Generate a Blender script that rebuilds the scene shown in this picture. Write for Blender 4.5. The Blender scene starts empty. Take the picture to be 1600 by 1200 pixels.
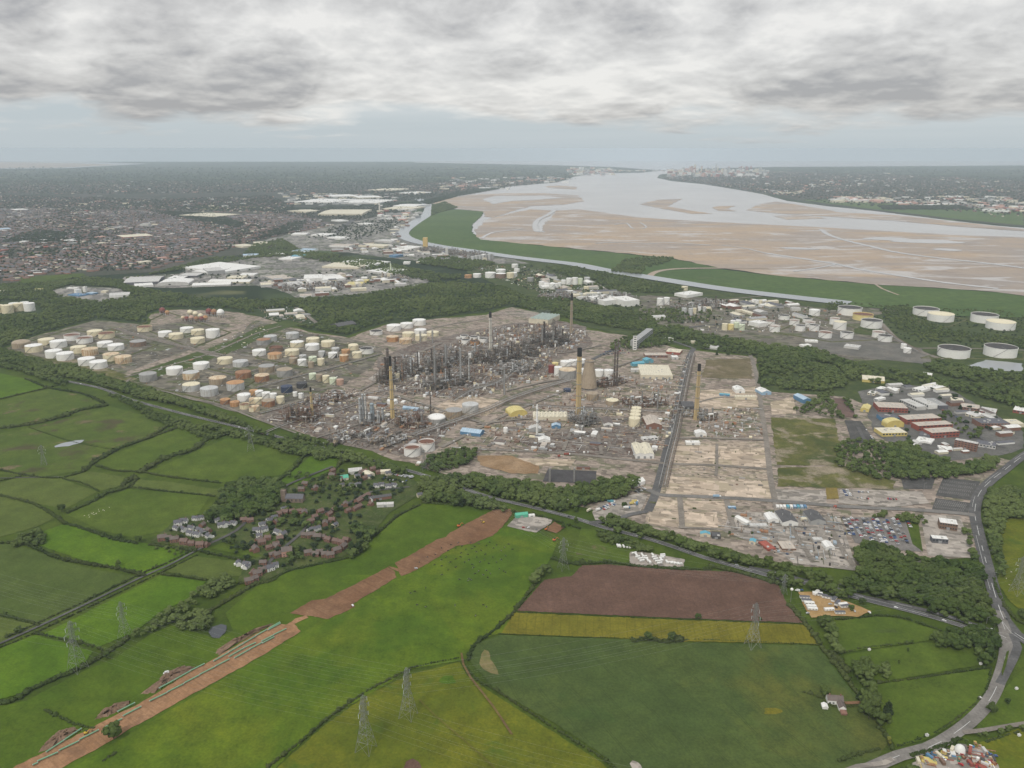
import bpy, bmesh, math, random
import numpy as np
from mathutils import Vector, Matrix
from mathutils.geometry import tessellate_polygon
SC = bpy.context.scene
COL = SC.collection
R = math.radians
rng = random.Random(7)
nrg = np.random.default_rng(7)
# ---------------------------------------------------------------- camera
CAM_H = 500.0
FPX = 1256.0                       # focal length in pixels of the 1600 px wide photograph
HORIZ = 232.0                      # row of the level horizon
PITCH = math.atan((600 - HORIZ) / FPX)
cam_data = bpy.data.cameras.new('camera')
cam = bpy.data.objects.new('camera', cam_data); COL.objects.link(cam)
cam_data.sensor_width = 36.0
cam_data.lens = 36.0 * FPX / 1600
cam_data.clip_start = 1.0; cam_data.clip_end = 300000.0
cam.location = (0,0, CAM_H)
cam.rotation_euler = (math.pi / 2 - PITCH, 0,0)
SC.camera = cam
SC.render.resolution_x, SC.render.resolution_y = 1024,768
# ---------------------------------------------------------------- world, sun, exposure
SUN_EL, SUN_AZ = 48.0,205.0       # high overcast sun behind the camera and to its left
SC.view_settings.view_transform = 'Standard'; SC.view_settings.look = 'None'
SC.view_settings.exposure = 0.36; SC.view_settings.gamma = 1.0
SC.cycles.use_denoising = True
try: SC.cycles.denoiser = 'OPENIMAGEDENOISE'
except Exception: pass
SC.cycles.volume_bounces = 1; SC.cycles.max_bounces = 5; SC.cycles.diffuse_bounces = 3
SC.cycles.glossy_bounces = 2; SC.cycles.transparent_max_bounces = 8
SC.cycles.use_adaptive_sampling = False
class NT:
 """small helper to write node trees"""
 def __init__(s, tree): s.t = tree; s.n = tree.nodes; s.l = tree.links
 def new(s, typ, **kw):
  nd = s.n.new(typ)
  for k, v in kw.items():
   if k.startswith('i_'): nd.inputs[int(k[2:]) if k[2:].isdigit() else k[2:]].default_value = v
   else: setattr(nd, k, v)
  return nd
 def link(s, a, b): s.l.new(a, b)
 def put(s, val, sock):
  if hasattr(val, 'node'): s.l.new(val, sock)
  else: sock.default_value = val
 def math(s, op, a, b=0.0, c=None, clamp=False):
  nd = s.n.new('ShaderNodeMath'); nd.operation = op; nd.use_clamp = clamp
  s.put(a, nd.inputs[0]); s.put(b, nd.inputs[1])
  if c is not None: s.put(c, nd.inputs[2])
  return nd.outputs[0]
 def mix(s, fac, a, b):
  nd = s.n.new('ShaderNodeMix'); nd.data_type = 'RGBA'
  s.put(fac, nd.inputs[0])
  for v, i in ((a, 6),(b, 7)):
   if not hasattr(v, 'node') and len(v) == 3: v = (*v, 1)
   s.put(v, nd.inputs[i])
  return nd.outputs[2]
 def noise(s, vec, scale, detail=3.0, rough=0.55, dist=0.0):
  nd = s.n.new('ShaderNodeTexNoise')
  if vec is not None: s.l.new(vec, nd.inputs['Vector'])
  nd.inputs['Scale'].default_value = scale; nd.inputs['Detail'].default_value = detail
  nd.inputs['Roughness'].default_value = rough; nd.inputs['Distortion'].default_value = dist
  return nd.outputs['Fac']
 def ramp(s, fac, lo, hi):
  nd = s.n.new('ShaderNodeMapRange'); nd.clamp = True
  s.put(fac, nd.inputs[0]); nd.inputs[1].default_value = lo; nd.inputs[2].default_value = hi
  return nd.outputs[0]
 def mapping(s, vec, loc=(0,0,0), rot=(0,0,0), scale=(1,1,1)):
  nd = s.n.new('ShaderNodeMapping')
  s.l.new(vec, nd.inputs[0]); nd.inputs[1].default_value = loc; nd.inputs[2].default_value = rot; nd.inputs[3].default_value = scale
  return nd.outputs[0]
CLO, CHI = 0.72,1.06
def build_world():
 w = bpy.data.worlds.new('World'); SC.world = w; w.use_nodes = True
 w.cycles.sampling_method = 'MANUAL'; w.cycles.sample_map_resolution = 256
 t = NT(w.node_tree); t.n.clear()
 out = t.new('ShaderNodeOutputWorld')
 sky = t.new('ShaderNodeTexSky'); sky.sky_type = 'NISHITA'; sky.sun_disc = False
 sky.sun_elevation = R(SUN_EL); sky.sun_rotation = R(SUN_AZ)
 b1 = t.new('ShaderNodeBackground'); b1.inputs[1].default_value = 0.1
 t.link(sky.outputs[0], b1.inputs[0])
 geo = t.new('ShaderNodeTexCoord')
 sep = t.new('ShaderNodeSeparateXYZ'); t.link(geo.outputs['Generated'], sep.inputs[0])
 x, y, z = sep.outputs
 zc = t.math('MAXIMUM', z, 0.0)
 az = t.math('ARCTAN2', x, y)
 # cloud deck seen edge on: rows of cloud crowd together towards the horizon
 lg = t.math('LOGARITHM', t.math('ADD', zc, 0.035),2.718)
 def coord(dv, seed, sx=1.0):
  c = t.new('ShaderNodeCombineXYZ')
  t.put(t.math('MULTIPLY', az, 3.2 * sx), c.inputs[0]); t.put(t.math('ADD', t.math('MULTIPLY', lg, 1.0), dv), c.inputs[1]); c.inputs[2].default_value = seed
  return c.outputs[0]
 def field(dv, scale, det, seed, sx=1.0): return t.noise(coord(dv, seed, sx), scale, det, 0.58,0.2)
 def puffs(dv, scale, seed):
  # rounded heads of cumulus
  c = coord(dv, seed); n = t.new('ShaderNodeTexNoise', i_Scale=scale * 1.3, i_Detail=5.0); t.link(c, n.inputs['Vector'])
  v = t.new('ShaderNodeVectorMath'); v.operation = 'MULTIPLY_ADD'; t.link(n.outputs['Color'], v.inputs[0]); v.inputs[1].default_value = (.55 / scale * 2,) * 3; t.link(c, v.inputs[2])
  w = t.new('ShaderNodeTexVoronoi', i_Scale=scale, feature='F1'); t.link(v.outputs[0], w.inputs['Vector'])
  return t.math('SUBTRACT', 1.0, w.outputs['Distance'])
 def height(dv): return t.math('ADD', t.math('ADD', t.math('MULTIPLY', field(dv, 1.25,8.0,21.3), .8), t.math('MULTIPLY', puffs(dv, 2.1,4.1), .40)), t.math('MULTIPLY', puffs(dv, 5.5,7.7), .22))
 h0, h1 = height(0.0), height(0.075)
 big = field(0,1.0,3.0,13.2,0.8); f1 = field(0.0,5.5,7.0,9.1, .8); f2 = field(.035,5.5,7.0,9.1, .8)
 emb = t.math('ADD', t.math('SUBTRACT', h0, h1), t.math('MULTIPLY', t.math('SUBTRACT', f1, f2), .55))
 # banks of cloud with firm edges, one behind another
 hb = t.math('ADD', h0, t.math('MULTIPLY', t.math('SUBTRACT', big, .5), .9))
 banks = t.math('ADD', t.math('ADD', t.math('MULTIPLY', t.ramp(hb, .50, .62), .34), t.math('MULTIPLY', t.ramp(hb, .655, .715), .26)), t.math('MULTIPLY', t.ramp(hb, .77, .84), .26))
 shade = t.math('ADD', t.math('ADD', banks, t.math('MULTIPLY', t.math('SUBTRACT', f1, .5), .5)), t.math('MULTIPLY', emb, -2.3), clamp=True)
 cr = t.new('ShaderNodeValToRGB'); t.link(shade, cr.inputs[0])
 e = cr.color_ramp.elements
 e[0].position = 0.0; e[0].color = (0.67,0.66,0.64,1)
 e[1].position = 1.0; e[1].color = (0.31,0.31,0.32,1)
 k = e.new(0.30); k.color = (0.56,0.555,0.545,1)
 k = e.new(0.62); k.color = (0.45,0.445,0.44,1)
 # pale band of distant air above the horizon
 hz = t.ramp(t.math('ADD', zc, t.math('ADD', t.math('MULTIPLY', t.math('SUBTRACT', f1, .5), .03), t.math('MULTIPLY', t.math('SUBTRACT', h0, .74), .09))),0.016,0.042)
 streak = t.ramp(field(0,3.0,3,5.5,0.25),0.35,0.75)
 band = t.mix(t.math('MULTIPLY', streak, t.ramp(zc, 0.0,0.04)),(0.40,0.45,0.48),(0.485,0.52,0.54))
 col = t.mix(hz, band, cr.outputs[0])
 # a bright overcast is lighter overhead than at the horizon
 up = t.ramp(zc, 0.20,0.9)
 col = t.mix(up, col, (0.72,0.74,0.78))
 b2 = t.new('ShaderNodeBackground'); b2.inputs[1].default_value = 1.0; t.link(col, b2.inputs[0])
 ms = t.new('ShaderNodeMixShader'); ms.inputs[0].default_value = 0.94
 t.link(b1.outputs[0], ms.inputs[1]); t.link(b2.outputs[0], ms.inputs[2]); t.link(ms.outputs[0], out.inputs[0])
build_world()
sd = bpy.data.lights.new('sun', 'SUN'); sun = bpy.data.objects.new('sun', sd); COL.objects.link(sun)
sd.energy = 1.5; sd.angle = R(10); sd.color = (1.0,0.94,0.84)
_sdir = Vector((math.sin(R(SUN_AZ)) * math.cos(R(SUN_EL)), math.cos(R(SUN_AZ)) * math.cos(R(SUN_EL)), math.sin(R(SUN_EL))))
sun.rotation_euler = _sdir.to_track_quat('Z', 'Y').to_euler(); sun.location = (0,-300,900)
# ---------------------------------------------------------------- from a pixel of the photograph to a place on the ground
CP, SP = math.cos(PITCH), math.sin(PITCH)
def G(u, v, z=0.0):
 a = (u - 800) / FPX; b = (600 - v) / FPX
 t = (CAM_H - z) / (SP - b * CP)
 return Vector((a * t, t * (CP + b * SP), z))
def depth(p): return p.y * CP + (CAM_H - p.z) * SP
def mpp(u, v): return depth(G(u, v)) / FPX          # metres per pixel at a ground point
def H(u, v, vtop):                                   # height of a thing whose foot is at v and top at vtop
 p = G(u, v); b = (600 - vtop) / FPX
 k = (b * CP - SP) / (CP + b * SP)
 return CAM_H + p.y * k
def proj(p):
 d = p.y * CP + (CAM_H - p.z) * SP
 return 800 + FPX * p.x / d, 600 - FPX * (p.y * SP - (CAM_H - p.z) * CP) / d
# ---------------------------------------------------------------- materials
MATS = {}
def newmat(name):
 m = bpy.data.materials.new(name); m.use_nodes = True
 t = NT(m.node_tree); bs = t.n['Principled BSDF']
 tc = t.new('ShaderNodeTexCoord')
 MATS[name] = m
 return m, t, bs, tc.outputs['Object']
def plain(name, c, rough=0.7, var=0.15, scale=0.3, metal=0.0):
 """paint, brick, slate: one colour with soft wear"""
 if name in MATS: return MATS[name]
 m, t, bs, vec = newmat(name)
 n = t.noise(vec, scale, 4)
 d = tuple(x * (1 - 2 * var) for x in c)
 t.link(t.mix(t.ramp(n, 0.3,0.7), d, c), bs.inputs['Base Color'])
 bs.inputs['Roughness'].default_value = rough; bs.inputs['Metallic'].default_value = metal
 return m
def soil(name, c1, c2, c3=None, s1=0.01, s2=0.12, stripe=None, thr=(0.42,0.6), patch=None, rough=0.95, fine=0.35, grain=0.75):
 """grass, crops, earth, hardstanding: two scales of noise, optional stripes (angle, period, strength) and patches (colour, scale, lo, hi)"""
 if name in MATS: return MATS[name]
 m, t, bs, vec = newmat(name)
 n1 = t.noise(vec, s1,4,0.6,0.3); n2 = t.noise(vec, s2,4,0.65)
 col = t.mix(t.ramp(t.math('ADD', t.math('MULTIPLY', n1,1 - fine), t.math('MULTIPLY', n2, fine)), *thr), c1, c2)
 if c3 is not None:
  col = t.mix(t.math('MULTIPLY', t.ramp(t.noise(vec, s2 * 2.3,3),0.55,0.72),0.7), col, c3)
 if patch:
  for (pc, ps, lo, hi) in patch:
   col = t.mix(t.ramp(t.noise(t.mapping(vec, (31 * ps * 90,7,0)), ps, 5,0.62,0.4), lo, hi), col, pc)
 if stripe:
  for (ang, per, st) in (stripe if isinstance(stripe, list) else [stripe]):
   mv = t.mapping(vec, (0,0,0),(0,0,-ang),(1 / per, 1 / per, 1))
   sx = t.new('ShaderNodeSeparateXYZ'); t.link(mv, sx.inputs[0])
   wob = t.math('MULTIPLY', t.noise(vec, 0.006,2),1.2)
   fr = t.math('FRACT', t.math('ADD', sx.outputs[0], wob))
   line = t.math('LESS_THAN', fr, 0.14 if per < 20 else 0.035)
   if per >= 20: line = t.math('ADD', line, t.math('LESS_THAN', t.math('ABSOLUTE', t.math('SUBTRACT', fr, 0.10)),0.018))
   line = t.math('MULTIPLY', line, t.math('MULTIPLY', t.ramp(n2,0.3,0.6), st))
   col = t.mix(line, col, tuple(x * 0.55 for x in c1))
 g = t.math('ADD', t.math('MULTIPLY', t.noise(vec, 0.42,3, .7), .9), t.math('MULTIPLY', t.noise(t.mapping(vec, (9,4,0)),0.035,4, .65), .9))
 col = t.mix(t.math('MULTIPLY', t.ramp(g, 1.15, .62), grain), col, tuple(x * .42 for x in c1))
 t.link(col, bs.inputs['Base Color']); bs.inputs['Roughness'].default_value = rough
 bs.inputs['Specular IOR Level'].default_value = 0.15
 return m
# ---------------------------------------------------------------- meshes
class MB:
 def __init__(s): s.v = []; s.f = []; s.m = []; s.n = 0; s.smooth = False
 def add(s, verts, faces, mi=0):
  k = s.n; s.v.extend(tuple(p) for p in verts); s.n += len(verts)
  s.f.extend(tuple(i + k for i in f) for f in faces); s.m.extend([mi] * len(faces)); return s
 def box(s, cx, cy, z0, sx, sy, sz, rot=0.0, mi=0):
  c, q = math.cos(rot), math.sin(rot); vs = []
  for z in (z0, z0 + sz):
   for dx, dy in ((-1,-1),(1,-1),(1,1),(-1,1)):
    x, y = dx * sx / 2, dy * sy / 2
    vs.append((cx + x * c - y * q, cy + x * q + y * c, z))
  return s.add(vs, [(0,3,2,1),(4,5,6,7),(0,1,5,4),(1,2,6,5),(2,3,7,6),(3,0,4,7)], mi)
 def cyl(s, cx, cy, z0, z1, r0, r1=None, n=16, mi=0, top=True, bot=False):
  r1 = r0 if r1 is None else r1; vs = []
  for z, r in ((z0, r0),(z1, r1)):
   vs += [(cx + r * math.cos(2 * math.pi * i / n), cy + r * math.sin(2 * math.pi * i / n), z) for i in range(n)]
  fs = [(i, (i + 1) % n, n + (i + 1) % n, n + i) for i in range(n)]
  if top: fs.append(tuple(range(n, 2 * n)))
  if bot: fs.append(tuple(range(n - 1,-1,-1)))
  return s.add(vs, fs, mi)
 def lathe(s, prof, n=24, mi=0, cx=0, cy=0):
  vs = [(cx + r * math.cos(2 * math.pi * i / n), cy + r * math.sin(2 * math.pi * i / n), z) for r, z in prof for i in range(n)]
  fs = [(j * n + i, j * n + (i + 1) % n, (j + 1) * n + (i + 1) % n, (j + 1) * n + i) for j in range(len(prof) - 1) for i in range(n)]
  return s.add(vs, fs, mi)
 def bar(s, p, q, r, n=4, mi=0, cap=True):
  p, q = Vector(p), Vector(q); d = (q - p)
  if d.length < 1e-6: return s
  d.normalize(); a = d.orthogonal().normalized(); b = d.cross(a); vs = []
  for o in (p, q):
   vs += [o + (a * math.cos(2 * math.pi * (i + .5) / n) + b * math.sin(2 * math.pi * (i + .5) / n)) * r for i in range(n)]
  fs = [(i, (i + 1) % n, n + (i + 1) % n, n + i) for i in range(n)]
  if cap: fs += [tuple(range(n, 2 * n)), tuple(range(n - 1,-1,-1))]
  return s.add(vs, fs, mi)
 def path(s, pts, r, n=6, mi=0):
  for a, b in zip(pts[:-1], pts[1:]): s.bar(a, b, r, n, mi)
  return s
 def ball(s, cx, cy, cz, r, n=12, m=7, mi=0, sz=1.0):
  prof = [(max(1e-3, r * math.sin(math.pi * j / m)), cz - r * sz * math.cos(math.pi * j / m)) for j in range(m + 1)]
  return s.lathe(prof, n, mi, cx, cy)
 def build(s, name, mats, parent=None, loc=(0,0,0), rot=0.0, smooth=None):
  me = bpy.data.meshes.new(name); me.from_pydata(s.v, [], s.f)
  mats = mats if isinstance(mats, (list, tuple)) else [mats]
  for m in mats: me.materials.append(m)
  if len(mats) > 1: me.polygons.foreach_set('material_index', s.m)
  if smooth if smooth is not None else s.smooth: me.polygons.foreach_set('use_smooth', [True] * len(me.polygons))
  me.update()
  o = bpy.data.objects.new(name, me); COL.objects.link(o); o.parent = parent
  o.location = loc; o.rotation_euler = (0,0, rot)
  return o
def np_mesh(name, V, F, mats, midx=None, smooth=False):
 """fast mesh from numpy arrays; F is (n,3) or (n,4)"""
 me = bpy.data.meshes.new(name); k = F.shape[1]
 me.vertices.add(len(V)); me.vertices.foreach_set('co', np.ascontiguousarray(V, np.float32).ravel())
 me.loops.add(F.size); me.loops.foreach_set('vertex_index', np.ascontiguousarray(F, np.int32).ravel())
 me.polygons.add(len(F)); me.polygons.foreach_set('loop_start', np.arange(0, F.size, k, dtype=np.int32))
 for m in (mats if isinstance(mats, (list, tuple)) else [mats]): me.materials.append(m)
 if midx is not None: me.polygons.foreach_set('material_index', np.ascontiguousarray(midx, np.int32))
 if smooth: me.polygons.foreach_set('use_smooth', np.ones(len(F), bool))
 me.update(calc_edges=True); me.validate()
 return me
REG = []                                             # things that need a label of their own
def tag(o, label, cat, group=None, kind=None, share=False):
 o['label'] = label; o['category'] = cat
 if group: o['group'] = group
 if kind: o['kind'] = kind
 elif True: REG.append((o, label, share))
 return o
def thing(name, loc, label, cat, group=None, rot=0.0, share=False):
 o = bpy.data.objects.new(name, None); COL.objects.link(o); o.empty_display_size = 1
 o.location = loc; o.rotation_euler = (0,0, rot)
 return tag(o, label, cat, group, None, share)
def dup(src, loc=None, rot=None, scale=None, label=None, cat=None, group=None, share=False):
 """copy a thing with its parts and their sub-parts"""
 def rec(o, par):
  c = o.copy(); COL.objects.link(c)
  if par is not None: c.parent = par
  for ch in o.children: rec(ch, c)
  return c
 r = rec(src, None)
 if loc is not None: r.location = loc
 if rot is not None: r.rotation_euler = (0,0, rot)
 if scale is not None: r.scale = scale if hasattr(scale, '__len__') else (scale,) * 3
 if label: r['label'] = label
 if cat: r['category'] = cat
 if group: r['group'] = group
 REG.append((r, r['label'], share))
 return r
ORD = 'first second third fourth fifth sixth seventh eighth ninth tenth eleventh twelfth'.split()
def ordn(i):
 if i < 12: return ORD[i]
 n = i + 1; return '%d%s' % (n, 'th' if 10 < n % 100 < 14 else {1: 'st', 2: 'nd', 3: 'rd'}.get(n % 10, 'th'))
def finish_labels():
 """where several things would read the same, say which one, counted from the left of the photograph"""
 bpy.context.view_layer.update()
 sets = {}
 for o, l, share in REG:
  if not share: sets.setdefault(l, []).append(o)
 for l, os_ in sets.items():
  if len(os_) < 2: continue
  os_.sort(key=lambda o: proj(anchor(o))[0])
  for i, o in enumerate(os_): o['label'] = '%s, %s of %d from left' % (l, ordn(i), len(os_))
def anchor(o):
 if o.type == 'EMPTY' or o.location.length > 1: return o.matrix_world.translation
 c = sum((Vector(b) for b in o.bound_box), Vector()) / 8
 return o.matrix_world @ c
NPOLY = [0]
def poly(name, pts, z, mat, label, cat, px=True, jit=0.0, kind='structure', sub=0):
 NPOLY[0] += 1; z += .0016 * NPOLY[0]                  # every sheet a little above the one before
 P = [G(*p, z) for p in pts] if px else [Vector((p[0], p[1], z)) for p in pts]
 if jit:
  Q = []
  for a, b in zip(P, P[1:] + P[:1]):
   n = max(1, min(40, int((b - a).length / (jit * 5)))); d = b - a; nn = Vector((-d.y, d.x, 0)).normalized()
   for i in range(n):
    Q.append(a + d * (i / n) + nn * (rng.uniform(-jit, jit) if i else 0))
  P = Q
 tri = tessellate_polygon([P])
 nrm = 0
 fs = []
 for t in tri:
  a, b, c = (P[i] for i in t)
  fs.append(t if (b - a).cross(c - a).z > 0 else t[::-1])
 me = bpy.data.meshes.new(name); me.from_pydata([tuple(p) for p in P],[], fs); me.materials.append(mat); me.update()
 o = bpy.data.objects.new(name, me); COL.objects.link(o)
 return tag(o, label, cat, kind=kind)
def smooth_line(P, step):
 """Catmull-Rom through ground points"""
 P = [Vector(p) for p in P]; out = []
 for i in range(len(P) - 1):
  p0 = P[max(i - 1,0)]; p1 = P[i]; p2 = P[i + 1]; p3 = P[min(i + 2, len(P) - 1)]
  n = max(1, int((p2 - p1).length / step))
  for k in range(n):
   t = k / n
   out.append(0.5 * ((2 * p1) + (p2 - p0) * t + (2 * p0 - 5 * p1 + 4 * p2 - p3) * t * t + (3 * p1 - p0 - 3 * p2 + p3) * t ** 3))
 out.append(P[-1]); return out
def offset_line(L, off):
 out = []
 for i, p in enumerate(L):
  d = L[min(i + 1, len(L) - 1)] - L[max(i - 1,0)]; d.z = 0
  n = Vector((-d.y, d.x, 0)).normalized(); o = off(i) if callable(off) else off
  out.append(p + n * o)
 return out
def strip_faces(mb, L, w, z, mi=0, dash=None, off=0.0):
 wf = w if callable(w) else (lambda i: w)
 A = offset_line(L, lambda i: off + wf(i) / 2); B = offset_line(L, lambda i: off - wf(i) / 2)
 acc = 0.0
 for i in range(len(L) - 1):
  seg = (L[i + 1] - L[i]).length; acc += seg
  if dash and (acc % (dash * 2)) > dash: continue
  mb.add([(B[i].x, B[i].y, z),(B[i + 1].x, B[i + 1].y, z),(A[i + 1].x, A[i + 1].y, z),(A[i].x, A[i].y, z)],[(0,1,2,3)], mi)
def ribbon(name, pts, w, z, mat, label, cat, step=12.0, px=True, kind='structure', marks=None):
 L = smooth_line([G(*p) for p in pts] if px else pts, step)
 mb = MB(); strip_faces(mb, L, w, z)
 mats = [mat]
 if marks:
  mats.append(marks[0])
  for (off, mw, dash) in marks[1]: strip_faces(mb, L, mw, z + 0.06,1, dash, off)
 o = mb.build(name, mats); tag(o, label, cat, kind=kind)
 return o, L
def inpoly(x, y, P):
 """vectorised point in polygon (numpy arrays, list of (x, y))"""
 c = np.zeros(len(x), bool); n = len(P)
 for i in range(n):
  x1, y1 = P[i][0], P[i][1]; x2, y2 = P[i - 1][0], P[i - 1][1]
  if y1 == y2: continue
  k = (y1 > y) != (y2 > y)
  c ^= k & (x < (x2 - x1) * (y - y1) / (y2 - y1) + x1)
 return c
def scatter_px(pts, spacing, keep=1.0, excl=(), jitter=0.45):
 """points of a jittered grid inside a traced outline, on the ground"""
 P = [G(*p) for p in pts]; xs = [p.x for p in P]; ys = [p.y for p in P]
 gx, gy = np.meshgrid(np.arange(min(xs), max(xs), spacing), np.arange(min(ys), max(ys), spacing))
 x = gx.ravel() + nrg.uniform(-jitter, jitter, gx.size) * spacing; y = gy.ravel() + nrg.uniform(-jitter, jitter, gx.size) * spacing
 k = inpoly(x, y, P) & (nrg.random(len(x)) < keep)
 for e in excl: k &= ~inpoly(x, y, e)
 return np.stack([x[k], y[k]],1)
# ================================================================ GROUND
def wdir(a, b):                                      # heading on the ground between two pixels
 d = G(*b) - G(*a); return math.atan2(d.y, d.x)
GRID = wdir((1030,770),(1085,560))               # the main street of the works
# far land: a patchwork of fields, woods and built-up ground
def far_land_mat():
 m, t, bs, vec = newmat('far_land')
 vo = t.new('ShaderNodeTexVoronoi', i_Scale=0.0032); t.link(t.mapping(vec, (0,0,0),(0,0, .5)), vo.inputs['Vector'])
 sep = t.new('ShaderNodeSeparateColor'); t.link(vo.outputs['Color'], sep.inputs[0])
 col = t.mix(t.ramp(sep.outputs[0],0.3,0.9),(0.030,0.046,0.024),(0.075,0.105,0.040))
 col = t.mix(t.math('MULTIPLY', t.ramp(sep.outputs[1],0.86,0.9),0.8), col, (0.20,0.19,0.09))
 ve = t.new('ShaderNodeTexVoronoi', i_Scale=0.0032, feature='DISTANCE_TO_EDGE'); t.link(t.mapping(vec, (0,0,0),(0,0, .5)), ve.inputs['Vector'])
 col = t.mix(t.ramp(ve.outputs['Distance'],0.10,0.05), col, (0.018,0.030,0.014))
 n = t.noise(vec, 0.0011,4,0.6)
 col = t.mix(t.ramp(n, 0.44,0.54), col, (0.020,0.034,0.016))
 t.link(col, bs.inputs['Base Color']); bs.inputs['Roughness'].default_value = 1; bs.inputs['Specular IOR Level'].default_value = 0.1
 return m
FAR = far_land_mat()
GRASS = soil('meadow_grass', (0.055,0.090,0.011),(0.092,0.128,0.014),(0.050,0.080,0.011),0.012,0.10)
mb = MB()
X0, X1, Y0, Y1 = -40000,40000,-2500,33000     # the level horizon of the earth's curve
# one sheet: meadow near the camera, patchwork of far land beyond
ys = [Y0,1600,2600,6000,14000,24000, Y1]
for j in range(len(ys) - 1):
 for i in range(6):
  xa, xb = X0 + (X1 - X0) * i / 6, X0 + (X1 - X0) * (i + 1) / 6
  mb.add([(xa, ys[j],0),(xb, ys[j],0),(xb, ys[j + 1],0),(xa, ys[j + 1],0)],[(0,1,2,3)],0 if j < 2 else 1)
g = mb.build('ground', [GRASS, FAR]); tag(g, 'broad flat green countryside reaching to the hazy horizon', 'ground', kind='structure')
# ---- estuary, sea, canal
def water_mat(name, c, rough=0.25, rip=0.02):
 m, t, bs, vec = newmat(name)
 n = t.noise(vec, 0.0012,5,0.6,0.8)
 t.link(t.mix(t.ramp(n, 0.35,0.65), c, tuple(x * 0.82 for x in c)), bs.inputs['Base Color'])
 bs.inputs['Roughness'].default_value = rough
 bp = t.new('ShaderNodeBump', i_Strength=0.25, i_Distance=1.0); t.link(t.noise(vec, rip, 4), bp.inputs['Height']); t.link(bp.outputs[0], bs.inputs['Normal'])
 return m
WAT = water_mat('estuary_water', (0.43,0.415,0.40))
SEA = water_mat('sea_water', (0.30,0.32,0.34))
CANW = water_mat('canal_water', (0.30,0.32,0.33),0.2)
def mud_mat():
 m, t, bs, vec = newmat('mudflat')
 mv = t.mapping(vec, (0,0,0),(0,0,-0.12),(0.45,1.0,1))
 n1 = t.noise(mv, 0.0016,6,0.62,0.9); n2 = t.noise(mv, 0.012,5,0.65,0.6); n3 = t.noise(mv, 0.0045,5,0.6,1.2)
 col = t.mix(t.ramp(n1,0.40,0.60),(0.36,0.262,0.172),(0.27,0.222,0.185))
 col = t.mix(t.math('MULTIPLY', t.ramp(n2,0.5,0.68),0.55), col, (0.19,0.14,0.115))
 col = t.mix(t.math('MULTIPLY', t.ramp(n3,0.54,0.62),0.8), col, (0.47,0.45,0.43))
 col = t.mix(t.math('MULTIPLY', t.ramp(t.noise(t.mapping(vec, (700,90,0),(0,0,-.12),(.3,1,1)), .0028,5, .6, .7), .53, .62), .7), col, (.40, .275, .155))
 wv = t.new('ShaderNodeTexNoise', i_Scale=0.05, i_Detail=2.0); t.link(t.mapping(vec, (0,0,0),(0,0,0.3),(1,0.3,1)), wv.inputs[0])
 col = t.mix(t.math('MULTIPLY', t.ramp(wv.outputs[0],0.5,0.7),0.25), col, (0.16,0.12,0.10))
 t.link(col, bs.inputs['Base Color']); bs.inputs['Roughness'].default_value = 0.6
 return m
MUD = mud_mat()
MARSH = soil('salt_marsh', (0.066,0.118,0.028),(0.100,0.155,0.038),(0.052,0.09,0.026),0.0022,0.02, patch=[((0.12,0.14,0.06),0.004,0.6,0.75)])
poly('sea', [(-2000,251.5),(-300,251.5),(115,252),(230,256),(100,263),(-300,266),(-2500,266)],3.0, SEA, 'pale hazy bay beyond the far countryside', 'sea')
poly('mudflat', [(-600,252.5),(20,253.5),(120,255),(190,257.5),(90,262),(-300,264),(-600,264)],4.0, MUD, 'pinkish sandbank in the far bay', 'sandbank')
poly('sea', [(640,252),(800,251.5),(2400,251.5),(2400,258),(1600,258.5),(1200,261),(1082,264),(1030,266),(960,261),(860,258),(650,254)],3.0, SEA, 'open sea fading into haze at the river mouth', 'sea')
est = [(661,315),(690,306),(740,298),(800,291),(870,285),(888,280),(897,276),(920,273),(960,270.5),(1000,270),(1030,267),(1060,264.5),(1085,264.5),(1060,269),(1030,273),(1027,278),(1050,283),(1100,288),(1150,296),(1190,303),(1230,314),(1300,323),(1360,329),(1425,337),(1490,345),(1550,352),(1600,356),(1900,385),(1900,505),(1600,461),(1555,455),(1435,447),(1375,444),(1200,428),(1122,417),(1050,402),(950,392),(800,378),(750,374),(737,362),(738,350),(752,338),(755,330),(712,327),(700,321),(680,319)]
poly('estuary', est, 1.0, WAT, 'wide pale grey tidal river winding to the sea', 'river', jit=9)
M1 = [(748,374),(741,360),(762,342),(800,333),(830,327),(866,329),(858,338),(843,343),(834,352),(838,362),(850,363),(849,352),(862,338),(868,329),(905,327),(950,333),(1000,340),(1100,346),(1200,351),(1300,356),(1400,362),(1500,367),(1600,371),(1900,396),(1900,506),(1600,462),(1555,456),(1435,448),(1375,445),(1200,429),(1122,418),(1050,403),(950,393),(800,379)]
poly('mudflat', M1,2.0, MUD, 'vast brown tidal mudflat beside the green marsh', 'mudflat', jit=12)
poly('mudflat', [(662,317),(690,311),(740,304),(790,302),(850,302),(903,305),(914,314),(880,320),(830,322),(800,330),(770,340),(756,338),(757,331),(713,326),(690,319)],2.0, MUD, 'pale mudflat at the inner bend of the shore', 'mudflat', jit=12)
poly('mudflat', [(852,291),(875,290),(902,292),(900,296),(860,294)],2.0, MUD, 'small sandbank near the far left shore', 'sandbank', jit=10)
poly('mudflat', [(1000,319),(1015,315),(1030,312),(1066,310.5),(1050,318),(1045,323),(1080,329),(1114,334),(1080,334),(1030,325)],2.0, MUD, 'hooked sandbank in the middle of the river', 'sandbank', jit=12)
poly('mudflat', [(1113,324),(1125,322),(1150,321.5),(1135,326),(1150,330),(1122,329)],2.0, MUD, 'small crescent sandbank right of the hooked one', 'sandbank', jit=10)
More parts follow.
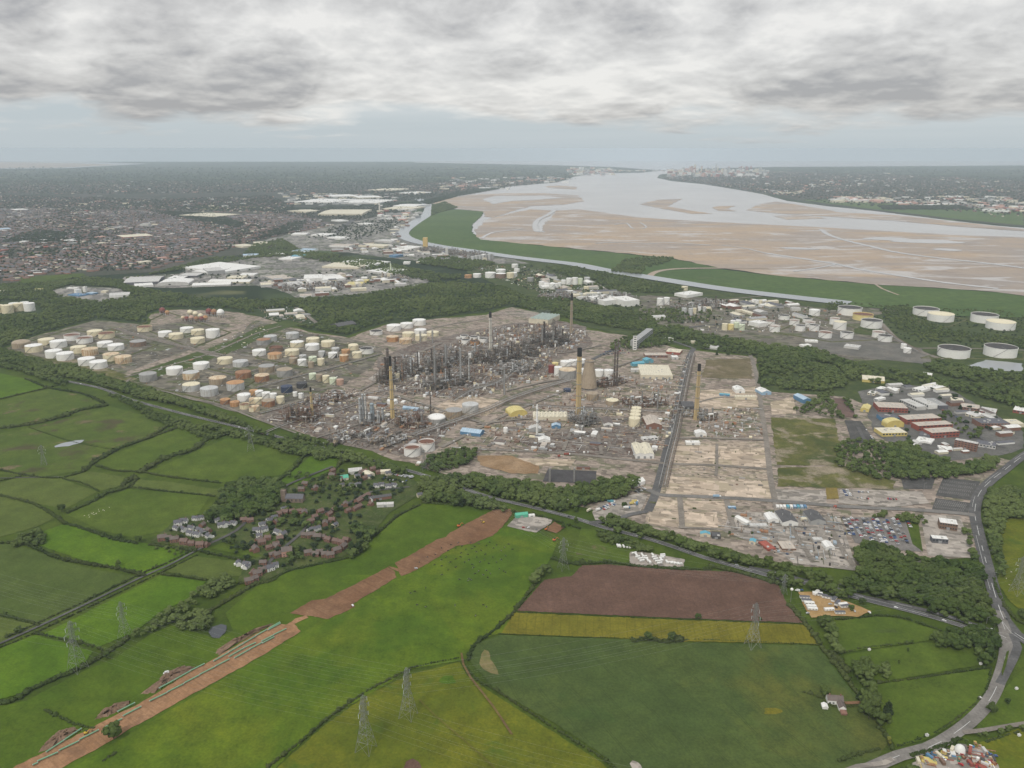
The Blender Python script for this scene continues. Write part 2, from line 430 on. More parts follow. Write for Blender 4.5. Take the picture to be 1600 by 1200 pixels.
poly('mudflat', [(1165,328.5),(1190,318),(1215,315),(1235,318),(1300,329),(1312,332),(1400,336),(1500,347),(1600,358),(1900,388),(1900,392),(1600,361),(1500,354),(1400,345),(1290,338),(1210,333)],2.0, MUD, 'long sandbank under the far right shore', 'sandbank', jit=14)
poly('mudflat', [(1208,337),(1240,336),(1272,338),(1292,341),(1230,343)],2.0, MUD, 'thin sandbank below the long right one', 'sandbank', jit=10)
poly('estuary', [(753,311),(775,306),(850,306),(880,309),(840,312),(800,314),(770,319)],3.0, WAT, 'still pool in the pale inner mudflat', 'water', jit=9)
for pts, w0, lab in [([(1283,359),(1292,366),(1310,373),(1336,380),(1362,386),(1396,394),(1450,402),(1540,412),(1640,425)],34, 'tidal channel across the middle of the mudflat'),
    ([(1195,396),(1240,403),(1305,413),(1345,422),(1420,434),(1480,443),(1560,452)],30, 'tidal channel near the marsh edge'),
    ([(1240,425),(1280,419),(1305,414)],18, 'short creek joining the tidal channel'),
    ([(868,328),(856,336),(842,343),(836,352),(840,363),(848,362)],40, 'curving creek at the tip of the mudflat'),
    ([(752,373),(770,364),(800,360),(818,358)],22, 'thin creek beside the marsh bend'),
    ([(1128,384),(1160,388),(1195,396)],14, 'faint runnel in the brown mudflat'),
    ([(1000,348),(1010,356),(990,358),(978,349),(960,352)],12, 'winding runnel on the dark sand'),
    ([(930,381),(970,379),(1010,381),(1050,380),(1110,384)],24, 'wet streak along the upper mud')]:
 ribbon('tidal_channel', pts, (lambda i, w=w0: w * (0.7 + 0.5 * math.sin(i * 1.7) ** 2)),3.0, WAT, lab, 'channel', 40)
for c, rx, ry, lab in [((1390,373),40,2.6, 'shallow pool on the mudflat'),((1450,377),55,3.2, 'long shallow pool on the mudflat'),((1480,390),22,1.8, 'small pool at the sand ridge'),((1250,388),30,1.6, 'narrow wet patch on the mud')]:
 poly('tidal_pool', [(c[0] + rx * math.cos(a) * (1 + .2 * math.sin(3 * a)), c[1] + ry * math.sin(a) + 1.2 * math.cos(a)) for a in [i * math.pi / 8 for i in range(16)]],3.0, WAT, lab, 'pool')
poly('marsh', [(630,372),(637,365),(650,352),(672,337),(690,331),(712,327),(755,330.5),(752,338),(738,350),(737,362),(750,374),(800,379),(950,394),(1050,404),(1122,418),(1060,421),(1022,428),(960,428),(900,416),(800,400),(700,384)],2.5, MARSH, 'green salt marsh between canal and mudflat', 'marsh', jit=6)
poly('marsh', [(1000,424),(1060,421),(1120,420),(1200,429.5),(1375,445.5),(1435,448),(1560,457),(1600,463),(1800,490),(1800,530),(1600,496),(1500,494),(1400,484),(1320,476),(1200,462),(1100,448),(1020,436)],2.6, MARSH, 'bright green salt marsh along the right shore', 'marsh', jit=6)
ribbon('creek', [(1012,436),(1022,427),(1045,422),(1090,420),(1200,420)],28,3.0, MUD, 'muddy creek splitting the marsh', 'creek', 40)
ribbon('creek', [(1366,444),(1378,452),(1390,457),(1404,462)],9,3.0, MUD, 'narrow creek into the right marsh', 'creek', 40)
ribbon('canal', [(653,311),(661,315),(670,323),(667,335),(650,347),(632,360),(630,369),(650,378),(690,386),(725,391),(800,402),(850,408),(900,414),(950,424),(1000,432),(1050,440),(1100,448),(1150,455),(1200,461),(1262,468),(1327,475)],82,3.2, CANW, 'broad ship canal curving behind the marsh', 'canal', 40)
# ---- built-up and industrial ground
URB = soil('suburb_ground', (0.060,0.068,0.045),(0.11,0.095,0.082),(0.05,0.07,0.03),0.004,0.03)
URBF = soil('far_suburb_ground', (0.030,0.044,0.024),(0.09,0.078,0.068),(0.035,0.05,0.025),0.0022,0.012)
def yard_mat(name, c1, c2, c3, c4, cell=14, rot=None):
 """old concrete, cinders and dirt laid out in rectangular bays"""
 m, t, bs, vec = newmat(name)
 mv = t.mapping(vec, (0,0,0),(0,0,-(GRID if rot is None else rot)),(1,1,1))
 def bays(sc, seed):
  vo = t.new('ShaderNodeTexVoronoi', i_Scale=1 / sc, distance='CHEBYCHEV', i_Randomness=0.85); t.link(t.mapping(mv, (seed, seed, 0),(0,0,0),(1, .6,1)), vo.inputs['Vector'])
  s = t.new('ShaderNodeSeparateColor'); t.link(vo.outputs['Color'], s.inputs[0]); return s.outputs
 a = bays(cell * 2.6,3.0); b = bays(cell, 11.0); c = bays(cell * 0.35,5.0)
 n = t.noise(vec, 0.02,6,0.65,0.4); n2 = t.noise(vec, 0.25,4,0.7)
 col = t.mix(t.ramp(t.math('ADD', t.math('MULTIPLY', a[0], .5), t.math('MULTIPLY', n, .6)),0.3,0.8), c1, c2)
 col = t.mix(t.math('MULTIPLY', t.ramp(b[1],0.62,0.7),0.7), col, c3)
 col = t.mix(t.math('MULTIPLY', t.ramp(b[0],0.72,0.8),0.75), col, c4)
 col = t.mix(t.math('MULTIPLY', t.ramp(c[0],0.7,0.8),0.45), col, tuple(x * 1.5 for x in c2))
 col = t.mix(t.math('MULTIPLY', t.ramp(c[1],0.72,0.8),0.55), col, tuple(x * 0.4 for x in c1))
 col = t.mix(t.math('MULTIPLY', t.ramp(n2,0.5,0.7),0.35), col, tuple(x * 0.6 for x in c1))
 t.link(col, bs.inputs['Base Color']); bs.inputs['Roughness'].default_value = 0.95; bs.inputs['Specular IOR Level'].default_value = 0.15
 return m
YARD = yard_mat('works_yard', (0.20,0.163,0.132),(0.31,0.255,0.21),(0.10,0.115,0.055),(0.30,0.25,0.205))
YARDD = yard_mat('dark_works_yard', (0.135,0.115,0.10),(0.21,0.178,0.15),(0.10,0.06,0.045),(0.20,0.175,0.15),9)
TANKY = yard_mat('tank_yard', (0.115,0.105,0.085),(0.165,0.150,0.118),(0.085,0.105,0.036),(0.20,0.175,0.14),26)
SAND = yard_mat('cleared_site', (0.42,0.335,0.25),(0.49,0.40,0.31),(0.33,0.28,0.19),(0.35,0.29,0.225),22)
PAD = yard_mat('pale_site', (0.27,0.245,0.215),(0.34,0.30,0.26),(0.20,0.18,0.15),(0.40,0.36,0.31),15)
ASPH = soil('old_asphalt', (0.085,0.083,0.080),(0.135,0.128,0.120),(0.17,0.16,0.145),0.02,0.15)
ROAD = soil('road_asphalt', (0.115,0.113,0.112),(0.16,0.155,0.150), None, 0.02,0.2)
TRACK = soil('works_road', (0.22,0.195,0.165),(0.30,0.265,0.225), None, 0.02,0.2)
LINE = plain('road_paint', (0.62,0.62,0.60),0.7,0.1,0.5)
LINER = plain('faded_road_paint', (0.36,0.35,0.33),0.7,0.1,0.5)
SCRUB = soil('scrub', (0.045,0.070,0.020),(0.085,0.110,0.030),(0.12,0.11,0.05),0.02,0.08)
WILD = soil('rough_grass', (0.10,0.110,0.028),(0.17,0.160,0.050),(0.22,0.18,0.11),0.02,0.06, patch=[((0.07,0.09,0.025),0.013,0.5,0.6),((0.34,0.28,0.205),0.017,0.51,0.6)])
BROWNF = soil('brown_rough_field', (0.15,0.125,0.065),(0.21,0.17,0.10),(0.11,0.11,0.045),0.02,0.06, patch=[((0.33,0.26,0.20),0.015,0.58,0.66)])
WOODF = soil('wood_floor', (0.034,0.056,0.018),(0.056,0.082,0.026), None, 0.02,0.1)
WARE = yard_mat('trading_estate', (0.15,0.145,0.135),(0.24,0.225,0.205),(0.075,0.095,0.045),(0.33,0.31,0.28),30,0.4)
def P(name, pts, z, mat, lab, cat, jit=0.0): return poly(name, pts, z, mat, lab, cat, jit=jit)
P('suburb', [(-500,470),(-500,300),(60,318),(230,322),(360,330),(520,325),(640,318),(655,325),(600,350),(560,372),(480,392),(330,402),(240,425),(130,432),(0,446)],0.5, URB, 'dense red roofed town on the far plain', 'suburb', 20)
P('suburb', [(-800,300),(-800,290),(400,288),(700,284),(880,282),(800,291),(660,312),(520,324),(230,321),(60,317)],0.6, URBF, 'hazy wooded suburbs beyond the town', 'suburb', 40)
P('suburb', [(1030,279),(1100,270),(1300,272),(2000,300),(2000,380),(1600,354),(1425,336),(1300,322),(1190,302),(1100,287)],0.6, URBF, 'hazy city suburbs on the far right bank', 'suburb', 40)
P('trading_estate', [(400,378),(470,362),(520,352),(560,345),(600,336),(640,330),(655,336),(628,360),(640,376),(690,388),(800,404),(830,412),(780,412),(690,412),(600,402),(520,392),(440,388)],0.8, WARE, 'pale canal side works beyond the wood', 'industrial estate', 12)
P('trading_estate', [(190,448),(195,432),(280,428),(300,418),(400,402),(480,398),(560,414),(640,428),(672,436),(660,446),(610,455),(520,462),(470,468),(440,455),(400,446),(330,448),(270,450)],0.8, WARE, 'pale trading estate of sheds between the woods', 'industrial estate', 12)
P('trading_estate', [(80,455),(110,446),(180,450),(206,460),(180,470),(140,472),(90,462)],0.9, WARE, 'small works among the left woods', 'industrial site', 8)
P('works_ground', [(2,546),(60,524),(150,500),(232,508),(236,491),(270,484),(330,484),(372,488),(400,494),(480,518),(545,528),(600,508),(680,498),(760,492),(800,480),(840,488),(900,512),(1000,528),(1060,545),(1090,548),(1180,558),(1190,606),(1300,612),(1400,600),(1470,604),(1560,648),(1600,680),(1600,715),(1552,745),(1524,800),(1535,870),(1340,892),(1250,885),(1170,868),(1100,848),(1010,822),(940,800),(880,785),(830,770),(740,752),(660,730),(560,700),(470,676),(400,652),(300,622),(200,596),(120,576)],0.4, YARD, 'brown industrial ground of the refinery', 'ground', 5)
P('works_ground', [(760,428),(700,405),(720,398),(800,408),(860,418),(930,440),(1010,462),(1070,462),(1180,468),(1310,482),(1460,472),(1560,482),(1600,500),(1600,556),(1560,580),(1440,552),(1410,580),(1300,556),(1240,545),(1130,528),(1060,516),(1010,506),(930,484),(860,470),(800,452)],0.4, TANKY, 'scrubby ground of the canal side tank farms', 'ground', 8)
P('works_ground', [(2,546),(60,524),(150,500),(240,509),(300,500),(360,506),(320,540),(250,562),(190,585),(125,578)],0.7, TANKY, 'grassy yard under the western tanks', 'ground', 5)
P('works_ground', [(205,596),(210,585),(300,556),(360,530),(400,500),(480,520),(550,530),(600,545),(580,575),(540,600),(460,630),(400,650),(300,625)],0.7, TANKY, 'muddy yard under the rusty tanks', 'ground', 5)
P('works_ground', [(590,560),(640,540),(720,520),(800,505),(870,500),(915,510),(925,540),(860,565),(880,580),(800,600),(740,625),(650,615),(590,610)],0.7, YARDD, 'dark oily ground under the process plant', 'ground', 4)
P('works_ground', [(400,655),(440,635),(520,610),(560,640),(640,640),(700,660),(690,690),(640,715),(560,700),(470,674)],0.72, YARDD, 'dark ground around the southern process units', 'ground', 4)
P('works_ground', [(810,690),(860,672),(1000,665),(1030,690),(1020,716),(930,712),(840,704)],0.72, YARDD, 'rust brown yard before the warehouses', 'ground', 3)
P('storage_yard', [(575,592),(600,575),(665,572),(700,585),(690,598),(640,595),(600,604)],0.8, PAD, 'bare concrete slab beside the small tanks', 'yard')
P('storage_yard', [(700,625),(740,618),(790,628),(760,650),(700,652),(670,640)],0.8, SAND, 'sandy strip by the round tanks', 'yard', 2)
P('cleared_site', [(1042,690),(1198,690),(1212,784),(1150,784),(1140,832),(1008,820),(1018,782),(1026,760)],0.74, yard_mat('broken_slabs', (0.31,0.25,0.19),(0.39,0.32,0.25),(0.20,0.19,0.12),(0.24,0.205,0.17),9), 'pinkish rubble ground between the sandy plots', 'cleared site', 2)
P('cleared_site', [(1052,697),(1118,697),(1116,726),(1044,726)],0.8, SAND, 'sandy demolished plot west of the cross track', 'cleared site', 1.5)
P('cleared_site', [(1122,697),(1196,700),(1200,734),(1120,726)],0.8, SAND, 'sandy demolished plot east of the cross track', 'cleared site', 1.5)
P('cleared_site', [(1042,744),(1110,748),(1204,752),(1208,778),(1040,772)],0.8, SAND, 'long pale sandy plot with rubble heaps', 'cleared site', 1.5)
P('cleared_site', [(1020,780),(1060,782),(1058,796),(1016,794)],0.8, SAND, 'small sandy plot at the street corner', 'cleared site', 1)
P('cleared_site', [(1070,782),(1138,784),(1136,796),(1068,796)],0.8, SAND, 'small sandy plot beside the cross street', 'cleared site', 1)
P('cleared_site', [(1016,798),(1062,800),(1060,824),(1012,818)],0.8, SAND, 'sandy plot behind the tree belt', 'cleared site', 1)
P('cleared_site', [(1070,800),(1120,800),(1122,824),(1068,824)],0.8, SAND, 'square sandy plot with earth ridges', 'cleared site', 1)
P('cleared_site', [(1204,628),(1240,620),(1244,646),(1206,648)],0.8, SAND, 'sandy plot beside the long straight track', 'cleared site', 1)
P('cleared_site', [(1095,610),(1180,605),(1186,636),(1092,640)],0.8, SAND, 'sandy ground behind the twin sheds', 'cleared site', 2)
P('cleared_site', [(1104,562),(1172,560),(1176,592),(1096,590)],0.8, BROWNF, 'brown rough field at the end of the works', 'cleared site', 2)
P('cleared_site', [(1204,652),(1304,654),(1316,712),(1310,728),(1214,726)],0.8, WILD, 'overgrown plot of rough grass and bare sand', 'cleared site', 2)
P('cleared_site', [(1216,731),(1320,728),(1400,752),(1396,764),(1214,760)],0.8, WILD, 'weedy concrete plot before the road', 'cleared site', 2)
P('cleared_site', [(1320,656),(1345,658),(1372,695),(1330,690)],0.82, ASPH, 'weedy grey yard by the lane', 'yard', 1)
P('sports_pitch', [(1303,622),(1325,622),(1338,652),(1312,652)],0.82, soil('red_shale', (0.15,0.10,0.085),(0.19,0.125,0.105), None, 0.03,0.2), 'reddish shale pitch edged with trees', 'pitch')
P('storage_yard', [(1210,764),(1290,766),(1292,786),(1212,786)],0.82, PAD, 'pale gravel yard by the works road', 'yard', 1)
P('storage_yard', [(1290,762),(1308,762),(1311,779),(1292,780)],0.85, soil('ochre_plot', (0.24,0.18,0.05),(0.28,0.22,0.07), None), 'small ochre square plot', 'yard')
P('car_park', [(1312,764),(1440,768),(1452,786),(1400,792),(1310,786)],0.82, PAD, 'half empty car park along the works road', 'car park', 1)
P('car_park', [(1408,748),(1462,745),(1456,764),(1412,764)],0.85, ASPH, 'cracked grey car park by the wood', 'car park')
P('car_park', [(1474,746),(1532,752),(1520,782),(1462,774)],0.85, ASPH, 'empty dark car park beside the roundabout road', 'car park')
P('car_park', [(1462,778),(1518,786),(1512,802),(1456,796)],0.85, ASPH, 'empty dark car park with faded bay lines', 'car park')
P('car_park', [(1314,808),(1414,808),(1440,862),(1385,858),(1336,848)],0.82, soil('car_park_tarmac', (0.20,0.185,0.17),(0.25,0.23,0.21), None, .02, .2), 'full staff car park of parked cars', 'car park')
P('storage_yard', [(1438,804),(1500,806),(1524,872),(1450,868)],0.82, PAD, 'concrete yard around the gatehouse buildings', 'yard')
P('lawn', [(1414,810),(1434,812),(1442,862),(1426,850)],0.86, GRASS, 'grass strip beside the staff car park', 'lawn')
P('storage_yard', [(1190,800),(1312,806),(1340,892),(1240,880),(1222,866),(1130,830),(1140,800)],0.78, PAD, 'contractors yard of cabins and stores', 'yard')
P('storage_yard', [(925,800),(938,785),(1000,770),(1012,775),(1000,800),(960,815),(930,812)],0.8, PAD, 'coach and lorry yard beside the trees', 'yard')
P('storage_yard', [(808,716),(900,718),(892,728),(816,728)],0.8, SAND, 'sandy contractor compound', 'yard')
P('storage_yard', [(745,712),(800,712),(842,728),(840,740),(800,740),(750,726)],0.8, soil('orange_earth', (0.30,0.19,0.10),(0.36,0.25,0.15), None, 0.02, .1), 'bare orange earth beside the wood', 'cleared site', 2)
P('substation_yard', [(856,733),(932,736),(930,756),(848,752)],0.85, soil('dark_chippings', (0.075,0.07,0.072),(0.10,0.095,0.095), None, 0.05, .3), 'dark gravel substation yard among trees', 'yard')
P('office_park', [(1340,612),(1400,600),(1480,606),(1560,650),(1600,676),(1600,700),(1560,712),(1480,720),(1410,700),(1370,680)],0.75, soil('office_streets', (0.13,0.125,0.118),(0.20,0.19,0.175),(0.08,0.095,0.045),0.02,0.08), 'grey streets of the office park', 'ground', 3)
P('scrub_ground', [(1250,520),(1300,516),(1440,545),(1460,570),(1360,560),(1270,548)],0.75, soil('grey_rubble', (0.15,0.145,0.13),(0.22,0.20,0.175),(0.10,0.11,0.06),0.02,0.1), 'grey derelict ground below the tank farm', 'ground', 4)
P('scrub_ground', [(1184,560),(1310,565),(1400,560),(1640,570),(1640,730),(1560,715),(1540,700),(1320,620),(1200,612)],0.36, SCRUB, 'rough ground around the office park', 'scrub', 4)
P('pond', [(1512,571),(1540,562),(1598,568),(1598,580),(1560,579),(1530,575)],0.9, CANW, 'grey pond below the large right tanks', 'pond', 3)
P('scrub_ground', [(1330,520),(1360,495),(1430,478),(1560,485),(1700,510),(1700,640),(1560,600),(1430,560),(1400,530)],0.65, SCRUB, 'dark scrubland around the large right tanks', 'scrub', 5)
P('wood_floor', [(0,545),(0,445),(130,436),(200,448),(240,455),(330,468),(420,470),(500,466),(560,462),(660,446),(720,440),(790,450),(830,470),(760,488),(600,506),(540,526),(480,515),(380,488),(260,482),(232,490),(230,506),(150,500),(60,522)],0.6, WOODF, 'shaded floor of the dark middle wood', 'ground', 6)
P('canal_side_ground', [(830,470),(790,450),(740,430),(700,408),(800,404),(900,416),(1000,436),(1150,458),(1330,478),(1320,486),(1190,470),(1080,464),(1000,462),(1000,500),(1200,545),(1320,575),(1320,608),(1190,606),(1180,556),(1060,540),(920,512)],0.62, SCRUB, 'dark scrub between works and canal', 'scrub', 6)
P('football_pitch', [(18,436),(60,431),(130,427),(134,430),(80,441),(40,443)],1.2, GRASS, 'bright green playing field below the town', 'playing field', 6)
for pts, lab in [([(45,394),(76,393),(78,397),(44,398)], 'olive playing field inside the town'),([(36,405),(68,402),(66,408),(38,408)], 'second olive playing field inside the town'),([(178,346),(216,344),(220,348),(176,349)], 'green park strip in the middle of the town'),([(98,397),(135,396),(134,400),(97,400)], 'green oval among the terraced streets'),([(46,376),(90,373),(85,379),(44,380)], 'green sports ground at the left edge of town')]:
 P('playing_field', pts, 1.2, soil('town_grass', (0.12,0.16,0.03),(0.16,0.18,0.05), None, .01, .05), lab, 'playing field')
P('factory_yard', [(1350,362 - 54),(1600,322),(1600,340),(1490,325),(1390,322)],0.9, WARE, 'pale far works on the right bank', 'industrial estate', 20)
P('marsh', [(1250,312),(1300,312),(1600,330),(1600,352),(1500,343),(1400,331),(1300,319)],1.2, MARSH, 'green strip on the far right bank', 'grassland', 14)
P('grass_strip', [(196,588),(290,556),(360,533),(400,512),(450,500),(470,506),(420,522),(372,546),(300,573),(215,597)],0.82, soil('corridor_grass', (0.060,0.090,0.022),(0.095,0.125,0.035),(0.05,0.07,0.02), .02, .06), 'green pipe corridor between the two tank farms', 'grass strip', 2)
P('grass_strip', [(60,560),(110,575),(200,596),(215,592),(140,566),(95,556)],0.82, WILD, 'yellowish grass beside the western tanks', 'grass strip', 1)
# ---- fields of the foreground
BR = lambda n, a, b, c=None, **k: soil(n, a, b, c, k.pop('s1', 0.012), k.pop('s2', 0.09), **k)
A = wdir
f_bright = BR('bright_grass', (0.079,0.152,0.009),(0.112,0.190,0.011), None, stripe=(A((65,990),(250,898)),9,0.16))
f_bright2 = BR('bright_grass_two', (0.073,0.136,0.009),(0.097,0.169,0.011), None, stripe=(A((50,847),(225,896)),12,0.22))
f_mid = BR('grazed_grass', (0.077,0.122,0.013),(0.102,0.144,0.018),(0.069,0.108,0.012), stripe=(A((240,740),(460,705)),14,0.12))
f_olive = BR('olive_grass', (0.095,0.129,0.025),(0.117,0.149,0.031), None, stripe=(A((0,840),(80,790)),10,0.15))
f_dark = BR('dark_crop', (0.077,0.114,0.023),(0.093,0.128,0.029), None, stripe=[(A((0,900),(200,900)),24,0.35),(A((0,955),(200,895)),7,0.15)])
f_rough = BR('rough_pasture', (0.076,0.116,0.017),(0.104,0.142,0.022),(0.058,0.09,0.016), patch=[((0.090,0.070,0.040),0.012,0.55,0.64),((0.19,0.145,0.085),0.016,0.60,0.67)])
f_main = BR('cattle_pasture', (0.073,0.132,0.009),(0.121,0.176,0.011),(0.060,0.106,0.009), s1=0.006, s2=0.05, patch=[((0.162,0.188,0.014),0.004,0.52,0.66)])
f_lane = BR('pipe_field', (0.069,0.121,0.009),(0.097,0.146,0.011), None, s1=0.008, stripe=(A((100,1130),(400,990)),16,0.14))
f_yel = BR('buttercup_meadow', (0.109,0.136,0.011),(0.164,0.169,0.013),(0.087,0.118,0.013), s1=0.012, s2=0.10, patch=[((0.071,0.125,0.013),0.02,0.60,0.7)])
f_wheat = BR('green_wheat', (0.066,0.101,0.026),(0.087,0.119,0.028), None, s1=0.006, s2=0.05, fine=.2, stripe=[(A((800,1075),(1000,1010)),24,0.55),(A((800,1080),(1000,1012)),3.0,0.10)], patch=[((0.133,0.134,0.025),0.005,0.56,0.72),((0.048,0.094,0.021),0.009, .58, .7)])
f_rape = BR('yellow_crop', (0.153,0.144,0.016),(0.207,0.184,0.020),(0.117,0.122,0.020), stripe=(A((800,968),(1250,990)),9,0.45))
f_plough = BR('ploughed_soil', (0.135,0.078,0.056),(0.165,0.096,0.070),(0.115,0.07,0.05), s1=0.01, s2=0.06, stripe=[(A((830,960),(1240,950)),8,0.22),(A((830,930),(1240,930)),2.5,0.15)], patch=[((0.095,0.085,0.055),0.008,0.60,0.75)])
FIELDS = [
 (f_bright2,[(-60,575),(0,583),(40,592),(72,606),(0,623),(-60,640)], 'bright green field at the left edge below the trees'),
 (f_rough, [(-60,640),(0,626),(78,608),(120,616),(165,632),(140,645),(95,652),(40,662),(-60,690)], 'rough brown patched pasture near the trunk road'),
 (f_rough, [(48,668),(130,648),(170,634),(210,645),(268,660),(232,684),(190,702),(110,688)], 'rough pasture with a bare brown bank'),
 (f_rough, [(-60,690),(45,668),(110,690),(182,704),(142,722),(130,735),(60,746),(-60,738)], 'rough boggy pasture holding a pool'),
 (f_mid, [(147,722),(230,690),(272,662),(318,678),(335,684),(315,698),(222,736),(180,734)], 'narrow scrubby field between two hedges'),
 (f_mid, [(230,738),(300,708),(370,678),(398,685),(475,706),(440,742),(345,754)], 'large smooth green field with a pylon'),
 (f_bright2,[(437,753),(485,713),(534,716),(520,735),(470,758)], 'small green field beside the hamlet'),
 (f_olive, [(-60,760),(0,755),(30,745),(95,748),(152,768),(104,794),(75,790),(-60,768)], 'dull olive field at the left edge'),
 (f_olive, [(98,747),(140,736),(195,745),(188,759),(156,767)], 'small olive paddock between hedges'),
 (f_olive, [(202,762),(215,749),(260,752),(343,765),(340,774),(300,771)], 'narrow olive strip above the sheep field'),
 (f_mid, [(105,804),(145,785),(200,764),(328,775),(310,803),(255,830),(207,840),(155,828)], 'green field with grazing white sheep'),
 (f_olive, [(-60,772),(0,777),(60,790),(85,810),(60,822),(-60,856)], 'olive field at the far left edge'),
 (f_bright, [(48,847),(68,830),(102,818),(140,830),(210,846),(302,861),(250,893),(225,898),(185,887),(125,874)], 'brilliant green field between two hedges'),
 (f_dark, [(-60,850),(30,850),(90,875),(150,890),(220,902),(130,945),(66,974),(-60,955)], 'dark green crop field left of the lane'),
 (f_olive, [(258,893),(305,869),(390,879),(380,899),(322,905)], 'pale olive paddock near the white houses'),
 (f_mid, [(328,857),(355,841),(393,841),(420,866),(416,874)], 'small green paddock beside the village'),
 (f_bright, [(66,991),(250,899),(322,908),(302,932),(250,956),(210,988),(150,1012),(75,995)], 'bright green field right of the straight lane'),
 (f_olive, [(-60,960),(0,963),(62,977),(0,1007),(-60,1030)], 'small dull field beside the lane end'),
 (f_bright, [(-60,1040),(0,1013),(55,992),(145,1018),(128,1042),(50,1078),(-60,1110)], 'bright green field below the tall pylon'),
 (f_lane, [(-90,1120),(40,1095),(128,1050),(180,1028),(240,988),(275,976),(335,998),(365,985),(352,958),(400,917),(455,892),(540,874),(582,843),(622,808),(664,786),(790,792),(725,860),(600,940),(470,1010),(330,1090),(120,1210),(-120,1240)], 'long green field crossed by the pipeline works'),
 (f_main, [(470,990),(620,895),(725,850),(800,815),(832,828),(872,846),(862,870),(812,945),(800,985),(770,992),(745,1002),(733,1027),(720,1032),(640,1046),(600,1072),(510,1122),(420,1210),(60,1230),(300,1090)], 'large cattle pasture right of the pipeline works'),
 (f_yel, [(415,1215),(505,1135),(575,1085),(640,1054),(718,1034),(730,1056),(780,1090),(850,1135),(930,1184),(975,1220)], 'yellow green buttercup meadow with two pylons'),
 (f_wheat, [(732,1030),(742,1006),(782,992),(1000,1000),(1060,1003),(1278,1009),(1328,1075),(1392,1152),(1372,1184),(1290,1220),(990,1220),(932,1172),(860,1126),(775,1078)], 'large dark green wheat field'),
 (f_rape, [(803,957),(1000,966),(1257,976),(1278,1006),(1060,1002),(1000,998),(782,990)], 'long yellow strip of crop'),
 (f_plough, [(808,954),(850,906),(893,900),(910,883),(950,882),(1050,890),(1140,893),(1215,912),(1230,945),(1254,973),(1000,963)], 'brown ploughed field'),
 (f_mid, [(893,880),(908,826),(950,830),(1000,848),(985,880),(910,880)], 'rough green corner below the trunk road'),
 (f_mid, [(1292,972),(1370,963),(1400,966),(1468,985),(1450,1001),(1320,1019),(1300,992)], 'green meadow below the caravan yard'),
 (f_mid, [(1318,1023),(1440,1004),(1530,1010),(1548,1036),(1375,1066),(1320,1036)], 'green meadow with small copses'),
 (f_mid, [(1368,1070),(1548,1044),(1543,1080),(1505,1122),(1445,1156),(1400,1167),(1384,1140)], 'green meadow inside the curving road'),
 (f_yel, [(1560,812),(1600,804),(1720,800),(1720,1000),(1602,958),(1578,940),(1558,910),(1563,880)], 'yellow green field right of the main road'),
 (f_mid, [(1575,1070),(1600,1045),(1720,1050),(1720,1120),(1600,1130),(1520,1145)], 'green garden plots at the right edge'),
 (f_yel, [(1530,1160),(1600,1135),(1720,1130),(1720,1230),(1560,1230)], 'yellowish rough field at the bottom right corner'),
]
for i, (m, pts, lab) in enumerate(FIELDS): P('field', pts, 0.30 + 0.012 * i, m, lab, 'field', 0.7)
for c, rx, ry, m_, l in [((1206,1111),14,6, f_rape, 'yellow patch in the wheat'),((1386,986),18,3, f_dark, 'dark weedy patch in the upper meadow'),((700,1062),12,8, f_bright, 'greener patch in the buttercup meadow'),((925,860),26,10, f_rough, 'rough brown patch below the trunk road'),((560,905),30,9, f_main, 'paler patch in the pipe field')]:
 P('field_patch', [(c[0] + rx * math.cos(a) * (1 + .25 * math.sin(3 * a + rx)), c[1] + ry * math.sin(a) * (1 + .2 * math.cos(2 * a))) for a in [i * math.pi / 9 for i in range(18)]], .72, m_, l, 'patch', .8)
P('bare_patch', [(752,1022),(757,1015),(763,1017),(766,1030),(777,1046),(779,1054),(768,1052),(756,1046),(749,1036)],0.75, soil('bare_sand', (0.27,0.20,0.10),(0.14,0.15,0.05), None, 0.03,0.2), 'sandy bare patch in the wheat field corner', 'bare patch', 1)
P('bare_patch', [(630,1200),(634,1190),(645,1185),(655,1191),(660,1203),(640,1215)],0.75, f_plough, 'bare brown earth in the meadow', 'bare patch', .6)
P('bare_patch', [(984,1193),(988,1188),(998,1192),(1006,1204),(990,1206)],0.75, PAD, 'pale rubble patch at the meadow hedge', 'bare patch', .5)
P('pond', [(85,697),(95,693),(118,688),(132,687),(128,691),(108,697),(86,699)],0.75, CANW, 'pale shallow pool in the rough pasture', 'pond', 1.5)
P('pond', [(325,986),(332,979),(346,975),(354,977),(352,988),(343,997),(332,996)],0.75, water_mat('dark_pond_water', (0.05,0.055,0.06),0.12), 'small dark pond ringed with trees', 'pond', 1)
poly('village_ground', [(235,845),(280,808),(330,802),(380,795),(420,770),(470,755),(540,735),(575,722),(620,732),(655,755),(650,775),(610,800),(580,838),(535,870),(470,885),(440,895),(400,915),(372,905),(385,880),(410,868),(360,845),(300,858)],0.34 + .4, soil('garden_ground', (0.055,0.085,0.020),(0.10,0.12,0.035),(0.18,0.15,0.11),0.03,0.12), 'gardens and lanes of the village', 'ground', jit=2)
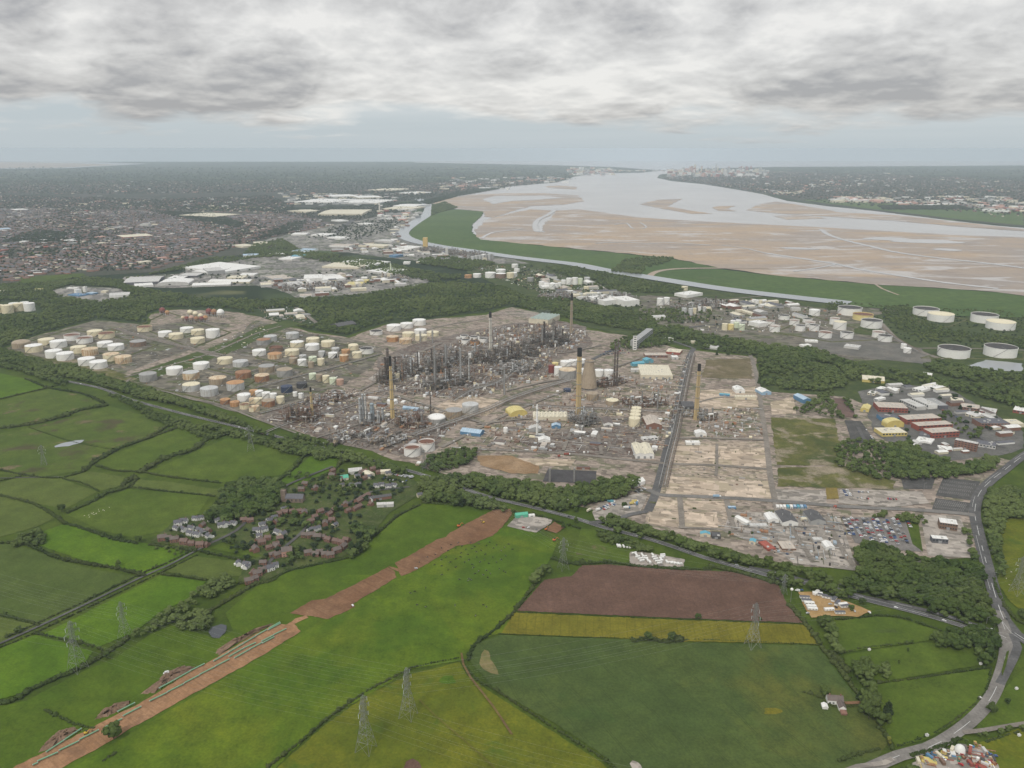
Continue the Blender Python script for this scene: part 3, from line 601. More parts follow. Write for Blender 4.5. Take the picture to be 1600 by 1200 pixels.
# ---- pipeline working strip
EARTH = soil('stripped_earth', (0.210,0.110,0.059),(0.268,0.152,0.085),(0.304,0.189,0.109),0.02,0.09, stripe=[(A((480,960),(780,800)),6,0.45),(A((480,960),(780,800)),19, .4)], patch=[((0.147,0.089,0.057),0.02,0.6,0.72)])
EARTHO = soil('orange_working_strip', (0.34,0.185,0.095),(0.40,0.235,0.13),(0.30,0.17,0.095),0.02,0.09, stripe=[(A((100,1180),(440,990)),5,0.4),(A((100,1180),(440,990)),17, .35)], patch=[((0.24,0.14,0.085),0.03, .58, .7)])
HEAP = soil('topsoil_heap', (0.24,0.155,0.105),(0.29,0.195,0.135),(0.10,0.085,0.045),0.05,0.25)
P('pipeline_strip', [(617,879),(640,868),(682,843),(697,839),(703,832),(735,815),(770,797),(798,795),(800,803),(787,820),(770,837),(737,850),(712,853),(682,872),(652,890),(627,900)],0.9, EARTH, 'brown stripped earth of the upper pipeline strip', 'pipeline strip', 1)
P('pipeline_strip', [(453,958),(487,938),(510,935),(560,910),(606,886),(615,891),(620,902),(552,943),(555,948),(513,967),(478,962)],0.9, EARTH, 'brown stripped earth of the middle pipeline strip', 'pipeline strip', 1)
P('pipeline_strip', [(478,961),(482,965),(460,975),(470,986),(420,1018),(335,1066),(255,1110),(197,1142),(158,1166),(105,1195),(60,1222),(-20,1240),(25,1196),(60,1180),(150,1133),(200,1108),(240,1086),(300,1048),(333,1030),(400,990),(430,975),(447,976),(462,966)],0.92, EARTHO, 'orange working strip where the pipes lie', 'pipeline strip', 1)
P('track', [(606,884),(628,890),(622,893),(610,888)],1.0, EARTH, 'earth crossing between the strips', 'track')
P('compound_yard', [(792,822),(812,802),(830,806),(864,811),(860,818),(838,832),(820,829)],0.9, PAD, 'pale compound yard with a green shed', 'yard', .5)
P('spoil_ground', [(852,828),(866,815),(882,824),(870,833)],0.9, EARTH, 'brown earth beside the compound', 'spoil', .6)
P('caravan_yard', [(1247,925),(1275,925),(1330,942),(1362,955),(1340,964),(1310,962),(1268,965),(1255,945)],0.9, soil('orange_gravel', (0.40,0.25,0.10),(0.46,0.31,0.15), None, 0.04,0.3), 'orange gravel yard of the small caravan site', 'yard', 1)
P('caravan_yard', [(985,862),(1005,862),(1070,874),(1068,886),(1000,884),(983,880)],0.9, PAD, 'pale hardstanding of the caravan park', 'yard', 1)
P('scrapyard_ground', [(1425,1192),(1450,1180),(1500,1172),(1530,1165),(1545,1175),(1560,1195),(1570,1230),(1420,1230)],0.9, PAD, 'stony ground of the scrapyard', 'yard', .8)
# spoil heaps along the strip
def heap(pts, hgt, lab):
 Pn = [G(*p) for p in pts]; c = sum(Pn, Vector()) / len(Pn); n = len(Pn); vs = []; fs = []
 rings = [(1.0,0.0),(0.8, .55),(0.5, .9),(0.2,1.0)]
 Q = []
 for a, b in zip(Pn, Pn[1:] + Pn[:1]):
  for k in range(8): Q.append(a + (b - a) * k / 8)
 n = len(Q)
 for s, z in rings:
  for q in Q:
   j = rng.uniform(0.9,1.08); p = c + (q - c) * s * j; vs.append((p.x + rng.uniform(-1,1), p.y + rng.uniform(-1,1),0.5 + z * hgt * rng.uniform(0.5,1.35) if z else 0.2))
 for r in range(len(rings) - 1):
  for i in range(n): fs.append((r * n + i, r * n + (i + 1) % n, (r + 1) * n + (i + 1) % n, (r + 1) * n + i))
 fs.append(tuple(range((len(rings) - 1) * n, len(rings) * n)))
 m = MB(); m.add(vs, fs); o = m.build('spoil_heap', HEAP, smooth=True)
 return tag(o, lab, 'spoil heap', 'topsoil heaps along the pipeline')
heap([(58,1178),(70,1162),(92,1142),(112,1137),(130,1140),(110,1152),(80,1172)],3.0, 'long rounded topsoil heap at the lower end of the pipeline strip')
heap([(147,1126),(158,1112),(185,1098),(206,1095),(204,1102),(182,1114),(165,1122)],3.0, 'short pale topsoil heap beside the pipeline strip')
heap([(215,1088),(245,1068),(258,1050),(290,1040),(306,1042),(300,1048),(262,1070),(240,1084)],3.0, 'long bushy topsoil heap near the power lines')
heap([(334,1020),(350,1008),(385,992),(412,978),(428,974),(424,978),(396,992),(360,1012),(338,1028)],3.0, 'topsoil heap at the upper end of the orange strip')
# ================================================================ ROADS
ROADS = {}
def road(key, pts, w, lab, mat=None, marks=None, z=1.1, name='road', step=14):
 o, L = ribbon(name, pts, w, z + 0.02 * len(ROADS), mat or ROAD, lab, 'road' if name == 'road' else name.replace('_', ' '), step, marks=marks)
 ROADS[key] = L; return L
MK = (LINE, [(0,0.5,5.0)])
trunk = [(-120,520),(0,565),(38,577),(75,590),(115,598),(160,608),(205,625),(290,648),(365,666),(430,682),(475,694),(530,706),(575,719),(620,731),(665,744),(700,756),(760,776),(800,786),(830,793),(870,803),(910,814),(940,824),(1010,842),(1060,858),(1100,872),(1150,886),(1200,900),(1240,908),(1290,921),(1340,935),(1400,950),(1450,963),(1500,978),(1545,992),(1572,1004)]
road('trunk', trunk, 8, 'trunk road running past the refinery beside a tree belt', None, (LINE, [(0,0.45,6),(3.9, .3, None),(-3.9, .3, None)]))
road('trunk2', [(1170,888),(1200,893),(1260,909),(1310,922),(1350,934),(1400,944),(1450,956),(1500,970),(1540,984),(1572,998)],8, 'second carriageway of the trunk road near the junction', None, (LINE, [(0,0.45,6)]))
road('main', [(1640,690),(1600,712),(1570,735),(1548,752),(1530,772),(1523,800),(1528,830),(1536,862),(1546,900),(1556,935),(1568,968),(1585,990),(1625,1015)],15, 'wide main road running down the right side', None, (LINE, [(0,0.6,6),(-3.7, .3,9)]))
road('main2', [(1558,955),(1570,985),(1572,1005),(1568,1040),(1552,1085),(1527,1118),(1490,1148),(1450,1170),(1405,1182),(1330,1215)],12, 'curving grey road leaving the junction southwards', soil('worn_road', (0.22,0.205,0.185),(0.28,0.26,0.235), None, .03, .3),(LINE, [(0,0.4,6)]))
road('slip', [(1582,992),(1590,1012),(1578,1040),(1562,1070)],8, 'slip road at the main junction')
P('traffic_island', [(1573,1018),(1577,1016),(1572,1040),(1566,1056),(1565,1048)],1.9, GRASS, 'narrow grassy traffic island at the junction', 'traffic island')
road('lane', [(-80,1042),(15,1000),(60,980),(130,947),(225,901),(262,885),(305,862),(330,850)],3.2, 'straight country lane between hedges', ROAD)
road('rail', [(0,748),(40,747),(96,746)],3, 'field track at the left edge', ASPH, name='track')
road('street', [(1012,800),(1022,778),(1026,765),(1034,735),(1045,690),(1055,650),(1066,600),(1076,560),(1084,545)],13, 'main street running straight through the refinery', ROAD)
road('east', [(1215,800),(1205,755),(1200,715),(1196,680),(1190,640),(1184,600),(1178,570),(1172,555)],9, 'pale straight works track', TRACK, name='track')
road('cross1', [(1012,766),(1030,774),(1120,778),(1215,784),(1330,793),(1420,797),(1500,803),(1524,806)],11, 'works road leading to the gatehouse', soil('grey_works_road', (0.20,0.19,0.175),(0.25,0.235,0.215), None, .03, .2))
road('cross2', [(745,702),(830,706),(905,711),(1030,724),(1120,728),(1204,734)],9, 'works road in front of the brown yards', TRACK, name='track')
road('cross3', [(1062,778),(1064,800),(1066,825)],8, 'short cross street between sandy plots', TRACK, name='track')
road('cross4', [(1135,782),(1140,805),(1148,832)],8, 'cross street beside the contractor yard', TRACK, name='track')
road('cross5', [(1060,825),(1150,830),(1240,842),(1300,850)],6, 'back street of the contractor yard', TRACK, name='track')
road('cross6', [(1120,694),(1120,730),(1118,745)],5, 'cross track between the sandy plots', TRACK, name='track')
road('cross7', [(1046,686),(1100,685),(1196,688)],8, 'track along the top of the sandy plots', TRACK, name='track')
road('cross8', [(1050,645),(1120,622),(1190,625)],6, 'track past the tall eastern chimney', TRACK, name='track')
road('west', [(1012,800),(985,805),(955,815),(920,818)],9, 'gate road joining the trunk road', ROAD)
road('yard1', [(1290,806),(1310,850),(1338,892)],7, 'straight track beside the staff car park', TRACK, name='track')
road('yard2', [(1218,802),(1252,850),(1270,880)],6, 'diagonal track through the contractor yard', TRACK, name='track')
road('tank1', [(180,513),(215,525),(260,536),(300,546),(352,560),(400,568)],14, 'pipe track through the western tank farm', TRACK, name='track')
road('tank2', [(205,592),(198,598),(215,606),(260,613),(300,625),(340,632),(400,655),(470,680)],5, 'perimeter track of the tank farm', TRACK, name='track')
road('tank3', [(195,590),(260,573),(330,552),(400,522),(440,510)],7, 'green sided pipe corridor between tank farms', TRACK, name='track')
road('tank4', [(410,606),(460,590),(520,575),(590,555)],7, 'track between the rusty and the small tanks', TRACK, name='track')
road('tank5', [(480,556),(440,565),(380,585),(330,604),(262,611)],6, 'track behind the streaked tanks', TRACK, name='track')
road('ref1', [(600,535),(690,510),(750,500),(760,497)],8, 'track below the hillside tanks', TRACK, name='track')
road('ref2', [(880,590),(930,560),(985,535),(1020,522),(1080,512),(1200,500)],10, 'road behind the cooling tower', ROAD)
road('ref3', [(1000,545),(1010,535),(1030,528),(1084,545)],8, 'road past the office block', ROAD)
road('canalside', [(905,430),(935,445),(955,460),(945,470)],9, 'pale road curving past the white tanks', TRACK, name='track')
road('canal2', [(1010,462),(1100,470),(1200,462)],9, 'canal side road', TRACK, name='track')
road('farm', [(1350,490),(1375,505),(1400,530),(1432,548),(1472,562)],16, 'pale road running beside the large tanks', TRACK, name='track')
road('farm2', [(1432,545),(1500,545),(1600,548)],8, 'track between the two largest tanks', TRACK, name='track')
road('farm3', [(1260,498),(1300,520),(1330,525),(1410,535)],7, 'track in the right tank farm', TRACK, name='track')
road('moto1', [(518,375),(528,362),(540,352),(553,343)],34, 'grey dual carriageway climbing past the sheds', ROAD)
road('moto2', [(350,372),(363,380),(364,384)],18, 'straight street through the town', ROAD)
road('wood1', [(462,481),(480,494),(494,505)],12, 'pale track leaving the wood', TRACK, name='track')
road('office', [(1340,668),(1352,690),(1370,705),(1388,720)],6, 'lane along the office park', ROAD)
road('office2', [(1470,640),(1500,655),(1540,690),(1570,700)],7, 'avenue through the office park', ROAD)
road('vill1', [(330,850),(370,830),(400,800),(440,765),(470,750),(520,730)],5, 'village street', ASPH)
road('vill2', [(400,905),(430,870),(470,835),(500,805),(540,790),(580,770),(640,762)],5, 'lane through the red brick houses', ASPH)
road('bend', [(1395,1188),(1380,1195),(1340,1200),(1300,1215)],5, 'lane mouth at the bottom of the picture', PAD)
road('drive', [(1345,1100),(1320,1101)],4, 'earth drive to the lone farmhouse', EARTH, name='track')
road('righttrack', [(1505,1147),(1540,1143),(1600,1133),(1680,1125)],5, 'pale farm track at the right edge', TRACK, name='track')
for k, q, w_, l in [('r1', [(600,614),(660,632),(710,648),(760,664)],8, 'works road behind the left chimney'),('r2', [(560,612),(600,590),(640,560),(690,536)],8, 'works road left of the dark units'),('r3', [(745,664),(830,655),(930,655),(1042,657)],8, 'works road past the ribbed shed'),('r4', [(690,700),(745,672),(800,645),(880,612)],8, 'works road beside the broad pipe rack'),('r5', [(930,660),(936,690),(940,711)],6, 'short works road between the brown yards'),('r6', [(790,612),(850,598),(900,590),(960,575),(1000,560)],7, 'works road behind the tallest chimney'),('r7', [(480,690),(560,664),(620,640)],6, 'works road among the southern units'),('r8', [(880,705),(890,680),(900,660)],6, 'short works road by the tallest chimney'),('r9', [(770,545),(820,552),(880,552),(940,540)],8, 'works road beside the dark units')]: road(k, q, w_, l, TRACK, name='track')
road('wear1', [(655,1095),(680,1120),(715,1150),(760,1190),(800,1230)],1.3, 'worn cattle path across the meadow', soil('worn_path', (0.13,0.13,0.02),(0.17,0.145,0.04), None, .05, .3), z=0.7, name='path')
road('wear2', [(721,1022),(724,1040),(735,1060),(770,1105),(800,1150)],2.2, 'brown trodden gateway path between the fields', soil('trodden_mud', (0.15,0.095,0.05),(0.19,0.14,0.05), None, .05, .3), z=0.7, name='path')
# painted bays of the empty car parks
mb = MB()
for (a, b, c, d, rows) in [((1478,750),(1528,756),(1516,778),(1466,772),4),((1466,782),(1514,789),(1508,799),(1460,794),4)]:
 A0, B0, C0, D0 = (G(*p) for p in (a, b, c, d))
 for r in range(rows):
  f = (r + .5) / rows; p = A0 + (D0 - A0) * f; q = B0 + (C0 - B0) * f; dv = (q - p).normalized(); nn = Vector((-dv.y, dv.x, 0)); L = (q - p).length
  for k in range(int(L / 2.6)):
   s = p + dv * k * 2.6; mb.add([tuple(s - nn * 5 + Vector((0,0,1.3))), tuple(s + dv * .3 - nn * 5 + Vector((0,0,1.3))), tuple(s + dv * .3 + nn * 5 + Vector((0,0,1.3))), tuple(s + nn * 5 + Vector((0,0,1.3)))],[(0,1,2,3)])
o = mb.build('road_markings', LINER); tag(o, 'faded bay lines on the empty car parks', 'road markings', kind='structure')
# ================================================================ TREES AND HEDGES
def leaf_mat(name, c1, c2, c3):
 m, t, bs, vec = newmat(name)
 oi = t.new('ShaderNodeObjectInfo')
 geo = t.new('ShaderNodeNewGeometry')
 n = t.noise(geo.outputs['Position'],0.16,3,0.6); n2 = t.noise(geo.outputs['Position'],0.012,3)
 f = t.math('ADD', t.math('MULTIPLY', oi.outputs['Random'],0.6), t.math('MULTIPLY', n, 0.5))
 col = t.mix(t.ramp(f, 0.15,0.85), c1, c2)
 col = t.mix(t.math('MULTIPLY', t.ramp(n2,0.45,0.65),0.6), col, c3); col = t.mix(t.math('MULTIPLY', t.ramp(t.noise(geo.outputs['Position'], .0045,4), .5, .62), .45), col, tuple(x * 1.35 for x in c3))
 t.link(col, bs.inputs['Base Color']); bs.inputs['Roughness'].default_value = 0.8; bs.inputs['Specular IOR Level'].default_value = 0.12
 return m
LEAF = leaf_mat('broad_leaves', (0.024,0.044,0.011),(0.066,0.100,0.022),(0.074,0.096,0.027))
LEAFM = leaf_mat('scrub_leaves', (0.036,0.060,0.018),(0.094,0.130,0.036),(0.105,0.130,0.042))
LEAFF = leaf_mat('far_leaves', (0.014,0.028,0.015),(0.032,0.050,0.024),(0.040,0.056,0.026))
LEAFD = leaf_mat('dark_leaves', (0.014,0.027,0.011),(0.028,0.048,0.016),(0.032,0.048,0.016))
LEAFH = leaf_mat('hedge_leaves', (0.024,0.040,0.012),(0.052,0.076,0.020),(0.064,0.072,0.025))
LEAFY = leaf_mat('yellow_leaves', (0.10,0.12,0.02),(0.16,0.17,0.035),(0.12,0.13,0.03))
BARK = plain('bark', (0.075,0.062,0.048),0.9, .2, .5)
def ico(sub):
 b = bmesh.new(); bmesh.ops.create_icosphere(b, subdivisions=sub, radius=1)
 V = np.array([v.co[:] for v in b.verts]); F = np.array([[v.index for v in f.verts] for f in b.faces]); b.free(); return V, F
ICO1, ICO2 = ico(1), ico(2)
def quads(C, N, s, g):
 """small leaf clump faces at C facing roughly N (as two triangles each)"""
 n = len(C); N = N + g.normal(0, .5,(n, 3)); N /= np.linalg.norm(N, axis=1)[:, None]
 T = np.cross(N, g.normal(0,1,(n, 3))); T /= np.linalg.norm(T, axis=1)[:, None]; B = np.cross(N, T)
 s = s * g.uniform(.6,1.35, n)[:, None]
 V = np.concatenate([C - T * s, C + B * s * .8, C + T * s, C - B * s * .8]); i = np.arange(n)
 return V, np.concatenate([np.stack([i, i + n, i + 2 * n],1), np.stack([i, i + 2 * n, i + 3 * n],1)])
def lump(c, r, g, sub=ICO2, leaves=40, leaf=0.16, flat=0.85):
 """one bough of foliage: a ragged core with leaf clumps standing off it"""
 V, F = sub; d = V.copy()
 k = g.normal(0,1,(5,3)); ph = g.uniform(0,6,5)
 w = 1 + 0.13 * sum(np.sin(d @ k[i] * 2.6 + ph[i]) for i in range(5)) + g.normal(0, .07, len(d))
 r = np.asarray(r, float) * np.array([1,1, flat])
 V2 = c + d * w[:, None] * r * 0.93
 q = g.normal(0,1,(leaves, 3)); q /= np.linalg.norm(q, axis=1)[:, None]; q[:, 2] = np.where(q[:, 2] < -.4,-q[:, 2], q[:, 2])
 LV, LF = quads(c + q * r * g.uniform(.9,1.14, leaves)[:, None], q, float(np.max(r)) * leaf, g)
 return V2, np.concatenate([F]), LV, LF
def merge(parts):
 Vs, Fs, k = [],[],0
 for V, F in parts: Vs.append(V); Fs.append(F + k); k += len(V)
 return np.concatenate(Vs), np.concatenate(Fs)
def crown_mesh(seed, kind='round'):
 """crown of a tree of height 1 (trunk foot at the origin)"""
 g = np.random.default_rng(seed); parts = []
 if kind == 'conifer':
  for i in range(9):
   z = .18 + .78 * i / 8; r = .20 * (1 - (i / 9) ** 1.2) + .03
   for j in range(3 if i < 7 else 1):
    a = g.uniform(0,6.28); c = np.array([math.cos(a) * r * .6, math.sin(a) * r * .6, z])
    a_, b_, c_, d_ = lump(c, r * .75, g, ICO1,16, .3, .6); parts += [(a_, b_),(c_, d_)]
 else:
  n = {'round': 9, 'tall': 9, 'spread': 11, 'thin': 6}[kind]
  W = {'round': .30, 'tall': .20, 'spread': .40, 'thin': .15}[kind]
  z0, z1 = (.36, .80) if kind != 'tall' else (.30, .86)
  for i in range(n):
   a = i * 2.4 + g.uniform(-.4, .4); q = (i + .5) / n; z = z0 + (z1 - z0) * g.uniform(0,1) ** .8
   rr = W * math.sqrt(g.uniform(.1,1)) * (1.05 - .75 * max(0,(z - .5) / .5))
   c = np.array([math.cos(a) * rr, math.sin(a) * rr, z]); r = g.uniform(.13, .20) * (1.15 if kind == 'spread' else .85 if kind in ('thin', 'tall') else 1)
   a_, b_, c_, d_ = lump(c, r, g, ICO2 if kind != 'thin' else ICO1,34, .2); parts += [(a_, b_),(c_, d_)]
  a_, b_, c_, d_ = lump(np.array([0,0, z1 - .02]), .17, g, ICO2,40, .18); parts += [(a_, b_),(c_, d_)]
 return merge(parts)
def trunk_mesh(seed, kind):
 g = random.Random(seed); m = MB()
 top = .9 if kind == 'conifer' else .62
 m.cyl(0,0,-.02, .12, .028, .020,7,0, False); m.cyl(0,0, .12, top, .020, .006,7,0, False)
 if kind != 'conifer':
  for i in range(5):
   a = i * 1.35 + g.uniform(-.3, .3); z = g.uniform(.25, .45); r = g.uniform(.12, .2)
   m.bar((0,0, z),(math.cos(a) * r, math.sin(a) * r, z + g.uniform(.12, .25)), .007,4)
 return m
TREE_KINDS = ['round', 'spread', 'tall', 'round', 'spread', 'conifer', 'thin', 'round']
CROWN, TRUNK = [],[]
for i, k in enumerate(TREE_KINDS):
 V, F = crown_mesh(100 + i, k); CROWN.append(np_mesh('crown', V, F, LEAFD if k == 'conifer' else LEAF))
 m = trunk_mesh(i, k); me = bpy.data.meshes.new('trunk'); me.from_pydata(m.v, [], m.f); me.materials.append(BARK); me.update(); TRUNK.append(me)
BARE = None
def tree(p, h, kind, label, group, share=True, mat=None, wide=1.0):
 r = thing('conifer_tree' if TREE_KINDS[kind] == 'conifer' else 'broadleaf_tree', (p[0], p[1],0), label, 'tree', group, rng.uniform(0,6.28), share)
 r.scale = (h * wide, h * wide, h)
 for nm, me in (('trunk', TRUNK[kind]),('crown', CROWN[kind])):
  o = bpy.data.objects.new(nm, me); COL.objects.link(o); o.parent = r
  if mat and nm == 'crown': me2 = me.copy(); me2.materials[0] = mat; o.data = me2
 return r
EXCL = []                                            # ground outlines kept free of trees
def excl(*polys): EXCL.extend([[(G(*p).x, G(*p).y) for p in pl] for pl in polys])
excl([(80,455),(110,446),(180,450),(206,460),(180,470),(140,472),(90,462)],[(-10,470),(40,470),(62,478),(70,492),(-10,494)],
     [(0,430),(18,436),(60,429),(130,425),(136,431),(80,442),(40,444)],[(395,484),(430,482),(465,480),(498,505),(488,512),(400,500)],
     [(780,412),(810,416),(812,436),(720,440),(722,428)],[(525,505),(560,503),(562,512),(525,514)],
     [(1238,930),(1360,945),(1365,966),(1260,970)])
for k in ('trunk', 'trunk2', 'main', 'main2', 'street', 'cross2', 'tank3', 'wood1', 'canalside', 'farm', 'farm2', 'ref1', 'lane'):
 L = ROADS[k]; w = 12 if k in ('street', 'main') else 4.6 if k[:5] == 'trunk' else 9
 A_ = offset_line(L, w); B_ = offset_line(L, -w); EXCL.append([(p.x, p.y) for p in A_ + B_[::-1]])
# traced woods: outline, spacing (m), mean height (m), words
WOODS = [
 ([(0,545),(0,447),(60,446),(130,436),(200,448),(240,455),(330,468),(420,470),(500,466),(560,462),(660,446),(720,440),(790,450),(830,468),(800,476),(760,486),(700,494),(600,504),(540,524),(480,514),(380,486),(340,481),(262,480),(230,490),(226,504),(150,498),(60,522)],9.5,10, 'dark middle wood'),
 ([(0,447),(130,434),(195,440),(240,428),(330,404),(480,394),(470,400),(395,404),(300,420),(200,436),(196,448),(240,455),(120,446),(40,455)],10,10, 'belt below the town'),
 ([(395,384),(440,374),(470,392),(540,402),(620,416),(690,430),(740,432),(680,442),(600,428),(520,412),(440,398),(380,398)],10,11, 'diagonal belt'),
 ([(660,404),(700,402),(745,406),(800,420),(760,428),(700,420),(650,412)],10,11, 'wood by the canal works'),
 ([(675,322),(695,316),(715,325),(690,332),(674,338)],12,12, 'clump at the canal bend'),
 ([(955,425),(975,408),(1010,402),(1055,404),(1040,412),(1010,420),(1000,430)],12,12, 'clump on the marsh'),
 ([(850,418),(900,418),(960,430),(1070,450),(1062,460),(1010,458),(950,456),(905,440)],10,10, 'scrub beside the canal'),
 ([(800,478),(830,466),(870,466),(930,480),(1010,492),(1030,508),(1014,520),(940,510),(860,492)],9,11, 'wood behind the refinery'),
 ([(1000,486),(1080,480),(1120,490),(1110,505),(1040,506)],11,9, 'scrub between tank yards'),
 ([(1020,514),(1060,512),(1100,524),(1200,540),(1300,560),(1300,570),(1200,560),(1100,546),(1060,538),(1010,545),(955,548),(958,536)],9,11, 'belt behind the office block'),
 ([(1184,556),(1210,552),(1310,580),(1326,604),(1290,613),(1190,607)],8,10, 'square plantation'),
 ([(1200,548),(1265,545),(1340,572),(1440,588),(1470,596),(1560,606),(1640,615),(1640,650),(1590,640),(1500,612),(1440,600),(1390,606),(1330,596),(1305,572)],8.5,11, 'long belt behind the office park'),
 ([(1470,566),(1530,580),(1640,588),(1640,616),(1560,604),(1480,590),(1440,575)],8.5,11, 'wood under the large right tanks'),
 ([(1370,482),(1420,478),(1430,500),(1500,520),(1600,530),(1600,546),(1520,536),(1450,536),(1410,520),(1385,500)],10,8, 'scrub between the large tanks'),
 ([(1320,474),(1430,482),(1560,486),(1640,500),(1640,526),(1590,516),(1520,490),(1440,488),(1380,482)],13,7, 'scrub along the marsh'),
 ([(1290,476),(1310,472),(1330,476),(1320,490),(1290,486)],12,8, 'scrub along the marsh'),
 ([(1240,640),(1285,612),(1300,614),(1300,622),(1320,655),(1310,652)],9,9, 'trees around the shale pitch'),
 ([(1322,618),(1345,655),(1335,656),(1316,622)],8,8, 'trees around the shale pitch'),
 ([(1306,690),(1330,682),(1380,692),(1395,705),(1400,738),(1385,748),(1340,738),(1306,722)],8,10, 'wood before the office park'),
 ([(1384,694),(1420,690),(1440,706),(1500,726),(1550,712),(1566,718),(1550,730),(1490,742),(1420,746),(1396,742)],7.5,12, 'wood before the office park'),
 ([(1460,648),(1480,640),(1520,660),(1545,680),(1530,690),(1490,670)],11,9, 'trees among the offices'),
 ([(1336,858),(1350,846),(1400,862),(1450,872),(1500,880),(1532,886),(1540,905),(1548,945),(1556,978),(1530,985),(1480,965),(1400,942),(1340,930),(1280,918),(1210,900),(1180,890),(1150,876),(1180,872),(1240,886),(1300,905),(1344,905)],6.8,13, 'dense wood beside the staff car park'),
 ([(1490,984),(1556,986),(1562,1002),(1554,1035),(1538,1038),(1524,1010),(1450,1002),(1440,994)],7,12, 'copse at the road junction'),
 ([(935,810),(950,806),(1010,822),(1024,828),(1060,840),(1110,855),(1180,872),(1190,886),(1150,880),(1100,866),(1040,846),(960,826)],6.5,12, 'belt along the trunk road'),
 ([(940,828),(1000,846),(1020,858),(1010,862),(940,842),(932,832)],5.5,8, 'hedge belt below the trunk road'),
 ([(662,778),(655,752),(680,742),(738,742),(790,748),(850,756),(880,762),(935,752),(985,745),(1000,752),(975,772),(930,782),(905,788),(860,796),(800,780),(740,760),(700,762),(780,786),(788,794),(740,788),(700,784)],7,13, 'wood between village and refinery'),
 ([(660,728),(668,715),(690,705),(720,700),(745,702),(742,716),(700,732),(680,736)],7,10, 'copse beside the white tanks'),
 ([(322,806),(340,786),(346,764),(380,748),(430,748),(446,760),(440,776),(420,792),(380,806),(350,812)],6.8,14, 'dark wood behind the village'),
 ([(4,566),(0,548),(30,556),(95,576),(100,588),(80,586),(110,596),(100,604),(70,596),(30,582),(0,574)],7,11, 'belt along the trunk road by the tanks'),
 ([(95,590),(100,570),(140,585),(195,604),(235,612),(300,636),(380,664),(430,688),(400,678),(330,654),(280,636),(220,624),(150,602)],6.6,12, 'belt along the trunk road by the tanks'),
 ([(160,612),(200,630),(230,650),(260,662),(330,686),(350,680),(300,660),(250,644),(200,622)],7.2,8, 'scrub below the trunk road'),
 ([(430,686),(470,680),(520,694),(560,706),(640,728),(630,740),(560,722),(480,704)],7,11, 'belt before the southern units'),
 ([(440,692),(480,698),(520,712),(500,716),(452,706),(300,662),(330,662)],7.8,10, 'belt before the southern units'),
 ([(1530,790),(1548,764),(1570,758),(1610,775),(1640,790),(1640,802),(1568,806),(1560,850),(1570,890),(1552,896),(1540,860),(1534,820)],7,12, 'belt right of the main road'),
 ([(1504,830),(1516,820),(1524,850),(1528,872),(1520,874)],7,9, 'trees beside the gatehouse yard'),
 ([(1360,804),(1382,798),(1384,806),(1362,808)],6,8, 'copse on the car park island'),
 ([(1394,804),(1425,802),(1450,812),(1440,818),(1400,810)],6,8, 'copse on the car park island'),
 ([(440,740),(470,735),(490,740),(545,745),(560,770),(500,775),(480,760)],13,9, 'trees among the village gardens'),
 ([(410,800),(440,790),(480,790),(500,820),(450,830),(420,820)],12,9, 'trees among the village gardens'),
 ([(440,862),(470,848),(480,870),(450,882)],9,9, 'trees among the village gardens'),
 ([(480,835),(520,815),(545,800),(560,790),(500,800)],14,8, 'trees among the village gardens'),
 ([(240,850),(300,858),(310,865),(300,870),(232,858)],9,5, 'trees among the village gardens'),
 ([(545,822),(560,818),(586,828),(580,840),(560,838)],5,12, 'dark row beside the red brick houses'),
 ([(545,858),(570,842),(574,850),(552,868)],5,12, 'dark row beside the red brick houses'),
 ([(845,896),(830,910),(830,900),(850,885),(858,888)],6,11, 'copse at the ploughed field corner'),
 ([(1325,1040),(1350,1030),(1385,1034),(1395,1048),(1360,1058),(1330,1056)],7,11, 'copse in the green meadow'),
 ([(1276,968),(1290,960),(1300,975),(1316,1015),(1306,1022),(1290,1000)],7,11, 'belt beside the yellow crop'),
 ([(1335,1075),(1360,1072),(1390,1105),(1392,1130),(1365,1132),(1345,1095)],7.5,13, 'copse beside the lone farmhouse'),
 ([(1352,1052),(1372,1052),(1368,1070),(1340,1078),(1332,1068)],8,9, 'copse beside the lone farmhouse'),
 ([(255,975),(285,955),(330,955),(340,962),(330,975),(300,985),(275,975)],7,9, 'trees around the dark pond'),
 ([(300,926),(330,905),(360,895),(365,910),(340,925),(310,935)],6.5,10, 'copse in the hedge left of the village'),
 ([(200,992),(240,968),(260,952),(300,936),(310,940),(262,972),(215,1000)],7.5,8, 'copse in the hedge left of the village'),
 ([(75,845),(22,852),(18,842),(50,828),(66,824)],7,9, 'copse at the hedge corner'),
 ([(1370,1205),(1430,1195),(1440,1230),(1360,1230)],6,9, 'copse at the bottom of the curving road'),
 ([(1500,1150),(1518,1140),(1560,1140),(1580,1132),(1640,1125),(1640,1132),(1560,1150),(1510,1156)],9,5, 'scrub beside the farm track'),
 ([(1595,955),(1620,950),(1640,980),(1600,975)],8,9, 'belt right of the main road'),
]
pts_all = []
for pl, sp, h, word in WOODS:
 if min(v for u, v in pl) > 600: pl = [(u, v + .55 * h / mpp(u, v)) for u, v in pl]      # outlines were traced along the crowns
 p = scatter_px(pl, sp, 0.9, EXCL); p = p[nrg.random(len(p)) < .32 + .6 * np.sin(p[:, 0] * .013 + np.sin(p[:, 1] * .006) * 2) ** 2 + .35 * np.sin(p[:, 1] * .009) ** 2] if sp > 7.9 else p
 hh = h * nrg.uniform(0.72,1.28, len(p))
 for (x, y), q in zip(p, hh): pts_all.append((x, y, q, word))
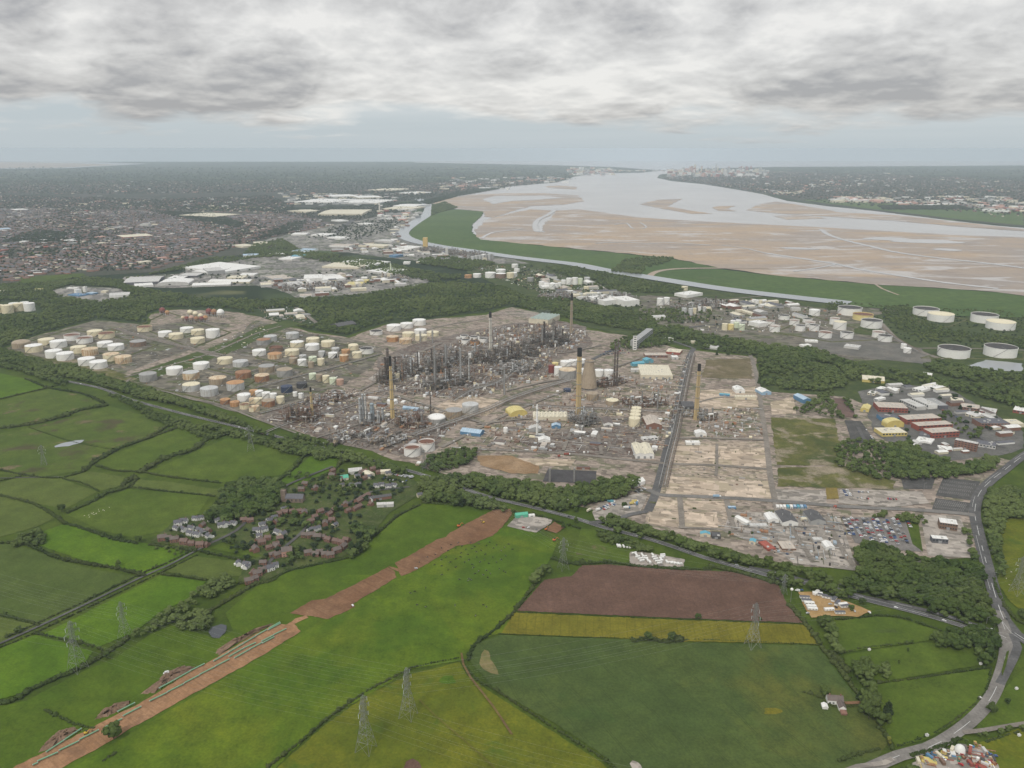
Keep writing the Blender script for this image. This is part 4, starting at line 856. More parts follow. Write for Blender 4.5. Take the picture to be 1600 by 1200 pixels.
WOODS += [([(88,596),(160,610),(205,625),(285,648),(282,656),(200,636),(150,619),(84,606)],6.4,9, 'scrub below the trunk road'),([(375,673),(430,685),(520,706),(516,714),(420,695),(372,682)],6.6,9, 'scrub below the trunk road'),([(0,570),(40,582),(90,594),(85,602),(30,590),(0,580)],6.6,10, 'scrub below the trunk road')]
# single trees: pixel of the foot, height, kind, words
SINGLE = [(178,1155,17,1, 'lone dark oak at the edge of the orange pipeline strip'),(97,800,13,1, 'round lone tree at the hedge by the sheep field'),(1090,968,8,1, 'small round tree between ploughed and yellow field'),
 (1188,970,5,0, 'tiny bush at the ploughed field edge'),(1013,1002,12,3, 'paler tree of the pair in the yellow crop'),(1050,1002,11,1, 'darker tree of the pair in the yellow crop'),(1288,1088,12,1, 'dark tree beside the lone farmhouse roof'),(1388,1165,10,6, 'yellowish tree at the wheat field gate'),(1350,1118,13,1, 'large round tree below the lone farmhouse'),(1549,1114,11,1, 'round tree standing in the curve of the grey road'),(1573,1100,7,0, 'small round tree in the garden plots'),
 (95,577,15,2, 'tall tree beside the road near the western tanks'),(112,588,14,0, 'second tall tree beside the road near the western tanks'),(900,818,10,0, 'single tree by the trunk road bend'),(880,826,8,0, 'small tree beside the compound'),(185,885,9,0, 'tree standing out of the hedge by the dark crop'),(187,843,9,1, 'hedge tree left of the white houses'),(217,848,11,1, 'broad hedge tree beside the white houses'),(167,1030,9,0, 'hedge tree between the two tall pylons'),(30,990,9,1, 'dark bush tree near the lane end'),(1476,664,13,5, 'dark conifer near the office park'),(1400,702,14,5, 'dark pointed conifer before the office park'),(1418,690,9,0, 'round tree beside the yellow office'),(1120,555,12,5, 'first dark round tree beside the end of main street'),(1137,556,12,1, 'second dark round tree beside the end of main street'),
 (1500,640,12,5, 'dark conifer in the office park garden'),(1425,1008,7,6, 'thin bare looking tree in the green meadow'),(1418,1020,7,6, 'thin grey tree in the green meadow'),(1404,1038,6,6, 'pale dead looking tree beside the meadow copse'),(1385,1046,10,2, 'slim tree at the end of the meadow copse'),(1330,955,9,0, 'tree inside the orange caravan yard'),(1313,935,10,1, 'round tree beside the trunk road near the caravans'),(1347,945,9,1, 'round tree at the caravan yard edge'),
 (1232,918,9,0, 'tree at the foot of the road sign mast'),(975,793,9,1, 'round tree in the lorry yard'),(1500,1000,11,2, 'tall tree of the junction copse'),(525,800,9,1, 'round green tree in the village garden'),(560,770,9,0, 'tree between the farm barns'),(470,780,10,1, 'round tree in the churchyard'),(500,770,10,0, 'tree at the churchyard edge'),(380,860,10,3, 'reddish round tree beside the white houses'),(362,852,11,1, 'dark round tree beside the white houses'),(280,842,9,2, 'slim tree behind the white houses'),(900,800,8,1, 'tree beside the white shed'),(870,785,9,0, 'tree left of the white shed'),(1090,668,6,0, 'bush at the foot of the tall chimney'),(1145,665,6,0, 'bush right of the eastern chimney plant')]
for (u, v, h, k, lab) in SINGLE:
 p = G(u, v); tree(p, h, k, lab, None, False, LEAFY if 'yellowish' in lab else None)
app = [(-q[2] / depth(Vector((q[0], q[1],0))), i) for i, q in enumerate(pts_all)]
app.sort(); NEAR = set()
IND = 300 - len(SINGLE)
for a, i in app:
 x, y, h, w = pts_all[i]; u, v = proj(Vector((x, y, 0)))
 if -5 < u < 1605 and v < 1204: NEAR.add(i)
 if len(NEAR) >= IND: break
for i in sorted(NEAR):
 x, y, h, w = pts_all[i]
 k = rng.choice([0,1,3,4,7,0,1,2]) if 'row' not in w else 2
 if 'village' in w or 'farmhouse' in w: k = rng.choice([0,1,2,4,5])
 tree((x, y), h, k, 'leafy green tree crowded into the ' + w if 'trees' not in w else 'leafy green tree, one of the ' + w, 'trees of the ' + w, True, LEAFD if 'dark' in w and k == 2 else None, rng.uniform(.95,1.2))
def gn_scatter(name, pts, hs, protos, mat, label, cat, wide=(0.95,1.25)):
 """many copies of a few crowns as ONE object"""
 n = len(pts); me = bpy.data.meshes.new(name); me.vertices.add(n)
 co = np.zeros((n, 3), np.float32); co[:, :2] = pts; co[:, 2] = -0.2; me.vertices.foreach_set('co', co.ravel())
 def attr(nm, typ, val, fld):
  a = me.attributes.new(nm, typ, 'POINT'); a.data.foreach_set(fld, np.ascontiguousarray(val).ravel())
 w = nrg.uniform(*wide, n)
 attr('size', 'FLOAT_VECTOR', np.stack([hs * w, hs * w, hs],1).astype(np.float32), 'vector')
 attr('turn', 'FLOAT', nrg.uniform(0,6.28, n).astype(np.float32), 'value')
 attr('kind', 'INT', nrg.integers(0, len(protos), n).astype(np.int32), 'value')
 me.materials.append(mat)
 o = bpy.data.objects.new(name, me); COL.objects.link(o)
 ng = bpy.data.node_groups.new(name, 'GeometryNodeTree'); ng.interface.new_socket('Geometry', in_out='INPUT', socket_type='NodeSocketGeometry'); ng.interface.new_socket('Geometry', in_out='OUTPUT', socket_type='NodeSocketGeometry')
 t = NT(ng); gi = t.new('NodeGroupInput'); go = t.new('NodeGroupOutput'); jn = t.new('GeometryNodeJoinGeometry')
 def named(nm, dt):
  a = t.new('GeometryNodeInputNamedAttribute'); a.data_type = dt; a.inputs['Name'].default_value = nm; return a.outputs['Attribute']
 cx = t.new('ShaderNodeCombineXYZ'); t.link(named('turn', 'FLOAT'), cx.inputs[2])
 for k, pr in enumerate(protos):
  oi = t.new('GeometryNodeObjectInfo'); oi.transform_space = 'ORIGINAL'; oi.inputs['Object'].default_value = pr; oi.inputs['As Instance'].default_value = False
  cmp = t.new('FunctionNodeCompare'); cmp.data_type = 'INT'; cmp.operation = 'EQUAL'; t.link(named('kind', 'INT'), cmp.inputs[2]); cmp.inputs[3].default_value = k
  ip = t.new('GeometryNodeInstanceOnPoints'); t.link(gi.outputs[0], ip.inputs['Points']); t.link(cmp.outputs[0], ip.inputs['Selection'])
  t.link(oi.outputs['Geometry'], ip.inputs['Instance']); t.link(cx.outputs[0], ip.inputs['Rotation']); t.link(named('size', 'FLOAT_VECTOR'), ip.inputs['Scale'])
  t.link(ip.outputs[0], jn.inputs[0])
 sm = t.new('GeometryNodeSetMaterial'); sm.inputs['Material'].default_value = mat; t.link(jn.outputs[0], sm.inputs[0]); t.link(sm.outputs[0], go.inputs[0])
 md = o.modifiers.new('scatter', 'NODES'); md.node_group = ng
 return tag(o, label, cat, kind='stuff')
def first(k):
 for o in bpy.data.objects:
  if o.type == 'MESH' and o.data == CROWN[k] and o.parent: return o
rest = [q for i, q in enumerate(pts_all) if i not in NEAR]
PROTOS = [first(k) for k in (0,1,3,4,7)]
PROTOS = [p for p in PROTOS if p]
RP = np.array([(q[0], q[1]) for q in rest]); RH = np.array([q[2] for q in rest])
gn_scatter('woodland', RP, RH, PROTOS, LEAFM, 'dark green woods between the industrial sites', 'woodland')
# ---- hedges: each its own thing
def hedge(pts, h=3.0, w=3.4, label='', gap=0.06, mat=None, name='hedge', bushes=0.12):
 L = smooth_line([G(*p) for p in pts],2.2); parts = []
 for i, p in enumerate(L):
  if rng.random() < gap: continue
  big = rng.random() < bushes; s = rng.uniform(.75,1.25) * (1.5 if big else 1)
  c = np.array([p.x + rng.uniform(-.5, .5) * w * .4, p.y + rng.uniform(-.5, .5) * w * .4, h * .45 * s])
  a, b, c_, d = lump(c, np.array([w * .5 * s, w * .5 * s, h * .6 * s]), nrg, ICO1,8, .3,1.0); parts += [(a, b),(c_, d)]
 V, F = merge(parts); o = bpy.data.objects.new(name, np_mesh(name, V, F, mat or LEAFH)); COL.objects.link(o)
 return tag(o, label, 'hedge', 'field hedges')
for (pts, h, w, lab) in [
 ([(0,624),(72,607),(100,600)],2.5,4, 'hedge below the bright field at the left edge'),
 ([(40,592),(75,606),(130,616),(165,632)],3,5, 'scrubby hedge below the roadside at the left'),
 ([(-20,672),(45,664),(95,652),(125,642),(165,634)],4,9, 'thick dark hedge between the two rough pastures'),
 ([(130,735),(182,704),(232,684),(268,662)],3.5,6, 'tall hedge along the boggy pasture'),
 ([(182,704),(110,690),(45,668)],1.4,1.6, 'thin low hedge dividing the boggy pasture'),
 ([(0,735),(60,746),(100,746),(135,735),(145,722)],2.5,4, 'hedge under the boggy pasture'),
 ([(145,722),(190,700),(230,686),(290,664)],3,6, 'leafy hedge right of the boggy pasture'),
 ([(220,738),(262,716),(300,704),(330,684),(372,676)],4.5,10, 'bushy hedge left of the large pylon field'),
 ([(150,728),(180,736),(222,738),(260,745),(345,755)],2.5,4, 'winding hedge above the sheep field'),
 ([(398,684),(440,694),(478,706)],3,5, 'hedge along the top of the large pylon field'),
 ([(437,750),(462,730),(478,708)],3.5,5, 'hedge between the pylon field and the small field'),
 ([(470,760),(520,737),(534,718)],4,6, 'hedge beside the hamlet field'),
 ([(0,752),(32,745)],2,3, 'short hedge at the left edge'),
 ([(0,775),(50,787),(85,806),(100,818)],3,4.5, 'hedge between two olive fields'),
 ([(105,802),(145,784),(165,772),(200,762),(215,748)],3.2,6, 'thick hedge left of the sheep field'),
 ([(98,748),(130,756),(155,768)],2,3, 'low hedge above the olive paddock'),
 ([(190,760),(210,745)],3,7, 'short bushy hedge beside the olive paddock'),
 ([(200,761),(260,768),(335,776)],2.5,3.5, 'hedge along the top of the sheep field'),
 ([(100,818),(140,830),(175,842),(215,850)],3.2,5, 'hedge under the sheep field'),
 ([(235,852),(270,857),(305,862)],3.2,5, 'hedge below the white houses'),
 ([(40,850),(90,872),(125,880),(185,890),(225,900)],3.4,5, 'dark hedge between the brilliant green and dark fields'),
 ([(0,850),(30,848)],3,4, 'short hedge at the dark field corner'),
 ([(12,996),(60,974),(130,942),(222,897),(258,882),(300,861)],2.4,3, 'long trimmed hedge on the left side of the lane'),
 ([(0,1013),(62,986),(135,951),(230,905),(265,889),(308,868)],2.0,2.4, 'long trimmed hedge on the right side of the lane'),
 ([(252,898),(290,902),(322,907)],2.5,3.5, 'hedge below the pale olive paddock'),
 ([(315,862),(340,868),(400,878),(418,870)],2.8,4, 'hedge between the paddocks by the village'),
 ([(0,962),(35,970),(62,978)],2.6,4, 'hedge at the lane end'),
 ([(55,990),(110,1002),(150,1012),(165,1022)],2.4,3, 'hedge between the two brilliant green fields'),
 ([(0,1100),(20,1096),(55,1075),(90,1060),(125,1045),(165,1022),(200,998)],3.2,6, 'long bushy hedge passing under the tall pylon'),
 ([(315,965),(345,945),(380,925),(400,912)],3,5, 'hedge climbing from the pond to the village'),
 ([(70,1110),(95,1122),(115,1132),(148,1140)],2.2,3, 'broken hedge left of the pipeline strip'),
 ([(162,1190),(180,1178)],2,3, 'short hedge stub right of the pipeline strip'),
 ([(418,1200),(470,1160),(510,1125),(575,1080),(618,1058),(640,1046)],2.4,3, 'long thin hedge between pasture and buttercup meadow'),
 ([(640,1045),(680,1036),(716,1029)],1.8,2.2, 'thin low hedge end by the trodden gateway'),
 ([(732,1030),(742,1008),(768,990),(790,970),(806,955)],3,4, 'hedge on the left of the yellow crop'),
 ([(728,1042),(745,1062),(785,1086),(850,1128),(900,1160),(940,1185),(970,1210)],2.2,2.6, 'hedge between buttercup meadow and wheat'),
 ([(808,957),(900,961),(1000,966),(1090,969),(1180,973),(1256,975)],1.3,1.6, 'low dark hedge between ploughed field and yellow crop'),
 ([(780,991),(900,996),(990,998),(1010,1003),(1060,1003),(1100,1000),(1278,1008)],1.3,1.6, 'low dark hedge between yellow crop and wheat'),
 ([(990,1003),(1012,1000),(1040,1004),(1062,1001)],3.5,6, 'scrub clump in the yellow crop'),
 ([(900,883),(950,880),(1000,886),(1060,890),(1110,890)],3,4, 'hedge above the ploughed field'),
 ([(1110,886),(1160,897),(1210,912),(1240,915)],3.5,5, 'hedge between ploughed field and trunk road'),
 ([(1232,945),(1256,972),(1280,1006)],3.2,5, 'hedge right of the yellow crop'),
 ([(1284,1012),(1310,1045),(1330,1072),(1345,1090)],3,4.5, 'hedge right of the wheat field'),
 ([(1300,1022),(1325,1050)],3,7, 'bushy hedge left of the meadow copse'),
 ([(1318,1020),(1360,1012),(1425,1005)],2,2.5, 'trimmed hedge between the two upper meadows'),
 ([(1370,1068),(1440,1060),(1500,1050),(1546,1044)],2,2.5, 'trimmed hedge between the two lower meadows'),
 ([(1548,1044),(1540,1080),(1510,1112),(1470,1140),(1430,1158),(1402,1166)],1.6,2, 'curving hedge inside the grey road'),
 ([(1370,962),(1410,966),(1470,986)],2.4,3, 'hedge along the trunk road meadow'),
 ([(1278,966),(1320,968),(1368,962)],2.4,3, 'hedge below the orange caravan yard'),
 ([(1375,1140),(1388,1158),(1395,1172)],3,4, 'overgrown hedge at the wheat field gate'),
 ([(1255,1082),(1280,1090),(1300,1104),(1345,1104)],2.2,3, 'garden hedge of the lone farmhouse'),
 ([(1310,1190),(1345,1178),(1375,1172)],2.4,3, 'hedge at the bottom of the wheat field'),
 ([(1425,1182),(1470,1168),(1500,1155)],2.6,4, 'scrubby hedge above the scrapyard'),
 ([(1552,905),(1568,945),(1590,970),(1610,980)],2.6,4, 'hedge right of the main road'),
 ([(1540,1160),(1600,1142)],2,3, 'hedge beside the farm track'),
 ([(806,952),(820,935),(835,915)],3,5, 'ragged hedge at the cattle pasture corner'),
 ([(862,872),(885,880),(915,880)],3,6, 'bushes under the pylon by the ploughed field'),
 ([(375,912),(420,910),(450,893),(500,882),(545,872)],2.6,4, 'hedge between village gardens and pipe field'),
 ([(570,850),(600,825),(622,806),(655,790)],2.6,4, 'hedge between paddocks and pipe field'),
 ([(660,786),(720,790),(785,793)],3,5, 'hedge along the top of the pipe field'),
 ([(800,800),(840,806),(880,818),(905,826)],2.6,4, 'hedge beside the compound'),
 ([(1350,690),(1372,720),(1385,735)],2.6,4, 'hedge along the office park lane'),
 ([(1240,608),(1300,612)],3,5, 'hedge below the square plantation'),
 ([(1095,540),(1180,556),(1186,600)],3,5, 'hedge at the end of the works'),
]: hedge(pts, h, w, lab)
# ================================================================ STORAGE TANKS
def steel_mat(name, c, streak=None, amt=0.5, rough=0.6, top_dirt=0.0):
 m, t, bs, vec = newmat(name)
 n = t.noise(vec, 0.25,4,0.6)
 col = t.mix(t.ramp(n, 0.35,0.75), c, tuple(x * 0.88 for x in c))
 if streak:
  mv = t.mapping(vec, (0,0,0),(0,0,0),(1.0,1.0,0.06))
  k = t.noise(mv, 0.55,4,0.65); big = t.noise(vec, 0.06,2)
  col = t.mix(t.math('MULTIPLY', t.ramp(t.math('ADD', t.math('MULTIPLY', k, .7), t.math('MULTIPLY', big, .35)),0.66 - amt * .25,0.74 - amt * .15),0.85), col, streak)
 # plate seams
 sx = t.new('ShaderNodeSeparateXYZ'); t.link(vec, sx.inputs[0])
 fr = t.math('FRACT', t.math('MULTIPLY', sx.outputs[2],1 / 2.4)); col = t.mix(t.math('MULTIPLY', t.math('LESS_THAN', fr, 0.05),0.18), col, (0.1,0.1,0.1))
 t.link(col, bs.inputs['Base Color']); bs.inputs['Roughness'].default_value = rough
 return m
RUSTC = (0.20,0.075,0.03)
TM = {
 'white': steel_mat('white_tank_paint', (0.80,0.79,0.75),(0.55,0.48,0.38),0.1), 'cream': steel_mat('cream_tank_paint', (0.72,0.65,0.46),(0.45,0.30,0.15),0.3),
 'streaked': steel_mat('rust_streaked_paint', (0.70,0.60,0.42),(0.36,0.17,0.06),0.8), 'rusty': steel_mat('rusty_steel', (0.36,0.21,0.12),(0.22,0.085,0.035),0.8,0.85),
 'orange': steel_mat('orange_rust', (0.50,0.29,0.14),(0.25,0.09,0.03),0.6,0.85), 'grey': steel_mat('grey_tank_paint', (0.34,0.335,0.32),(0.20,0.19,0.175),0.5),
 'pale grey': steel_mat('pale_grey_tank_paint', (0.52,0.525,0.51),(0.30,0.26,0.22),0.5), 'tan': steel_mat('tan_tank_paint', (0.38,0.31,0.22),(0.20,0.13,0.08),0.6),
 'navy': steel_mat('navy_tank_paint', (0.03,0.045,0.09), None), 'black': steel_mat('black_tank_paint', (0.045,0.045,0.05), None), 'dark red': steel_mat('dark_red_paint', (0.20,0.045,0.035),(0.1,0.03, .02), .4),
 'brown': steel_mat('brown_tank_paint', (0.24,0.16,0.115),(0.12,0.08,0.055),0.5), 'yellow': steel_mat('yellow_tank_paint', (0.72,0.60,0.26),(0.5, .4, .2), .2), 'pink': steel_mat('faded_red_paint', (0.50,0.33,0.25),(0.3, .13, .08), .5),
 'green': steel_mat('pale_green_paint', (0.62,0.68,0.50),(0.4, .4, .3), .3)}
RAIL = plain('galvanised_steel', (0.33,0.33,0.32),0.6, .15, .5,0.3)
DARKS = plain('dark_steel', (0.075,0.068,0.062),0.7, .2, .5)
DECK = steel_mat('floating_roof_deck', (0.04,0.038,0.037),(0.09,0.06,0.045),0.5,0.9)
DECKR = steel_mat('rusty_roof_deck', (0.17,0.075,0.045),(0.09,0.04,0.03),0.6,0.9)
BUND = soil('tank_bund', (0.085,0.10,0.035),(0.15,0.145,0.075),(0.20,0.17,0.13),0.02,0.1)
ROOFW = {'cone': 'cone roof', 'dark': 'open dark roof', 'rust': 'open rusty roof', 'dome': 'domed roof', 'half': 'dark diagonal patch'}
def storage_tank(u, vb, wpx, hpx, col, roof, where, roofcol=None, group='storage tanks', name='storage_tank', big=False):
 p = G(u, vb); s = depth(p) / FPX; r = wpx * s / 2
 d = Vector((p.x, p.y, 0)).normalized(); c = p + d * r
 el = math.atan2(CAM_H, math.hypot(p.x, p.y)); h = max(2.5, hpx * s / math.cos(el) * (.82 if wpx > 11 else .92))
 M = TM[col]; RM = TM[roofcol] if roofcol else M
 lab = '%s tank with %s %s' % (col, ROOFW[roof], where)
 if roofcol and roofcol != col and roof in ('cone', 'dome'): lab = '%s tank with %s roof %s' % (col, roofcol, where)
 if r * 2 < 16 and h > r * 1.3: lab = lab.replace(' tank with', ' upright tank with'); name = 'upright_tank'
 T = thing(name, (c.x, c.y, 0.6), lab, 'storage tank', group, math.atan2(-c.y, -c.x) + rng.uniform(-.6, .6))
 n = 40 if wpx > 12 else 24
 m = MB(); m.lathe([(r, -.4),(r, h)], n)
 if roof in ('dark', 'rust'): m.lathe([(r, h),(r - .25, h),(r - .25, h * .42)], n)
 m.build('shell', M, T, smooth=False)
 m = MB()
 if roof in ('dark', 'rust'):
  z = h * (rng.uniform(.90, .95) if roof == 'dark' else rng.uniform(.72, .9)); m.lathe([(r - .3, z),(r * .86, z + .05),(r * .84, z + .35),(r * .5, z + .3),(0.01, z + .4)], n)
  m.build('floating_roof', DECK if roof == 'dark' else DECKR, T)
  m = MB(); m.lathe([(r + .02, h - .9),(r + .75, h - .85),(r + .75, h - .7),(r + .02, h - .7)], n); m.build('wind_girder', RM if roof == 'dark' else TM['rusty'], T)
  m = MB(); m.bar((r * .97,0, h + .3),(r * .15,0, z + .5), .35,4); m.build('roof_ladder', RAIL, T)
 else:
  k = .10 if roof != 'dome' else .30
  pr = [(r + .12, h - .12),(r + .12, h + .05)] + [(max(.02, r * math.cos(a)), h + .05 + r * k * (math.sin(a) if roof == 'dome' else 1 - math.cos(a))) for a in [i * math.pi / 2 / 5 for i in range(6)]]
  m.lathe(pr, n); rf = m.build('roof', RM, T)
  m = MB(); m.cyl(0,0, h + r * k, h + r * k + .7, .45, n=8); m.cyl(r * .7,0, h + r * k * .3, h + r * k * .3 + 1.0, .4, n=8); m.build('vent', RAIL, rf)
  if wpx > 14:
   m = MB()
   for i in range(30):
    a = 2 * math.pi * i / 30; m.bar((math.cos(a) * r, math.sin(a) * r, h),(math.cos(a) * r, math.sin(a) * r, h + 1.1), .05,3)
   m.lathe([(r + .02, h + 1.02),(r + .02, h + 1.14),(r - .04, h + 1.14)],30); m.build('guard_rail', RAIL, T)
 # stair winding up the shell
 if wpx > 9:
  m = MB(); a0 = rng.uniform(-1.2, .4); span = min(2.2, h * 1.2 / r); N = 26
  for i in range(N):
   a, b = a0 + span * i / N, a0 + span * (i + 1) / N; z0, z1 = h * i / N, h * (i + 1) / N
   q = [((r + o) * math.cos(x),(r + o) * math.sin(x), z) for x, z in ((a, z0),(b, z1)) for o in (.05, .9)]
   w = [(x, y, z + 1.0) for x, y, z in (q[1], q[3])]
   m.add(q + w, [(0,1,3,2),(1,4,5,3)])
  m.build('stair', RAIL, T)
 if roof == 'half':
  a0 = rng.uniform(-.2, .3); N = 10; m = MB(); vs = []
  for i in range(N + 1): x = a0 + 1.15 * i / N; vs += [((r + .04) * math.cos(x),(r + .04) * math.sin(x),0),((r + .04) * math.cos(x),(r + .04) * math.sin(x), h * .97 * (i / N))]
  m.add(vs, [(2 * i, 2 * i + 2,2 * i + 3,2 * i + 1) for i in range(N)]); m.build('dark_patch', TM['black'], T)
 if r > 8:
  m = MB()
  for a in (0.3,2.1): m.bar((r * math.cos(a), r * math.sin(a), .8),((r + 9) * math.cos(a),(r + 9) * math.sin(a), .5), .35,6)
  m.lathe([(r + .1,-.3),(r + 1.6,-.3),(r + 1.6,-.05),(r, -.02)], n); m.build('base_ring', PADM, T)
 return T
PADM = plain('concrete', (0.33,0.30,0.27), .9, .15, .2)
